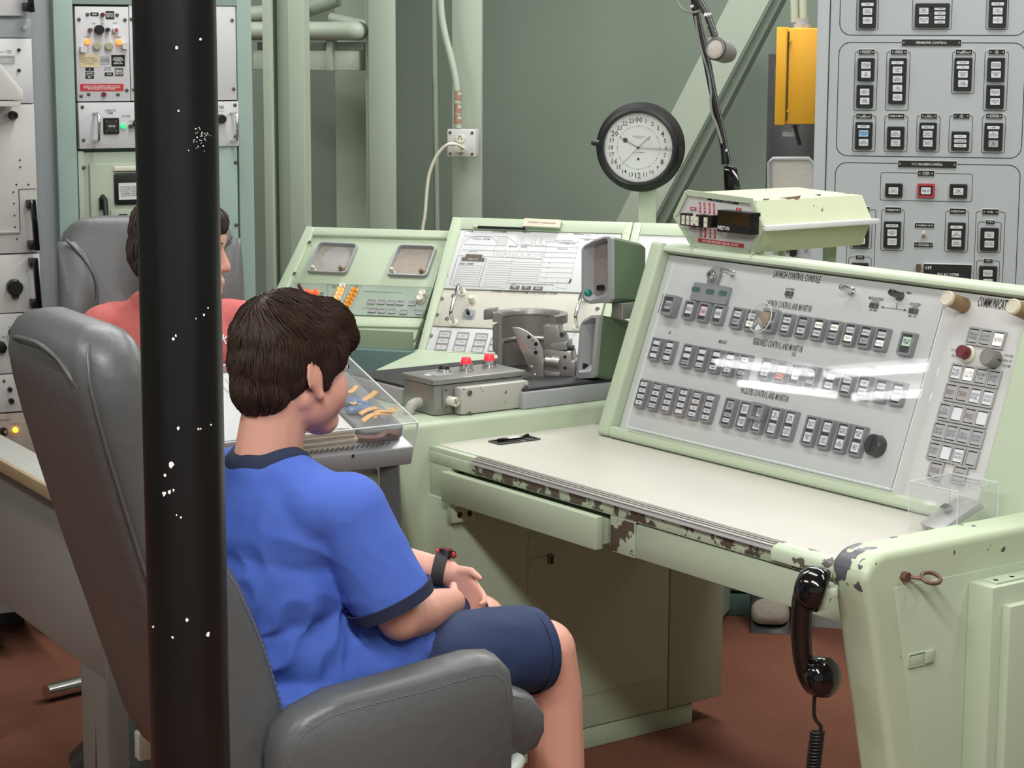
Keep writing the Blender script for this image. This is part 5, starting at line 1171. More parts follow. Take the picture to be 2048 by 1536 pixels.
b = MB(); b.tube(smooth([SP.pt(x, y, .02) for x, y in ((-.12, .02), (-.08, .012), (-.05, .03), (-.03, .015))]), .008, 'rust', seg=6); o = mk('red_strap', b); tag(o, 'dark red strap end at the front corner under the clear case', 'strap')
# clear case
cs = thing('clear_case', SP.pt(-.3, .2, 0), 'clear acrylic case covering the binders on the grey stand', 'case')
XR_ = -.002; HC_ = SP.n*.0
hc = .050
for nm, bx in (('top_sheet', (-wid, XR_, .0, dep, hc, hc+.004)), ('side_sheet', (XR_-.004, XR_, .0, dep, .001, hc)), ('front_sheet', (-wid, XR_, .0, .004, .001, hc)), ('rear_sheet', (-wid, XR_, dep-.004, dep, .001, hc))):
    b = MB(); b.box(SP, *bx, 'clear_case'); mk(nm, b, cs)
b = MB()
for a_, c_ in (((XR_, 0, hc+.002), (XR_, dep, hc+.002)), ((-wid, 0, hc+.002), (XR_, 0, hc+.002)), ((XR_, 0, 0), (XR_, 0, hc)), ((XR_, dep, 0), (XR_, dep, hc)), ((-wid, dep, hc), (XR_, dep, hc))): b.tube([SP.pt(*a_), SP.pt(*c_)], .0018, 'edge_clear', seg=6)
mk('polished_edge', b, cs)

# ---------------------------------------------------------------- telephone handset hanging on its cradle
PHs = 1.06; pg = Fr(L(PHs, 0, 0), V((.97, -.24, 0)), EZ)
PG = Fr(hit(1625, 1270, L(1.13, -.575, .6), V((.24, .97, 0))), V((.97, -.24, 0)), EZ)
def P5(x, y): return (1480+x/2.866, 1000+y/2.866)
ph = thing('telephone_handset', PG.pt(*PG.px(1620, 1380)), 'glossy black telephone handset hanging from the desk corner', 'telephone')
ctr = [((505, 560), .030), ((500, 500), .034), ((470, 455), .036), ((420, 440), .036), ((370, 470), .034)]
b = MB()
path = [(440, 455), (400, 470), (372, 520), (358, 600), (352, 700), (352, 800), (360, 900), (378, 1000), (410, 1075), (450, 1085)]
rad_ = [44, 56, 64, 64, 61, 60, 58, 52, 42, 32]
PXS = abs(PG.px(1700, 1270)[0]-PG.px(1600, 1270)[0])/100/2.866
pts = smooth([PG.pt(*PG.px(*P5(*p))) for p in path], 3); rr = []
for i in range(len(path)-1):
    for k in range(3): rr.append((rad_[i]+(rad_[i+1]-rad_[i])*k/3)*PXS)
rr.append(rad_[-1]*PXS)
b.tube(pts, rr, 'black_gloss', seg=20); mk('grip', b, ph, ang=70)
c1_ = PG.pt(*PG.px(*P5(470, 520))); 
f = Fr(c1_, V((.25, .2, 1)), V((-.2, .97, 0))); b = MB(); ax = (PG.ex*.95+EZ*-.25).normalized(); f = Fr(c1_-ax*.012, PG.n.cross(ax), PG.n); b.lathe(f, 0, 0, [(0, -.034), (.020, -.031), (.034, -.018), (.038, 0), (.037, .014), (.032, .018), (0, .020)], 'black_gloss', seg=24); mk('earpiece', b, ph, ang=50)
c2_ = PG.pt(*PG.px(*P5(475, 1015))); ax = (PG.ex*.80+EZ*.12+PG.n*.55).normalized(); f = Fr(c2_, (EZ-ax*ax.z), ax.cross(EZ-ax*ax.z)); b = MB(); b.lathe(f, 0, 0, [(0, -.034), (.020, -.030), (.032, -.016), (.0345, 0), (.033, .010), (.027, .017), (.012, .021), (0, .0215)], 'black_gloss', seg=24); mk('mouthpiece', b, ph, ang=50)
b = MB(); c0 = PG.pt(*PG.px(*P5(430, 1100))); b.tube(smooth([c0, PG.pt(*PG.px(*P5(424, 1200))), PG.pt(*PG.px(*P5(432, 1255))), PG.pt(*PG.px(*P5(465, 1300))), PG.pt(*PG.px(*P5(455, 1325)))]), .0032, 'black', seg=8)
a_ = PG.px(*P5(455, 1325)); n = 52*10; pts = []
for i in range(n):
    t_ = i/n; z = a_[1]-t_*.30; xx = a_[0]-.003-.010*sin(t_*2.2)*1.2; an = i/10*2*pi; pts.append(PG.pt(xx+.0105*cos(an), z, .0105*sin(an)))
b.tube(pts, .0026, 'black', seg=6); mk('coiled_cord', b, ph, ang=70)
cr = thing('handset_cradle', L(1.06, -.42, .66), 'light green metal hook holding the black handset at the desk corner', 'cradle')
b = MB(); q0 = PG.px(*P5(480, 520)); pp = ppx(PG, [P5(*p) for p in ((555, 512), (480, 516), (468, 540), (470, 600), (440, 625), (450, 640), (500, 630), (512, 600), (514, 570), (540, 558), (560, 560))], .012); b.prism(PG, pp, -.03, .012, 'green'); mk('hook', b, cr, bevel=.002)

# key module in its little clear box on the right of the desk
KF = Fr(L(0, 0, .7405), E1, E2)
kb = thing('key_box', L(1.0, -.08, .7405), 'small clear acrylic box on the right end of the desktop', 'case')
k0, k1_, k2_, k3_ = [KF.px(u, v) for u, v in ((1815, 1073), (1912, 1095), (2010, 1070), (1900, 1045))]
kk = Fr(KF.pt(*k0), KF.pt(*k1_)-KF.pt(*k0), EZ.cross(KF.pt(*k1_)-KF.pt(*k0))); kw = (V(k1_)-V(k0)).length; kd = kw*1.0; kh = .100
kw = min(kw, .115); kd = .115
for nm, bx in (('top_sheet', (0, kw, 0, kd, kh-.003, kh)), ('front_sheet', (0, kw, 0, .003, 0, kh-.003)), ('side_sheet', (kw-.003, kw, .003, kd, 0, kh-.003)), ('side_sheet', (0, .003, .003, kd, 0, kh-.003)), ('rear_sheet', (.003, kw-.003, kd-.003, kd, 0, kh-.003))):
    b = MB(); b.box(kk, *bx, 'clear_case'); mk(nm, b, kb)
b = MB()
for x, y in ((0, 0), (kw, 0), (kw, kd), (0, kd)): b.tube([kk.pt(x, y, 0), kk.pt(x, y, kh)], .0009, 'edge_clear', seg=5)
b.tube([kk.pt(*p, kh) for p in ((0, 0), (kw, 0), (kw, kd), (0, kd))], .0009, 'edge_clear', seg=5, close=True); mk('polished_edge', b, kb)
km = thing('key_module', L(1.0, -.05, .7405), 'pale green instrument with a tilted metal face inside the clear box', 'instrument')
KG = Fr(L(1.085, -.125, .7405), V((.9, .43, 0)), EZ); cyx, cyz = KG.px(1905, 1035)
b = MB(); pr = ppx(KG, ((1862, 1060), (1868, 1055), (1925, 1008), (1945, 1010), (1956, 1025), (1960, 1045), (1955, 1075), (1870, 1078))); pr = [(p[0], max(p[1], .0005)) for p in pr]; b.prism(KG, pr, -.035, .035, 'green'); mk('body', b, km, bevel=.004, segs=3)
b = MB(); pr = ppx(KG, ((1856, 1052), (1862, 1060), (1944, 1006), (1935, 996))); b.prism(KG, pr, -.026, .036, 'steel'); mk('face_plate', b, km, bevel=.001); b = MB(); pr = ppx(KG, ((1885, 1016), (1890, 1022), (1900, 1014), (1896, 1008))); b.prism(KG, pr, -.01, .01, 'chrome'); mk('key', b, km)
# green cabinet in the bottom right corner
g = Fs(RS); x0 = g.px(1975, 1170)[0]; z1 = g.px(1975, 1175, .06)[1]
cb = thing('side_cabinet', g.pt(x0+.2, 0, .03), 'light green metal box bolted to the outside of the right end panel', 'cabinet')
gg = Fs(RS+.002); a0 = g.px(1975, 1400, .055)[0]
b = MB(); b.box(gg, a0, a0+.5, .03, z1-.004, 0, .055, 'green'); mk('body', b, cb, bevel=.004)
b = MB(); b.box(gg, a0+.022, a0+.5, .05, z1-.035, .055, .075, 'green'); mk('door', b, cb, bevel=.004)
b = MB(); b.box(gg, a0+.02, a0+.09, z1-.004, z1-.001, .012, .045, 'green'); 
for q_ in (.035, .075): b.cyl(Fr(gg.pt(a0+q_, z1-.001, .03), E2, -gg.n if False else E1), 0, 0, 0, .004, .005, 'green', seg=6)
mk('hinge', b, cb)

# ---------------------------------------------------------------- wall clock on a post
cq = hit(1280, 295, (0, 6.2, 0), V((0, 1, 0))); CN = V((-.20, -.98, 0)).normalized(); 
def perp(n): return EZ.cross(n).normalized()
CF = Fr(cq, perp(CN), EZ); 
if CF.n.dot(CN) < 0: CF = Fr(cq, -perp(CN), EZ)
def C3(x, y): return (1160+x/2.953, y/2.953)
cl = thing('ship_clock', cq, 'round black cased clock with white twenty four hour dial on a green post', 'clock')
cc_ = CF.px(*C3(345, 872)); Rc = abs(CF.px(*C3(545, 872))[0]-CF.px(*C3(140, 872))[0])/2
CC = CF.sub(cc_[0], cc_[1], 0)
b = MB(); b.lathe(CC, .0, 0, [(Rc*1.30, -.050), (Rc*1.30, -.040), (Rc*1.14, -.034), (Rc*1.14, .004), (Rc*1.16, .008), (Rc*1.14, .018), (Rc*1.07, .022), (Rc*1.0, .012), (Rc*.99, -.002)], 'black', seg=56); mk('case', b, cl, ang=45)
b = MB(); b.cyl(CC, 0, 0, -.006, -.001, Rc*1.0, 'dial_white', seg=56); dl = mk('dial', b, cl)
b = MB()
def pol(h24, r): a = pi/2-h24/24*2*pi; return r*cos(a), r*sin(a)
big = (0, 4, 8, 12, 16, 20)
for h in range(24):
    x, y = pol(h, Rc*(.80 if h else .80)); s_ = '00' if h == 0 else str(h); b.text(CC, s_, x, y, Rc*(.165 if h in big else .125), 'ink', -.0006, sx=.9)
    x, y = pol(h, Rc*.96); xi, yi = pol(h, Rc*(.91 if h % 2 == 0 else .94)); b.bar(CC.pt(x, y, -.0005), CC.pt(xi, yi, -.0005), .0012, .0003, CC.n, 'ink')
for k in range(60):
    x, y = pol(k*.4, Rc*.62); b.cyl(CC, x, y, -.001, -.0005, .0012 if k % 5 else .0018, 'ink', seg=5)
b.text(CC, 'SERVICE CLOCK\nBOSTON', 0, Rc*.30, Rc*.035, 'ink_soft', -.0006); b.text(CC, 'U.S. GOVERNMENT', 0, -Rc*.14, Rc*.03, 'ink_soft', -.0006)
b.lathe(CC, 0, -Rc*.33, [(.004, -.001), (.004, .0005), (.0022, .001), (.002, 0), (0, 0)], 'gun', seg=10); mk('numerals', b, dl, ang=0)
def hand(x0, y0, x1, y1, w_, z, blob=0):
    a = V(CC.px(*C3(x0, y0))); c = V(CC.px(*C3(x1, y1))); b = MB(); b.bar(CC.pt(a.x, a.y, z), CC.pt(c.x, c.y, z), w_, .0008, CC.n, 'black')
    if blob: m_ = a+(c-a)*.72; b.cyl(CC, m_.x, m_.y, z-.0004, z+.0004, blob, 'black', seg=10)
    mk('hand', b, dl, ang=0)
hand(345, 872, 238, 810, .003, .002, .007); hand(345, 872, 395, 820, .002, .002); hand(345, 872, 543, 884, .0026, .003); hand(345, 872, 245, 972, .0013, .004)
a_ = CC.px(*C3(402, 812)); b = MB(); b.tube([CC.pt(a_[0]+.005*cos(t_), a_[1]+.005*sin(t_), .002) for t_ in [rad(-60+30*k)-.2 for k in range(-3, 5)]], .0009, 'black', seg=5); mk('hand', b, dl, ang=0)
b = MB(); b.cyl(CC, 0, 0, 0, .006, .0035, 'black', seg=12); mk('hub', b, dl)
b = MB(); x, y = CC.px(*C3(92, 845)); b.tube([CC.pt(x-.012, y+.002, 0), CC.pt(x+.004, y, 0), CC.pt(x+.02, y-.002, 0)], [.007, .0095, .008], 'black', seg=10); mk('latch_knob', b, cl)
b = MB(); x, y = CC.px(*C3(597, 900)); b.cbox(CC, x, y, .010, .032, .0, .016, 'black'); mk('hinge', b, cl)
x0, y1 = CF.px(1277, 385, -.045); x1, y0 = CF.px(1311, 450, -.045); b = MB(); b.box(CF, x0, x1, .80-CF.o.z, y1+.05, -.06, -.051, 'green'); mk('post', b, cl, bevel=.001, label='light green flat post')
b = MB(); b.cyl(CC, 0, 0, .014, .0155, Rc*1.0, 'clock_glass', seg=40); mk('glass', b, cl)

# ---------------------------------------------------------------- jointed desk microphone
mf = vplane(5.0, 1450, 300)
def M4(x, y): return (1340+x/3.84, y/3.84)
def mpt(x, y, h=0): return mf.pt(*mf.px(*M4(x, y), h), h)
mc = thing('microphone_arm', mpt(485, 1440), 'black jointed microphone arm with grey microphone above the console', 'microphone')
b = MB(); b.tube([mpt(180, -90), mpt(200, 90), mpt(240, 280), mpt(290, 500), mpt(340, 760), mpt(385, 960), mpt(420, 1150), mpt(425, 1260)], .0098, 'black', seg=10); mk('lower_arm', b, mc)
b = MB(); b.tube([mpt(222, 100, .006), mpt(330, 620, .006), mpt(400, 930, .006), mpt(470, 1270, .006), mpt(480, 1310, .006)], .0028, 'chrome', seg=8); mk('spring_rod', b, mc)
b = MB(); b.loft([[mpt(x, y, h) for (x, y, h) in s_] for s_ in ([(415, 1265, -.01), (415, 1265, .01), (455, 1265, .01), (455, 1265, -.01)], [(412, 1330, -.014), (412, 1330, .014), (515, 1290, .014), (515, 1290, -.014)], [(424, 1560, -.014), (424, 1560, .014), (560, 1560, .014), (560, 1560, -.014)])], 'black_gloss'); mk('base_shroud', b, mc, bevel=.003)
b = MB(); b.tube([mpt(200, -60, .02), mpt(232, 20, .03), mpt(290, 120, .04), mpt(345, 280, .05)], .009, 'gun', seg=10); mk('upper_arm', b, mc)
b = MB(); a_ = mpt(345, 372, .075); c_ = mpt(450, 410, .01); d_ = (c_-a_).normalized(); f = Fr(a_, d_.orthogonal(), d_.cross(d_.orthogonal())); 
if f.n.dot(d_) < 0: f = Fr(a_, f.ey, f.ex)
ln_ = (c_-a_).length; b.lathe(f, 0, 0, [(.0, .0), (.018, .0), (.021, .002)], 'mesh_back', seg=22); b.lathe(f, 0, 0, [(.021, .001), (.024, -.001), (.0265, .003), (.0265, ln_*.75), (.022, ln_), (.006, ln_+.008), (0, ln_+.008)], 'knob_grey', seg=22); mk('microphone', b, mc, ang=40, label='grey cylindrical microphone head')
b = MB(); b.tube([f.pt(.0265*cos(t_*pi/9), .0265*sin(t_*pi/9), .003) for t_ in range(18)], .0014, 'black', seg=6, close=True); mk('microphone_rim', b, mc)
b = MB(); b.tube(smooth([mpt(50, -60, .03), mpt(55, 10, .03), mpt(100, 75, .03), mpt(180, 95, .03), mpt(240, 78, .03)]), .003, 'cable_grey', seg=8); b.tube(smooth([mpt(290, 190, .05), mpt(275, 230, .05), mpt(300, 270, .05), mpt(330, 278, .05)]), .003, 'cable_grey', seg=8)
b.tube(smooth([mpt(195, 120, .008), mpt(210, 240, .008), mpt(245, 400, .008), mpt(290, 540, .008), mpt(315, 700, .008), mpt(312, 780, .008), mpt(325, 880, .008), mpt(355, 950, .008), mpt(400, 1100, .008)]), .003, 'cable_grey', seg=8); mk('cable', b, mc)
b = MB()
for x, y in ((186, 45), (297, 533), (425, 1155)): q = mpt(x, y); d_ = (mpt(x+25, y+110)-q).normalized(); b.tube([q-d_*.003, q+d_*.003], .0092, 'white_ink', seg=12)
q = mpt(288, 112, .04); b.tube([q-V((0, 0, .004)), q+V((0, 0, .004))], .0095, 'white_ink', seg=12); mk('cable_tie', b, mc)

# yellow box on the wall beside the rack, black frame and mesh chair
yf = Fr(hit(1590, 160, (0, 6.35, 0), V((0, 1, 0))), -hdir(-17000, 40), EZ)
yb = thing('yellow_box', yf.pt(0, yf.px(1590, 250)[1], -.1), 'bright yellow metal box hung beside the tall grey rack', 'box')
x0, y1 = yf.px(1572, 56); x1, y0 = yf.px(1650, 249); 
b = MB(); b.box(yf, x0, x1, y0, y1, -.12, 0, 'yellow'); mk('body', b, yb, bevel=.003)
xa = yf.px(1552, 150)[0]; xb = yf.px(1578, 150)[0]
b = MB(); b.box(yf, xa, xb-.008, y0-.003, y1+.003, -.05, .012, 'yellow'); mk('door_edge', b, yb, bevel=.003)
b = MB(); b.box(yf, xb-.006, xb-.002, y0+.01, y1-.01, -.0, .003, 'gun'); mk('hinge', b, yb)
b = MB(); x, y = yf.px(1602, 50); b.cyl(Fr(yf.pt(x, y1, -.04), yf.ex, -yf.n), 0, 0, 0, .03, .020, 'steel', seg=16); b.cyl(Fr(yf.pt(x, y1, -.04), yf.ex, -yf.n), 0, 0, 0, .012, .026, 'steel', seg=8); mk('conduit_hub', b, yb)
x, y = yf.px(1585, 80, 0); 
b = MB(); 
for u, v in ((1581, 82), (1576, 222)): x, y = yf.px(u, v); b.cyl(yf, x, y, 0, .006, .004, 'yellow', seg=8)
mk('bolt', b, yb, kind='stuff')
b = MB(); q = yf.pt(*yf.px(1590, 250, -.04), -.04); b.cyl(Fr(q, yf.ex, yf.n), 0, 0, 0, .03, .014, 'steel', seg=12); x, y = yf.px(1580, 268, -.04); b.cbox(yf, x, y, .045, .014, -.06, -.03, 'steel_paint'); b.tube([q+yf.n*.02, yf.pt(*yf.px(1600, 290, -.02), -.02)], .006, 'black', seg=8); mk('cable_gland', b, yb)
for i, (u0, u1_) in enumerate(((1586, 1588), (1602, 1605))):
    b = MB(); f3 = Fr(hit(1590, 20, (0, 6.5, 0), V((0, 1, 0))), EM, EZ); a_ = f3.px(u0+2, -60); c_ = f3.px(u1_+2, 45); b.tube([f3.pt(*a_), f3.pt(*c_)], .013, 'column', seg=12); o = mk('conduit', b); tag(o, ('left of two green conduits above the yellow box', 'right of two green conduits above the yellow box')[i], 'conduit', 'conduits above the yellow box')
bf = Fr(hit(1560, 300, (0, 6.9, 0), V((0, 1, 0))), EM, EZ); x0, y1 = bf.px(1537, 108); x1 = bf.px(1660, 108)[0]
t_ = thing('black_cabinet', bf.pt(x0+.1, -bf.o.z, -.05), 'black framed cabinet standing behind the yellow box', 'cabinet')
b = MB(); b.box(bf, x0, x1, -bf.o.z, y1, -.3, 0, 'black_rough'); mk('body', b, t_, bevel=.003); b = MB(); b.box(bf, x0+.02, x1, -bf.o.z+.05, y1-.04, 0, .012, 'gun'); mk('door', b, t_, bevel=.003)
cf_ = Fr(hit(1580, 400, (0, 6.1, 0), V((0, 1, 0))), EM, EZ)
mc_ = thing('mesh_chair', cf_.pt(.1, -cf_.o.z, 0), 'office chair with pale mesh back and light frame in front of the tall rack', 'chair')
pp = ppx(cf_, ((1538, 640), (1538, 325), (1546, 317), (1618, 317), (1630, 330), (1630, 640)))
b = MB(); b.prism(cf_, pp, -.012, -.006, 'mesh_back'); mk('backrest', b, mc_); b = MB(); b.tube([cf_.pt(*p) for p in pp], .0055, 'steel_paint', seg=8, close=True); mk('back_frame', b, mc_)
b = MB(); b.rr(Fr(cf_.pt(.0, .45-cf_.o.z, -.22), EM, EN), 0, 0, .20, .36, .05, 0, .06, 'black_rough'); mk('seat', b, mc_); b = MB(); b.tube([cf_.pt(.0, .46-cf_.o.z, -.22), cf_.pt(.0, .08-cf_.o.z, -.22)], .025, 'gun'); mk('column', b, mc_)
for k in range(5): b = MB(); a_ = cf_.pt(.0, .08-cf_.o.z, -.22); an = k*2*pi/5; e_ = a_+V((cos(an)*.2, sin(an)*.2, -.045)); b.tube([a_, e_], [.02, .014], 'gun'); b.sph(e_-V((0, 0, .012)), .022, 'black'); mk('leg', b, mc_)
# small white shelf unit glimpsed between the display box and the console rail
f3 = Fr(hit(1580, 500, (0, 5.9, 0), V((0, 1, 0))), EM, EZ)
t_ = thing('white_panel_unit', f3.pt(0, -f3.o.z, -.1), 'white panel with black knob glimpsed under the pressure display box', 'panel')
x0, y1 = f3.px(1528, 488); x1 = f3.px(1626, 488)[0]; b = MB(); b.box(f3, x0, x1, -f3.o.z, y1, -.2, 0, 'panel_white'); mk('body', b, t_); x, y = f3.px(1588, 500); b = MB(); b.rr(f3, x, y, .02, .035, .009, 0, .02, 'black', seg=5); mk('knob', b, t_); x, y = f3.px(1611, 498); b = MB(); b.cyl(f3, x, y, 0, .01, .006, 'steel'); mk('post', b, t_); x, y = f3.px(1572, 497); b = MB(); b.rr(f3, x, y, .016, .02, .004, 0, .008, 'maroon'); mk('indicator', b, t_)
# ---------------------------------------------------------------- racks on the left
LR = Fr(hit(315, 300, (0, 5.6, 0), V((0, 1, 0))), hdir(10000, 125), EZ)
def Z1(x, y): return (x/3.2, y/3.2)
def rect(fr, Zf, x0, y0, x1, y1, h=0):
    a = fr.px(*Zf(x0, (y0+y1)/2), h); c = fr.px(*Zf(x1, (y0+y1)/2), h); t = fr.px(*Zf((x0+x1)/2, y0), h); b_ = fr.px(*Zf((x0+x1)/2, y1), h)
    return a[0], c[0], b_[1], t[1]
def I1(x, y): return (x, y)
def panel(fr, Zf, x0, y0, x1, y1, h0, h1, m, name, par, bevel=.001, **k):
    a, c, d, e = rect(fr, Zf, x0, y0, x1, y1, h1); b = MB(); b.box(fr, a, c, d, e, h0, h1, m); return mk(name, b, par, bevel=bevel, **k)
tk = thing('equipment_cabinet', LR.pt(0, -LR.o.z, -.2), 'tall teal cabinet with white radio panels behind the black pole', 'cabinet')
zb = -LR.o.z; zt_ = 2.35-LR.o.z
x0, x1 = LR.px(113, 240)[0], LR.px(506, 240)[0]; xi0, xi1 = LR.px(152, 240)[0], LR.px(477, 240)[0]; yt = LR.px(300, 10)[1]
b = MB(); b.box(LR, x0, xi0, zb, zt_, -.04, 0, 'teal'); mk('frame_stile', b, tk, bevel=.002); b = MB(); b.box(LR, xi1, x1, zb, zt_, -.04, 0, 'teal'); mk('frame_stile', b, tk, bevel=.002)
b = MB(); b.box(LR, xi0, xi1, yt, zt_, -.04, 0, 'teal'); mk('frame_rail', b, tk, bevel=.002)
b = MB(); b.box(LR, x0, x1, zb, zt_, -.55, -.041, 'teal'); mk('cabinet_body', b, tk)
pa = panel(LR, Z1, 488, 42, 828, 648, -.04, -.002, 'panel_white', 'radio_panel', tk)
pb = panel(LR, Z1, 832, 38, 1512, 642, -.04, -.002, 'panel_white', 'blank_panel', tk)
dw = panel(LR, Z1, 506, 653, 1528, 944, -.04, .003, 'panel_white', 'control_drawer', tk)
panel(LR, Z1, 515, 968, 1530, 2400, -.04, -.008, 'sage2', 'lower_panel', tk)
panel(LR, Z1, 520, 968, 556, 2400, -.008, -.002, 'sage2', 'mounting_strip', tk); panel(LR, Z1, 1405, 935, 1530, 2400, -.008, -.002, 'teal', 'mounting_strip', tk)
idr = panel(LR, Z1, 592, 1040, 1380, 2300, -.008, .006, 'sage2', 'instrument_panel', tk, bevel=.003)
panel(LR, Z1, 730, 1062, 1100, 1092, .006, .014, 'cream', 'handle_strip', tk)
panel(LR, Z1, 1490, 1620, 1540, 2100, -.006, .004, 'panel_white', 'white_strip', tk)
def LC(fr, Zf, x, y, h=0): return fr.px(*Zf(x, y), h)
KP = abs(LR.px(200, 200)[0]-LR.px(300, 200)[0])/100/3.2       # metres per zoomed pixel
def bits(fr, Zf, lst, par, nm, h=.0, kind=None, K=None):
    b = MB()
    for x, y, r, ln_, m_ in lst:
        a = fr.px(*Zf(x, y), h+ln_*.5); b.lathe(fr, *a, [(r, h), (r, h+ln_*.8), (r*.8, h+ln_), (0, h+ln_)], m_, seg=12)
    return mk(nm, b, par, kind=kind)
b = MB()
for x, y in ((506, 124), (800, 127), (560, 92), (750, 95), (520, 615), (568, 603), (756, 605), (812, 578)): screw(b, LR.sub(*LC(LR, Z1, x, y), -.002), 0, 0, .0055, h=.003)
mk('screw', b, pa, kind='stuff'); b = MB()
for x, y in ((842, 122), (856, 572), (1487, 130), (1497, 570)): screw(b, LR.sub(*LC(LR, Z1, x, y), -.002), 0, 0, .0055, h=.003)
mk('screw', b, pb, kind='stuff'); b = MB()
for x, y in ((525, 685), (533, 896), (1502, 672), (1505, 872)): screw(b, LR.sub(*LC(LR, Z1, x, y), .003), 0, 0, .0055, h=.003)
mk('screw', b, dw, kind='stuff'); b = MB()
for x, y in ((537, 1072), (1510, 1040), (1513, 1440), (1512, 1680)): screw(b, LR.sub(*LC(LR, Z1, x, y), -.002), 0, 0, .006, h=.003)
mk('screw', b, tk, kind='stuff')
def one(x, y, r, ln_, m_, nm, par=pa, h=-.002, fr=LR, Zf=Z1, **k):
    b = MB(); a = fr.px(*Zf(x, y), h+ln_*.5); b.lathe(fr, *a, [(r, h), (r, h+ln_*.8), (r*.8, h+ln_), (0, h+ln_)], m_, seg=18); o = mk(nm, b, par, **k); return o
one(657, 94, .0055, .012, 'maroon', 'lamp'); one(578, 192, .0055, .015, 'rust', 'toggle_switch'); one(636, 190, .0125, .018, 'black', 'rotary_knob', label='black tuning knob'); one(690, 190, .0055, .016, 'gun', 'toggle_switch'); one(740, 192, .009, .012, 'panel_white', 'lamp'); one(742, 192, .005, .014, 'red', 'lamp')
one(560, 267, .0075, .01, 'amber_on', 'lamp', label='lit amber lamp'); one(763, 271, .0075, .01, 'amber_on', 'lamp', label='lit amber lamp'); one(620, 295, .011, .01, 'lens_lamp', 'round_lens'); one(697, 296, .011, .01, 'lens_lamp', 'round_lens'); one(665, 604, .006, .01, 'maroon', 'lamp')
for x, y in ((527, 315), (795, 293)): a, c = LC(LR, Z1, x, y); b = MB(); b.rr(LR, a, c, .016, .017, .004, -.002, .016, 'panel_white'); mk('cover_clip', b, pa)
def lab_(x0, y0, x1, y1, m_, s='', tm='white_ink', par=pa, h=-.002, r=.001, fr=LR, Zf=Z1, ths=.24, nm='label_plate'):
    a, c, d, e = rect(fr, Zf, x0, y0, x1, y1); b = MB(); b.rr(fr, (a+c)/2, (d+e)/2, c-a, e-d, r, h, h+.001, m_)
    if s: n = s.count('\n')+1; b.text(fr, s, (a+c)/2, (d+e)/2, (e-d)*.62/(n*1.25), tm, h+.0013, w_=(c-a)*.84)
    return mk(nm, b, par, ang=0)
lab_(578, 80, 632, 102, 'black', 'GND', r=.002); lab_(677, 71, 732, 122, 'black', 'RADIO\nTEST SET'); lab_(513, 347, 635, 430, 'label_cream', 'WARNING\nDO NOT OPERATE\nWITHOUT FAN\nRUNNING', 'ink_soft'); lab_(640, 360, 703, 412, 'legend_dim', 'ON', 'ink_soft'); lab_(714, 351, 800, 425, 'black', 'RECEIVER\nTRANSMITTER\nRT 178\nSERIAL NO')
lab_(547, 433, 602, 453, 'black', 'A', r=.002); lab_(547, 459, 604, 480, 'black', 'AUDIO', r=.002); lab_(547, 484, 602, 503, 'black', 'MIC', r=.002); lab_(671, 464, 725, 486, 'black', '0018', r=.001); lab_(736, 435, 790, 487, 'brown_tag', 'SERIAL\nNO 29')
lab_(513, 537, 792, 583, 'red', 'CAUTION DO NOT ATTEMPT TO REMOVE THIS UNIT\nBEFORE DISCONNECTING THE POWER AND CABLES\nFROM THE REAR OF THE EQUIPMENT', r=.003)
b = MB()
for s_, x, y, w_ in (('OFF', 600, 150, .010), ('ON', 655, 152, .008), ('PROP', 738, 148, .012), ('LITE', 553, 235, .011), ('POWER', 755, 238, .017), ('FROM\nRX COIL', 690, 440, .02)): a = LC(LR, Z1, x, y); b.text(LR, s_, *a, .0042, 'ink_soft', -.0012, w_=w_)
mk('lettering', b, pa, ang=0)
b = MB()
for s_, x, y, w_, h_ in (('OPERATE\nTIME', 702, 715, .030, .0055), ('POWER', 806, 743, .022, .0055), ('ON', 832, 775, .007, .004), ('OFF', 838, 840, .008, .004)): a = LC(LR, Z1, x, y); b.text(LR, s_, *a, h_, 'ink_soft', .0036, w_=w_)
mk('lettering', b, dw, ang=0)
for (x_, ) in ((600,), (1478,)):
    b = MB(); a = LC(LR, Z1, x_, 722); c = LC(LR, Z1, x_+5, 900); handle(b, LR.sub(0, 0, .003), *a, *c, .05, .0042, 'chrome'); mk('handle', b, dw)
a, c, d, e = rect(LR, Z1, 658, 755, 758, 857); b = MB(); b.rr(LR, (a+c)/2, (d+e)/2, c-a, e-d, .003, .003, .008, 'black'); b.cyl(LR, (a+c)/2, (d+e)/2, .008, .011, (c-a)*.38, 'gun', seg=24); b.text(LR, '00018', (a+c)/2, (d+e)/2, .005, 'white_ink', .0114, w_=.018)
for sx in (-1, 1):
    for sy in (-1, 1): b.cyl(LR, (a+c)/2+sx*.0125, (d+e)/2+sy*.0125, .008, .009, .0018, 'steel', seg=8)
mk('hour_meter', b, dw, label='black hour meter')
one(789, 808, .0068, .008, 'green_on', 'lamp', dw, .003, label='lit green lamp'); one(836, 808, .005, .014, 'gun', 'toggle_switch', dw, .003); one(1418, 762, .0125, .02, 'black', 'rotary_knob', dw, .003); one(875, 790, .010, .018, 'gun', 'rotary_knob', dw, .003)
lab_(1396, 665, 1432, 710, 'legend', 'TRIP', 'ink', par=dw, h=.003)
a, c, d, e = rect(LR, Z1, 725, 1105, 1040, 1305); b = MB(); b.rr(LR, (a+c)/2, (d+e)/2, c-a, e-d, .006, .006, .012, 'black'); mt_ = mk('meter_frame', b, idr, bevel=.001)
lab_(752, 1168, 885, 1275, 'paper', 'TO SET FREQ, ARROW\nPUSH LEVER IN AND\nROTATE TO CHANNEL\nOR NUMBER WANTED\nRELEASE LEVER', 'ink_soft', par=idr, h=.012)
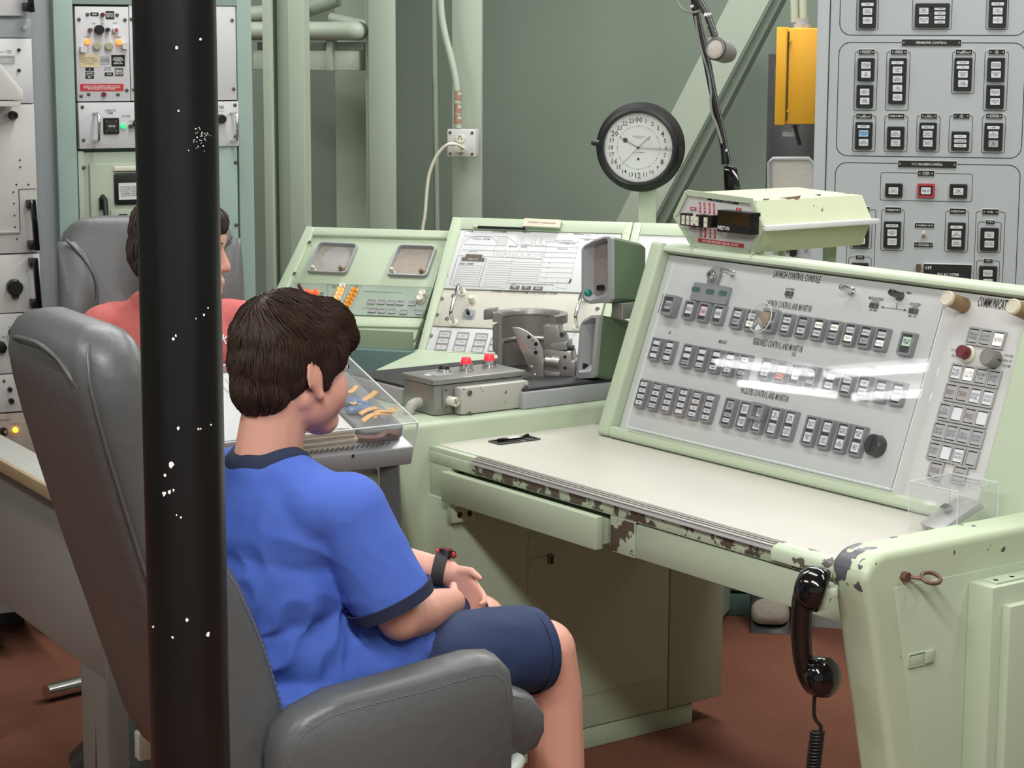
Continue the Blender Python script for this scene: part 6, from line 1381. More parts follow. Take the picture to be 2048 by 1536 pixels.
b = MB(); a = LC(LR, Z1, 645, 1300); b.cbox(LR, *a, .014, .030, .006, .02, 'black'); a2 = LC(LR, Z1, 664, 1262, .03); b.tube([LR.pt(*LC(LR, Z1, 655, 1258, .02), .02), LR.pt(*LC(LR, Z1, 672, 1280, .035), .035), LR.pt(*LC(LR, Z1, 682, 1420, .045), .045)], .0075, 'black', seg=8); mk('lever_handle', b, idr)
panel(LR, Z1, 712, 1338, 1000, 1500, .006, .012, 'sage2', 'sub_panel', tk)
one(860, 1395, .012, .016, 'black', 'rotary_knob', idr, .012); a = LC(LR, Z1, 780, 1392); b = MB(); b.cbox(LR, *a, .022, .02, .012, .016, 'black'); b.cbox(LR, a[0], a[1]-.002, .012, .010, .016, .0175, 'yellow_on'); mk('lamp', b, idr, label='yellow lit lamp')
# grey upright between the racks
pf = Fr(hit(88, 300, (0, 5.5, 0), V((0, 1, 0))), LR.ex, EZ); x0, x1 = pf.px(69, 300)[0], pf.px(113, 300)[0]
b = MB(); b.box(pf, x0, x1, -pf.o.z, 2.6-pf.o.z, -.12, 0, 'post_grey'); o = mk('rack_post', b, bevel=.003); tag(o, 'plain grey upright between the far left rack and the teal cabinet', 'post')
# far left rack
FL = Fr(hit(30, 400, (0, 5.3, 0), V((0, 1, 0))), LR.ex, EZ)
lk = thing('communications_rack', FL.pt(-.1, -FL.o.z, -.2), 'dirty white instrument rack with black bar handles at the far left edge', 'rack')
def fpan(x0, y0, x1, y1, h0, h1, m_, nm, **k): return panel(FL, I1, x0, y0, x1, y1, h0, h1, m_, nm, lk, **k)
xr_ = FL.px(76, 400)[0]; b = MB(); b.box(FL, -.42, xr_, .125-FL.o.z, 2.4-FL.o.z, -.5, -.012, 'post_grey'); mk('cabinet_body', b, lk); b = MB(); b.box(FL, -.40, xr_, -FL.o.z, .12-FL.o.z, -.5, -.35, 'stand_dark'); mk('plinth', b, lk)
fpan(-60, -60, 45, 31, -.012, .004, 'panel_white', 'drawer_front'); fpan(-60, 38, 62, 75, -.012, -.006, 'post_grey', 'spacer_panel'); p2_ = fpan(-60, 77, 65, 207, -.012, 0, 'panel_white', 'drawer_front'); p3_ = fpan(-60, 209, 73, 507, -.012, 0, 'panel_dirty', 'drawer_front')
p4_ = fpan(-60, 510, 81, 626, -.012, 0, 'panel_dirty', 'drawer_front'); p5_ = fpan(-60, 628, 84, 747, -.012, 0, 'panel_dirty', 'drawer_front'); p6_ = fpan(-60, 749, 95, 824, -.012, 0, 'panel_dirty', 'drawer_front'); p7_ = fpan(-60, 827, 98, 960, -.012, 0, 'panel_brown', 'drawer_front')
def f1(x, y, r, ln_, m_, nm, par, **k): return one(x, y, r, ln_, m_, nm, par, 0, FL, I1, **k)
f1(38, 100, .0045, .006, 'gun', 'screw', p2_); f1(38, 141, .0045, .006, 'gun', 'screw', p2_); f1(50, 56, .006, .004, 'steel', 'screw', lk)
a, c, d, e = rect(FL, I1, -4, 111, 29, 127); b = MB(); b.rring(FL, (a+c)/2, (d+e)/2, c-a, e-d, .001, .003, 0, .004, 'steel'); b.cbox(FL, (a+c)/2, (d+e)/2, c-a-.004, e-d-.004, 0, .002, 'legend_dim'); mk('indicator_window', b, p2_)
b = MB(); 
for s_, x, y, w_ in (('POWER\nON', 17, 104, .016), ('ALC', 4, 104, .01)): a = FL.px(x, y); b.text(FL, s_, *a, .004, 'ink_soft', .0006, w_=w_)
mk('lettering', b, p2_, ang=0)
b = MB(); a = FL.px(28, 231, .02); b.lathe(FL, *a, [(.0115, 0), (.0105, .022), (.009, .026), (.0055, .026), (.005, .022), (0, .022)], 'black', seg=18); mk('knob', b, p3_)
for x, y in ((40, 320), (40.5, 334), (33, 369), (57, 369), (27, 384), (28, 407), (29, 431), (30, 454), (34, 478)): f1(x, y, .0022, .002, 'gun', 'rivet', p3_)
b = MB(); a, c, d, e = rect(FL, I1, 39, 378, 73, 464); b.box(FL, a, c, e-.0008, e+.0008, 0, .0012, 'gun'); b.box(FL, a-.0008, a+.0008, d, e, 0, .0012, 'gun'); a2, c2_, d2, e2_ = rect(FL, I1, -20, 464, 41, 467); b.box(FL, a2, c2_, d2, e2_, 0, .006, 'steel'); mk('access_cover', b, p3_)
def bh(x0, y0, x1, y1, par):
    A = FL.px(x0, y0, 0); B = FL.px(x1, y1, 0); xm_ = (A[0]+B[0])/2
    a = FL.px(x0, y0, .02); hy0 = FL.px(x1, y1-6, .035)[1]; hy1 = FL.px(x0+6, y0+4, .035)[1]; hx = FL.px((x0+x1)/2+2, (y0+y1)/2, .035)[0]
    b = MB()
    b.box(FL, hx-.012, hx+.008, hy1-.022, hy1, 0, .028, 'black'); b.box(FL, hx-.012, hx+.008, hy0, hy0+.022, 0, .028, 'black')
    q0 = FL.pt(hx-.001, hy1+.002, .033); q1 = FL.pt(hx+.006, hy0-.002, .033); b.bar(q0, q1, .015, .014, FL.n, 'black_gloss'); mk('bar_handle', b, lk, bevel=.002)
bh(47, 397, 85, 505, p3_); bh(53, 514, 88, 622, p4_); bh(57, 630, 92, 745, p5_); bh(46, -50, 66, 29, p2_)
b = MB(); a = FL.px(30, 575, .012); b.lathe(FL, *a, [(.021, 0), (.020, .018), (.017, .021), (0, .021)], 'black', seg=26); b.cbox(FL, a[0], a[1]-.019, .016, .016, 0, .018, 'black'); mk('rotary_knob', b, p4_)
f1(26, 665, .0105, .02, 'black', 'knob', p5_); a = FL.px(4, 694, .012); b = MB(); b.prism(FL, [(a[0]-.02, a[1]), (a[0]-.008, a[1]+.018), (a[0]+.006, a[1]+.012), (a[0]+.013, a[1]-.002), (a[0]+.006, a[1]-.016), (a[0]-.012, a[1]-.014)], 0, .02, 'black'); mk('rotary_knob', b, p5_, bevel=.002)
f1(8, 762, .004, .002, 'rust', 'lamp', p6_); f1(20, 779, .006, .012, 'black', 'knob', p6_); f1(23, 802, .007, .014, 'black', 'knob', p6_); f1(8, 863, .010, .02, 'black', 'knob', p7_); f1(10, 863, .0055, .024, 'brown_post', 'knob_cap', p7_); f1(31, 860, .0072, .008, 'amber_hot', 'lamp', p7_, label='glowing amber lamp')
b = MB()
for s_, x, y, w_ in (('LINE VOLT', 26, 654, .025), ('TUNING', 8, 674, .012), ('POWER ON', 30, 848, .02), ('METER SELECT', 10, 840, .03)): a = FL.px(x, y); b.text(FL, s_, *a, .004, 'ink_soft', .0006, w_=w_)
mk('lettering', b, p5_, ang=0)
hd = thing('sloped_hood', FL.pt(-.05, FL.px(20, 210)[1], .05), 'white sloped metal hood projecting from the far left rack', 'hood')
HFr = Fr(FL.pt(0, 0, .10), FL.ex, EZ); pp = ppx(HFr, ((-60, 60), (0, 127), (46, 182), (46, 200), (-60, 200))); b = MB(); b.prism(HFr, pp, -.09, 0, 'white_hood'); mk('cover', b, hd, bevel=.002); pp = ppx(HFr, ((-60, 202), (42, 202), (42, 213), (-60, 213))); b = MB(); b.prism(HFr, pp, -.09, -.004, 'white_hood'); mk('base', b, hd, bevel=.001)

# grey table at the left
tc0 = hit(179, 1015, (0, 0, .74), EZ); TE = (hit(0, 915, (0, 0, .74), EZ)-tc0).normalized(); TN = EZ.cross(TE)
if TN.y < 0: TN = -TN
TF = Fr(V((tc0.x, tc0.y, 0)), TE, TN); TD = (hit(20, 878, (0, 0, .74), EZ)-tc0).dot(TN)
TFz = 1
gt = thing('grey_table', TF.pt(.6, .3, 0), 'grey painted table with worn wooden edge behind the near chair', 'table')
def tbox(x0, x1, y0, y1, z0, z1, m_, nm, bevel=.003, **k):
    b = MB(); P = [TF.o+TE*x+TN*y+EZ*z for z in (z0, z1) for y in (y0, y1) for x in (x0, x1)]; b.add(P, [(0, 2, 3, 1), (4, 5, 7, 6), (0, 1, 5, 4), (2, 6, 7, 3), (0, 4, 6, 2), (1, 3, 7, 5)], m_); return mk(nm, b, gt, bevel=bevel, **k)
tbox(0, 1.3, .0, TD, .725, .74, 'table_top', 'tabletop'); tbox(-.002, 1.3, -.012, -.0005, .716, .742, 'wood', 'edge_strip', label='worn wooden edge')
tfp = Fr(TF.o, TE, EZ); 
if tfp.n.dot(CAM-TF.o) < 0: tfp = Fr(TF.o, -TE, EZ)
def tz(u, v): return tfp.px(u, v)
az = tz(140, 1309); az2 = tz(5, 1239); sgn = 1 if tfp.ex.dot(TE) > 0 else -1
X1_ = sgn*az[0]; ZA = (az[1]+az2[1])/2
tbox(.0, 1.3, .02, .05, ZA, .71, 'table_grey', 'side_panel'); tbox(0, X1_, .02, .05, 0, ZA, 'table_grey', 'leg'); tbox(-.012, -.0, .02, TD-.02, 0, .71, 'table_grey', 'end_panel')
tbox(1.0, 1.1, .02, .05, 0, ZA, 'table_grey', 'leg'); tbox(.9, .97, TD-.06, TD-.01, 0, .70, 'stand_dark', 'leg')
q0 = hit(92, 1364, (0, 0, .05), EZ); q1 = hit(150, 1350, (0, 0, .05), EZ)
b = MB(); b.tube([q0-EZ*.028, q1-EZ*.028+(q1-q0)], .020, 'chrome', seg=16); o = mk('chrome_tube', b); tag(o, 'short chrome tube lying on the red carpet behind the grey table legs', 'tube')

# ---------------------------------------------------------------- chairs
def chair(O, c2, lab, leanpad=False, mirror=1):
    c2 = V(c2).normalized(); c1 = V((c2.y, -c2.x, 0)); P = lambda t, s, z: V((O[0], O[1], 0))+c2*t+c1*s+EZ*z
    T = thing('padded_chair', P(0.05, 0, 0), lab, 'chair', 'grey padded control room chairs')
    st_ = [(.455, -.185, -.085, .19), (.47, -.205, -.08, .205), (.52, -.232, -.085, .21), (.60, -.256, -.095, .213), (.71, -.29, -.126, .214), (.80, -.318, -.162, .214), (.86, -.336, -.195, .214), (.95, -.362, -.235, .214), (1.03, -.384, -.262, .214), (1.09, -.398, -.28, .212), (1.13, -.405, -.292, .207), (1.16, -.403, -.30, .196), (1.18, -.396, -.308, .178), (1.192, -.385, -.318, .155), (1.198, -.37, -.33, .12)]
    secs = []
    for z, tr_, tf_, hw in st_:
        th = tf_-tr_; r = min(.045, th*.42); ring = []
        for x, y in rrpts((tr_+tf_)/2, 0, th, 2*hw, r, 4): 
            dish = -.018*(1-(y/hw)**2)*(1 if x > (tr_+tf_)/2 else .0); bow = -.012*(1-(y/hw)**2)*(1 if x < (tr_+tf_)/2 else 0); ring.append(P(x+dish+bow, y, z+.0))
        secs.append(ring)
    b = MB(); b.loft(secs, 'leather'); mk('backrest', b, T, ang=60)
    def edge(tsel, ssel, off): return [P(tsel(a), ssel*(a[3]-off[1]), a[0]+off[2]) for a in st_[1:-2]]
    for s in (1, -1):
        b = MB(); b.tube([P(a[1]+.008, s*(a[3]-.010), a[0]) for a in st_[1:-2]], .0028, 'leather', seg=6); mk('piping', b, T, ang=60)
        if s > 0: b = MB(); b.tube(smooth([P(-.404+min(0, (1.13-z_))*-.06+max(0, 1.13-z_)*.33-.012*(1-(q_/.207)**2)+max(0, abs(q_)-.165)**2*16, q_, z_) for q_, z_ in ((-.200, 1.135), (-.12, 1.155), (-.0, 1.162), (.10, 1.150), (.165, 1.12), (.199, 1.06))]), .0035, 'leather', seg=6); mk('piping', b, T, ang=60)
        b = MB(); pts = smooth([P(a[2]-.020, s*(a[3]+.0008), a[0]) for a in st_[1:-3]], 11)
        for i in range(0, len(pts)-1, 1):
            b.tube([pts[i], pts[i]+(pts[i+1]-pts[i])*.6], .0007, 'stitch', seg=4)
        mk('stitching', b, T, kind='stuff', ang=0)
    if leanpad:
        for s in (1, -1):
            b = MB(); sec = []
            for k in range(11):
                a = k/10; z = .93+.215*a; w_ = .075*math.sqrt(max(.02, sin(pi*min(1, .12+a*.80)))); cs_ = s*(.212-w_*.55); tf_ = -.225-(z-.93)*.33
                sec.append([P(tf_+.022*sin(pi*(.05+.9*a))*cos(u_)+.004, cs_+w_*.62*sin(u_)*1, z) for u_ in [2*pi*j/14 for j in range(14)]])
            b.loft(sec, 'leather'); mk('wing_pad', b, T, ang=70)
            b = MB(); pts = [P(-.222-(z-.93)*.33+.012, s*(.212-.085*sin(pi*min(1, max(0, (z-.90)/.27)))), z) for z in [.93+.02*k for k in range(12)]]; b.tube(smooth(pts), .004, 'leather', seg=6); mk('piping', b, T, ang=60)
    # seat cushion, tall rounded front
    b = MB(); sp_ = [(-.10, .44), (-.10, .555), (-.06, .565), (.25, .572), (.30, .57), (.335, .555), (.357, .52), (.358, .49), (.345, .465), (.30, .445)]
    secs = []
    for s, sh in ((-.20, .03), (-.192, .008), (-.17, 0), (.17, 0), (.192, .008), (.20, .03)):
        c = (.13, .51); secs.append([P(c[0]+(t-c[0])*(1-sh*1.4), s, c[1]+(z-c[1])*(1-sh*4)) for t, z in sp_])
    b.loft(secs, 'leather'); mk('seat', b, T, ang=50)
    b = MB(); b.loft([[P(t, s, z) for t, z in ((-.08, .40), (-.08, .44), (.28, .445), (.32, .455), (.30, .43), (.26, .40))] for s in (-.185, .185)], 'leather'); mk('seat_base', b, T, bevel=.008)
    for s in (1, -1):
        pr = [(-.155, .40), (-.158, .56), (-.148, .595), (-.118, .622), (-.06, .642), (.07, .655), (.18, .668), (.215, .664), (.236, .642), (.242, .60), (.238, .40)]
        b = MB(); secs = []
        for sg, k in ((.222, .03), (.230, .008), (.245, 0), (.275, 0), (.292, .008), (.30, .03)):
            c = (.04, .52); secs.append([P(c[0]+(t-c[0])*(1-k*1.6), s*sg, c[1]+(z-c[1])*(1-k*3.2)) for t, z in (pr)])
        b.loft(secs if s > 0 else secs[::-1], 'leather'); mk('armrest', b, T, ang=55)
        b = MB(); pts = smooth([P(.04+(t-.04)*.93, s*.3008, .52+(z-.52)*.82) for t, z in pr[1:-1]], 11)
        for i in range(len(pts)-1):
            b.tube([pts[i], pts[i]+(pts[i+1]-pts[i])*.6], .0006, 'stitch', seg=4)
        mk('stitching', b, T, kind='stuff', ang=0)
        b = MB(); b.tube([P(.235, s*.24, .445), P(.27, s*.235, .45), P(.30, s*.2, .452)], .014, 'bracket_white', seg=12); mk('arm_bracket', b, T, label='pale painted metal bracket')
        b = MB(); b.box(Fr(P(-.17, s*.245, .0), c2, EZ), -.02, .03, .40, .448, -.012, .012, 'bracket_white'); b.cyl(Fr(P(-.165, s*.258, .43), c2, EZ), 0, 0, -.003, .002, .006, 'steel', seg=10); mk('back_bracket', b, T, bevel=.004)
    b = MB(); b.tube([P(.05, 0, .42), P(.05, 0, .20)], .035, 'gun', seg=16); b.tube([P(.05, 0, .22), P(.05, 0, .03)], .055, 'gun', seg=16); mk('pedestal_column', b, T)
    b = MB(); b.cyl(Fr(P(.05, 0, 0), c2, c1*-1), 0, 0, 0, .035, .24, 'gun', r2=.20, seg=28); 
    o = mk('base_plate', b, T); return T, P
BO = CAM+ray(585, 725)*3.3
chair((BO.x, BO.y), (.87, .493, 0), 'large grey padded chair seen from behind, holding the boy in blue')
RC = hit(293, 445, (0, 4.95, 0), V((0, 1, 0))); rc2 = V((.26, -.965, 0)).normalized()
chair((RC.x+rc2.x*.36, RC.y+rc2.y*.36), rc2, 'matching grey padded chair facing us, holding the person in red', leanpad=True)

# ---------------------------------------------------------------- people
def caps(b, p, q, r1, r2, m='skin', seg=14):
    p = V(p); q = V(q); d = q-p; L_ = d.length
    if L_ < 1e-6: b.sph(p, r1, m, seg, 8); return
    d /= L_; a = d.orthogonal().normalized(); c = d.cross(a); prof = []
    for k in range(6): th = pi/2*(1-k/5); prof.append((r1*cos(th), -r1*sin(th)))
    for k in range(6): th = pi/2*k/5; prof.append((r2*cos(th), L_+r2*sin(th)))
    P = []; F_ = []
    for r, z in prof:
        for i in range(seg): t = 2*pi*i/seg; P.append(p+d*z+(a*cos(t)+c*sin(t))*max(r, 1e-5))
    for j in range(len(prof)-1):
        for i in range(seg): F_.append((j*seg+i, j*seg+(i+1) % seg, (j+1)*seg+(i+1) % seg, (j+1)*seg+i))
    F_ += [tuple(range(seg))[::-1], tuple(range((len(prof)-1)*seg, len(prof)*seg))]
    b.add(P, F_, m)
def remesh(b, vox, smooth_it=4, disp=None, m='skin', fac=.5):
    me = bpy.data.meshes.new('tmp'); me.from_pydata([tuple(v) for v in b.v], [], b.f); o = bpy.data.objects.new('tmp', me); sc.collection.objects.link(o)
    bm = bmesh.new(); bm.from_mesh(me); bmesh.ops.recalc_face_normals(bm, faces=bm.faces); bm.to_mesh(me); bm.free()
    r = o.modifiers.new('r', 'REMESH'); r.mode = 'VOXEL'; r.voxel_size = vox
    s = o.modifiers.new('s', 'SMOOTH'); s.iterations = smooth_it; s.factor = fac
    dg = bpy.context.evaluated_depsgraph_get(); e = o.evaluated_get(dg); m2 = bpy.data.meshes.new_from_object(e)
    vs = [v.co.copy() for v in m2.vertices]; ns = [v.normal.copy() for v in m2.vertices]; fs = [list(p.vertices) for p in m2.polygons]
    if disp: vs = [v+n*disp(v) for v, n in zip(vs, ns)]
    bpy.data.objects.remove(o); bpy.data.meshes.remove(me); bpy.data.meshes.remove(m2)
    out = MB(); out.v = vs; out.f = fs; out.m = [0]*len(fs); out.mn = [m]; return out
def headparts(b, HF, k):
    E = lambda x, y, z, rx, ry, rz, fr=None: b.sph(HF.pt(x*k, y*k, z*k), (rx*k, ry*k, rz*k), 'skin', 20, 14, fr=fr or HF)
    E(-.014, 0, .030, .088, .072, .080); E(.034, 0, -.022, .060, .060, .082); E(.070, 0, -.086, .032, .036, .028); E(.036, 0, -.054, .062, .060, .052); E(.054, .036, -.036, .034, .032, .042); E(.054, -.036, -.036, .034, .032, .042)
    E(.072, 0, .030, .026, .050, .032); E(.097, 0, -.060, .009, .021, .006); E(.096, 0, -.068, .009, .018, .006)
    for s in (1, -1):
        b.sph(HF.pt(.026*k, s*.034*k, -.052*k), (.050*k, .032*k, .044*k), 'skin', 18, 12, fr=HF); caps(b, HF.pt(-.004*k, s*.043*k, -.050*k), HF.pt(.066*k, s*.022*k, -.090*k), .022*k, .020*k)
        f = Fr(HF.o, HF.ex*cos(.28)-HF.n*-sin(.28)*-1, HF.ey) if False else HF
        ec = HF.pt(-.006*k, s*.074*k, -.014*k); ax = (HF.n*.95-HF.ex*.30).normalized()
        # ear: helix ring, lobe and flat inner
        er = Fr(ec, HF.ex*.95+HF.n*.30, ax); pts = [er.pt(.0175*k*cos(t_)-.002*k, .031*k*sin(t_), -s*(.004+.006*cos(t_))*k*-1) for t_ in [rad(-75+25*j) for j in range(12)]]
        for i in range(len(pts)-1): caps(b, pts[i]+HF.ey*s*.004*k, pts[i+1]+HF.ey*s*.004*k, .0040*k, .0040*k, seg=8)
        caps(b, er.pt(.005*k, -.031*k, 0), er.pt(.003*k, -.024*k, 0), .008*k, .0075*k, seg=10); b.sph(er.pt(.000, 0, 0)-HF.ey*s*.002*k, (.016*k, .027*k, .008*k), 'skin', 14, 8, fr=Fr(ec, er.ex, er.ey))
    caps(b, HF.pt(.092*k, 0, .004*k), HF.pt(.108*k, 0, -.030*k), .0075*k, .0100*k, seg=10)
    for s in (1, -1): b.sph(HF.pt(.094*k, s*.010*k, -.034*k), .0075*k, 'skin', 10, 6)
def hand(b, w0, dirv, side, curl, k=1.0, thumb=1):
    """palm from wrist w0 along dirv; side = direction of the thumb; curl = direction fingers bend to"""
    d = V(dirv).normalized(); s = (V(side)-d*V(side).dot(d)).normalized(); c = V(curl); c = (c-d*c.dot(d)-s*c.dot(s)).normalized()
    for j in (-1.5, -.5, .5, 1.5):
        base = w0+d*.065*k+s*(j*.0155*k); caps(b, w0+s*j*.008*k, base, .013*k, .0105*k, seg=10)
        ln_ = (.030, .034, .036, .032)[int(j+1.5)]*k; p1 = base+d*ln_*.95+c*ln_*.25; p2 = p1+d*ln_*.45+c*ln_*.62; p3 = p2+d*-.05*ln_+c*ln_*.5
        caps(b, base, p1, .0088*k, .0078*k, seg=8); caps(b, p1, p2, .0078*k, .0070*k, seg=8); caps(b, p2, p3, .0070*k, .0060*k, seg=8)
    tb_ = w0+d*.018*k+s*.020*k; t1 = tb_+d*.026*k+s*.024*k+c*.006*k; t2 = t1+d*.026*k+s*.004*k+c*.006*k; caps(b, tb_, t1, .0125*k, .0095*k, seg=8); caps(b, t1, t2, .0095*k, .0075*k, seg=8)
from mathutils.bvhtree import BVHTree
def hairmesh(base, HF, k, crown, n, flow, m='hair', thick=.0024, L0=.06, seed=2, keep=None):
    bvh = BVHTree.FromPolygons([tuple(v) for v in base.v], base.f); rh = random.Random(seed); out = MB(); out.v = list(base.v); out.f = list(base.f); out.m = [0]*len(base.f); out.mn = [m]
    nf = len(base.f); cands = list(range(nf))
    for _ in range(n):
        f = base.f[rh.choice(cands)]; p = V((0, 0, 0))
        for i in f: p += base.v[i]
        p /= len(f)
        q, nn, _, _ = bvh.find_nearest(p)
        if keep and not keep(p): continue
        cc = HF.pt(0, 0, 0); 
        if (p-cc).dot(nn) < 0: nn = -nn
        pts = []; d_ = None; steps = 6; st = L0*k*rh.uniform(.7, 1.25)/steps; cur = p; jit = rh.uniform(-.35, .35)
        for i in range(steps+1):
            loc, no, _, _ = bvh.find_nearest(cur)
            if (loc-cc).dot(no) < 0: no = -no
            lift = .0012+.0035*sin(pi*min(1, i/steps+.1))*rh.uniform(.6, 1.2); pts.append(loc+no*lift*k)
            g = flow(loc)+HF.ex.cross(no)*jit*.3; g = (g-no*g.dot(no))
            if g.length < 1e-5: g = no.orthogonal()
            cur = loc+g.normalized()*st
        r_ = [thick*k*x for x in (.5, .9, 1, 1, .85, .6, .12)]; out.tube(pts, r_, m, seg=4)
    return out
def wr(v, f, a): return noise.noise(V((v.x*f, v.y*f, v.z*f*.5)))*a
# the boy -------------------------------------------------------
BO3 = V((BO.x, BO.y, 0))
def B(t, s, z): return BO3+E2*t+E1*s+EZ*z
boy = thing('person', B(.1, 0, .0), 'boy in a blue T-shirt and navy shorts seated in the near grey chair', 'person')
yaw = rad(9); hfx = (E2*cos(yaw)-E1*sin(yaw)-EZ*.13).normalized(); hfy = (EZ.cross(hfx)).normalized()
HK = .985
HF = Fr(B(-.004, 0, 1.098), hfx, hfy)
b = MB(); headparts(b, HF, HK)
caps(b, B(-.030, 0, 1.045), B(-.052, 0, .93), .052, .056); caps(b, B(-.04, 0, .88), B(-.04, 0, .80), .06, .09); caps(b, B(-.03, -.12, .885), B(-.03, .12, .885), .035, .035); caps(b, B(-.03, 0, .78), B(0, 0, .63), .10, .10)
SHR = B(.010, .150, .885); ELR = B(.075, .195, .715); WRR = B(.285, .030, .672); SHL = B(.01, -.150, .885); ELL = B(.185, -.245, .725); WRL = B(.352, -.085, .690)
for S_, E_, W_ in ((SHR, ELR, WRR), (SHL, ELL, WRL)):
    caps(b, S_, E_, .043, .036); caps(b, E_, E_+(W_-E_)*.35, .036, .038); caps(b, E_+(W_-E_)*.35, W_, .038, .024)
hand(b, WRR, (B(.36, -.05, .615)-WRR), EZ*1, -E1-EZ*.5, .85); hand(b, WRL, (B(.40, .01, .615)-WRL), EZ, E1*.2-EZ, .85)
for s in (.105, -.095):
    caps(b, B(.0, s*.85, .60), B(.425, s, .582), .078, .054); caps(b, B(.425, s, .582), B(.445, s, .50), .054, .050); caps(b, B(.445, s, .50), B(.452, s, .36), .050, .050); caps(b, B(.452, s, .36), B(.47, s, .10), .048, .032); caps(b, B(.47, s, .08), B(.48, s, .05), .034, .036)
    caps(b, B(.47, s, .045), B(.60, s, .036), .036, .030)
body = remesh(b, .0042, 10); mk('body', body, boy, ang=80)
for s in (1, -1):
    b = MB(); b.sph(HF.pt(.0825*HK, s*.030*HK, .004*HK), .0105, 'eye_white', 14, 8); b.sph(HF.pt(.094*HK, s*.030*HK, .004*HK), (.0035, .005, .005), 'hair2', 10, 6, fr=HF); mk('eye', b, boy)
    b = MB(); b.tube([HF.pt(x*HK, s*y*HK, .026*HK) for x, y in ((.094, .012), (.093, .028), (.084, .046))], .0028, 'hair2', seg=6); mk('eyebrow', b, boy)
# hair
b = MB(); HE = lambda x, y, z, rx, ry, rz: b.sph(HF.pt(x*HK, y*HK, z*HK), (rx*HK, ry*HK, rz*HK), 'hair', 22, 16, fr=HF)
HE(-.012, 0, .040, .097, .080, .079); HE(-.038, 0, .006, .068, .072, .068); HE(-.055, 0, -.034, .044, .056, .050); HE(.045, 0, .070, .058, .066, .040); HE(.078, 0, .068, .024, .048, .022)
for s in (1, -1): HE(.020, s*.060, .026, .042, .017, .040); HE(.022, s*.066, -.006, .010, .008, .026); HE(.066, s*.044, .054, .026, .022, .024)
hb = remesh(b, .005, 5, lambda v: noise.noise(v*55)*.0025+noise.noise(v*22)*.003, m='hair')
crown = HF.pt(-.06*HK, .0, .11*HK)
def flow(p):
    r = p-crown; d = r-HF.n*0; up = (p-HF.o).dot(HF.n); fw = (p-HF.o).dot(HF.ex)
    g = r.normalized()*.9-HF.n*.55
    if up > .05: g += HF.ex*.8+HF.ey*-.15
    return g
hm = hairmesh(hb, HF, HK, crown, 5200, flow, thick=.0012, L0=.05)
mk('hair', hm, boy, ang=50, label='short dark brown hair')
# T-shirt
b = MB(); SH = lambda t, s, z, rt, rs, rz: b.sph(B(t, s, z), (rs, rt, rz), 'shirt', 24, 16, fr=Fr(BO3, E1, E2))
SH(-.045, 0, .845, .108, .165, .110); SH(-.050, 0, .76, .115, .160, .13); SH(-.025, 0, .665, .135, .168, .12); SH(.005, 0, .625, .135, .178, .085)
caps(b, B(-.03, -.125, .893), B(-.03, .125, .893), .060, .060)
for s in (1, -1): caps(b, B(-.048, s*.02, .925), B(-.025, s*.13, .896), .058, .055)
SH(-.048, 0, .900, .085, .098, .060); SH(-.078, 0, .922, .045, .075, .046); SH(.0, 0, .80, .085, .15, .11)
SLE = SHR+(ELR-SHR)*.86; SLL = SHL+(ELL-SHL)*.9
def cone(b, p, q, r1, r2, m, seg=20, squash=None):
    p = V(p); q = V(q); d = (q-p).normalized(); a = d.orthogonal().normalized(); c = d.cross(a); P = [p+(a*cos(2*pi*i/seg)+c*sin(2*pi*i/seg))*r1 for i in range(seg)]+[q+(a*cos(2*pi*i/seg)+c*sin(2*pi*i/seg))*r2 for i in range(seg)]
    b.add(P, [(i, (i+1) % seg, seg+(i+1) % seg, seg+i) for i in range(seg)]+[tuple(range(seg))[::-1], tuple(range(seg, 2*seg))], m)
b.sph(SHR, .064, 'shirt', 18, 12); cone(b, SHR, SLE, .062, .066, 'shirt'); b.sph(SHL, .062, 'shirt', 18, 12); cone(b, SHL, SLL, .060, .062, 'shirt')
# skirt of the shirt over lap and hips
for (t, s, z, rt, rs, rz) in ((.070, .10, .622, .112, .098, .100), (.070, -.10, .622, .112, .098, .100), (.09, 0, .635, .085, .12, .055), (-.02, .09, .58, .12, .105, .06), (-.02, -.09, .58, .12, .105, .06)): SH(t, s, z, rt, rs, rz)
def fold(v):
    q = v-BO3; t, s, z = q.dot(E2), q.dot(E1), v.z; w1 = max(0, min(1, (.86-z)/.12))
    a = math.exp(-((z-.70)/.10)**2); d = noise.noise(V((t*9+z*10, s*5, z*9-t*12)))*.011*w1
    rg = 1-2.2*abs(noise.noise(V((t*8+z*13+s*3, s*6, z*5-t*16)))); d += max(0, rg)**2*.014*a*(1 if s > -.05 else .5)
    rg = 1-2.4*abs(noise.noise(V((t*20+4, s*7, z*7-t*9)))); d += max(0, rg)**2*.013*math.exp(-((z-.62)/.06)**2)*(1 if t > -.02 else .4)
    rg = 1-2.6*abs(noise.noise(V((t*9+s*5, s*9, z*14+t*10+7)))); d += max(0, rg)**2*.008*math.exp(-((z-.80)/.07)**2)
    d += noise.noise(v*26)*.0018
    return d*(1-.8*max(0, min(1, (abs(s)-.145)/.03)))
shm = remesh(b, .0052, 16, fold, m='shirt'); mk('t_shirt', shm, boy, ang=80)
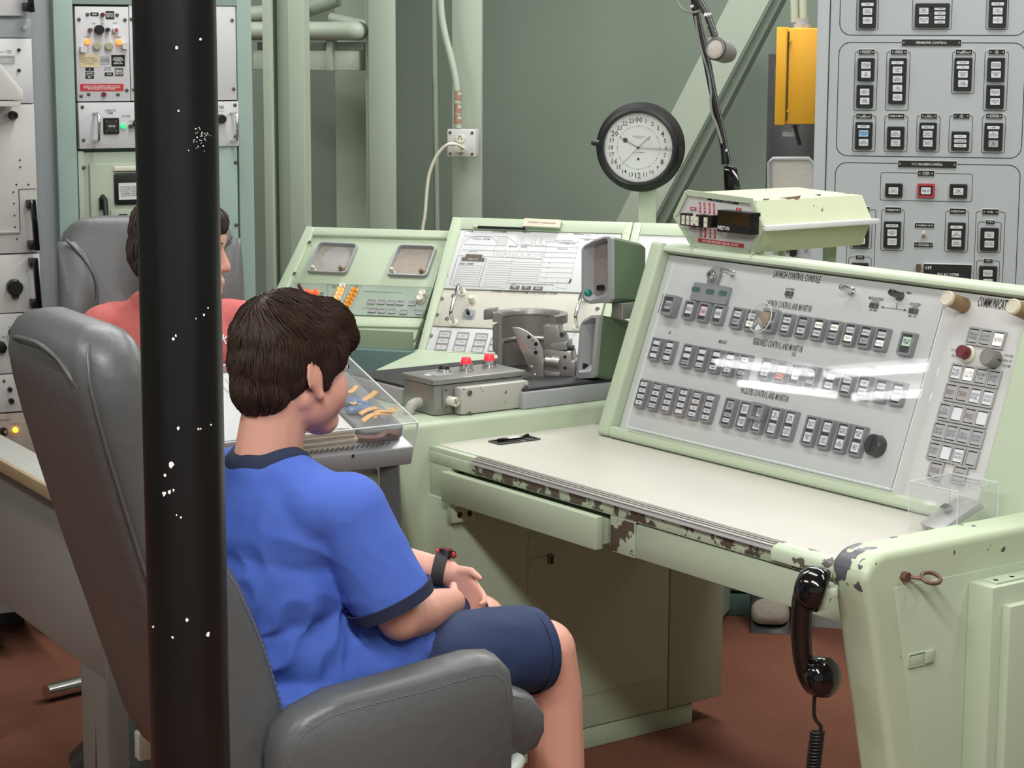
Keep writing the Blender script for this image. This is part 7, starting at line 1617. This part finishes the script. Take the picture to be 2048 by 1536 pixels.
# collar, cuffs
def ringband(name, c, ax, r, rx_, h, m, par, thick=.003, lab=None, tiltf=None):
    ax = V(ax).normalized(); a = (rx_-ax*rx_.dot(ax)).normalized(); c2_ = ax.cross(a); b = MB(); n = 36; P = []
    ra, rb2 = r
    for i in range(n):
        t_ = 2*pi*i/n; o = a*cos(t_)*ra+c2_*sin(t_)*rb2; u = o.normalized(); off = ax*(tiltf(t_) if tiltf else 0)
        for dz, dr in ((-h/2, thick+h*.10), (h/2, thick-h*.10), (h/2, -h*.10-thick*.3), (-h/2, h*.10)): P.append(c+o+u*dr+ax*dz+off)
    F_ = [(i*4+j, ((i+1) % n)*4+j, ((i+1) % n)*4+(j+1) % 4, i*4+(j+1) % 4) for i in range(n) for j in range(4)]
    b.add(P, F_, m); return mk(name, b, par, ang=50, label=lab)
bvs = BVHTree.FromPolygons([tuple(v) for v in shm.v], shm.f)
b = MB(); P = []; n = 40
for i in range(n):
    t_ = 2*pi*i/n; row = []
    for rr_ in (0, .008, .017):
        q = B(-.044, 0, 1.12)+E2*(.055+rr_)*cos(t_)+E1*(.058+rr_)*sin(t_); h_ = bvs.ray_cast(q, V((0, 0, -1))); z = h_[0].z if h_[0] is not None else .94
        row.append(V((q.x, q.y, z)))
    row[0].z = min(row[0].z, row[1].z+.004)
    P += [row[0]-EZ*.012, row[0]+EZ*.006, row[1]+EZ*.0055, row[2]+EZ*.0025, row[2]-EZ*.006]
b.add(P, [(i*5+j, ((i+1) % n)*5+j, ((i+1) % n)*5+j+1, i*5+j+1) for i in range(n) for j in range(4)], 'navy'); mk('collar', b, boy, ang=70, label='navy ribbed collar')
dv = (SLE-SHR).normalized(); ringband('sleeve_cuff', SLE-dv*.004, dv, (.0665, .0665), E2, .020, 'navy', boy, .004, 'navy sleeve cuff')
dv = (SLL-SHL).normalized(); ringband('sleeve_cuff', SLL-dv*.004, dv, (.0635, .0635), E2, .019, 'navy', boy, .004, 'navy sleeve cuff')
# shorts
b = MB()
for s in (.105, -.095):
    b.sph(B(.02, s*.8, .590), (.10, .10, .088), 'shorts', 18, 12); cone(b, B(.02, s*.85, .60), B(.395, s, .590), .094, .075, 'shorts', 28)
caps(b, B(.0, -.05, .60), B(.0, .05, .60), .09, .09)
sh2 = remesh(b, .0055, 5, lambda v: noise.noise(V((v.x*9, v.y*9, v.z*16)))*.005+noise.noise(v*30)*.0015, m='shorts'); mk('shorts', sh2, boy, ang=80)
for s in (.105, -.095): ringband('shorts_hem', B(.398, s, .588), E2, (.0695, .0695), EZ, .020, 'shorts', boy, .004)
# watch on the left wrist
wd = (WRL-ELL).normalized(); wc = WRL-wd*.012
ringband('watch_strap', wc, wd, (.029, .028), EZ, .021, 'black_rough', boy, .0035, 'black watch strap')
f = Fr(wc+(EZ*.80-E2*-.35).normalized()*.032, wd, (EZ*.80+E2*.35).cross(wd)); f = Fr(f.o, wd, ((EZ*.8+E2*.35)).normalized().cross(wd)); 
b = MB(); b.cyl(f, 0, 0, -.006, .006, .0165, 'black', seg=20); b.cyl(f, 0, 0, .006, .008, .012, 'red', seg=20); b.cyl(f, 0, 0, .008, .009, .0085, 'gun', seg=16)
for k in (-1, 1): b.sph(f.pt(k*.014, .010, 0), (.004, .006, .005), 'red', 8, 6, fr=f); b.sph(f.pt(k*.014, -.010, 0), (.004, .006, .005), 'red', 8, 6, fr=f)
mk('watch_case', b, boy, label='black watch with red dial ring')

# the person in red --------------------------------------------
PO = hit(345, 600, (0, 4.72, 0), V((0, 1, 0))); PO3 = V((PO.x, PO.y, 0)); R2 = rc2; R1 = V((R2.y, -R2.x, 0))     # R1 = their right hand side
def Pn(t, s, z): return PO3+R2*t+R1*s+EZ*z
pr_ = thing('person', Pn(0, 0, 0), 'person in a faded red T-shirt half hidden by the black pole, facing right in profile', 'person')
hq = hit(364, 497, (0, 4.66, 0), V((0, 1, 0))); hf2 = V((.985, -.12, -.12)).normalized(); HG = Fr(hq, hf2, EZ.cross(hf2))
b = MB(); headparts(b, HG, 1.0); SZ = 1.005
caps(b, HG.pt(-.03, 0, -.06), Pn(-.02, 0, SZ), .052, .055); caps(b, Pn(-.02, -.11, SZ-.055), Pn(-.02, .11, SZ-.055), .035, .035); caps(b, Pn(-.02, 0, SZ-.12), Pn(-.04, 0, .66), .08, .08)
for s in (1, -1):
    caps(b, Pn(-.01, s*.155, SZ-.04), Pn(.06, s*.205, .76), .042, .036); caps(b, Pn(.06, s*.205, .76), Pn(.26, s*.10, .70), .036, .024); hand(b, Pn(.26, s*.10, .70), Pn(.36, s*.04, .68)-Pn(.26, s*.10, .70), EZ, -EZ*.5-R1*s, .95)
    caps(b, Pn(-.02, s*.09, .60), Pn(.40, s*.10, .60), .078, .056); caps(b, Pn(.40, s*.10, .60), Pn(.43, s*.10, .12), .055, .036); caps(b, Pn(.43, s*.10, .05), Pn(.56, s*.10, .04), .040, .032)
mk('body', remesh(b, .005, 3), pr_, ang=80)
b = MB(); f = Fr(PO3, R1, R2); SH2 = lambda t, s, z, rt, rs, rz: b.sph(Pn(t, s, z), (rs, rt, rz), 'shirt_red', 22, 14, fr=f)
SH2(-.02, 0, SZ-.09, .11, .165, .12); SH2(-.025, 0, SZ-.22, .118, .158, .15); SH2(-.02, 0, .66, .13, .165, .12); caps(b, Pn(-.02, -.125, SZ-.045), Pn(-.02, .125, SZ-.045), .062, .062); caps(b, Pn(-.02, -.05, SZ-.012), Pn(-.02, .05, SZ-.012), .058, .058)
for s in (1, -1): b.sph(Pn(-.01, s*.152, SZ-.05), .062, 'shirt_red', 16, 10); cone(b, Pn(-.01, s*.155, SZ-.05), Pn(.04, s*.195, .81), .061, .060, 'shirt_red')
rs_ = remesh(b, .006, 5, lambda v: noise.noise(v*14)*.006+noise.noise(v*30)*.002, m='shirt_red'); tsh = mk('t_shirt', rs_, pr_, ang=80)
b = MB(); cap_ = Fr(Pn(.103, -.0, SZ-.10), -R1, EZ); 
bv = BVHTree.FromPolygons([tuple(v) for v in rs_.v], rs_.f)
txm = MB(); fx = Fr(hit(452, 688, Pn(.12, 0, 0), R2), -R1 if (-R1).x > 0 else R1, EZ-R2*.0); txm.text(fx, 'KE', 0.012, 0, .020, 'white_ink', 0, rot=-.35)
tv = []
for v in txm.v:
    h_ = bv.ray_cast(v+R2*.3, -R2); tv.append((h_[0]+R2*.0016) if h_[0] is not None else v)
txm.v = tv; mk('chest_lettering', txm, pr_, ang=0, label='white letters across the chest')
b = MB()
for s in (1, -1): cone(b, Pn(-.02, s*.088, .60), Pn(.30, s*.10, .60), .092, .078, 'shorts', 24); b.sph(Pn(-.01, s*.08, .59), .095, 'shorts', 16, 10)
mk('shorts', remesh(b, .007, 4, None, m='shorts'), pr_, ang=80)
for s in (1, -1):
    b = MB(); b.sph(HG.pt(.0795, s*.030, .004), .0105, 'eye_white', 14, 8); b.sph(HG.pt(.0885, s*.030, .004), (.0035, .005, .005), 'hair2', 10, 6, fr=HG); mk('eye', b, pr_)
    b = MB(); b.tube([HG.pt(x, s*y, .026) for x, y in ((.094, .012), (.093, .028), (.084, .046))], .0028, 'hair2', seg=6); mk('eyebrow', b, pr_)
b = MB(); HE2 = lambda x, y, z, rx, ry, rz: b.sph(HG.pt(x, y, z), (rx, ry, rz), 'hair2', 22, 16, fr=HG)
HE2(-.020, 0, .038, .102, .082, .084); HE2(-.05, 0, -.01, .072, .07, .075); HE2(.045, 0, .066, .052, .062, .036)
for s in (1, -1): HE2(.02, s*.06, .02, .035, .017, .04)
mk('hair', hairmesh(remesh(b, .006, 4, lambda v: noise.noise(v*50)*.003, m='hair2'), HG, 1, HG.pt(-.06, 0, .11), 700, lambda p: (p-HG.pt(-.06, 0, .11)).normalized()-HG.n*.5, m='hair2'), pr_, ang=50)
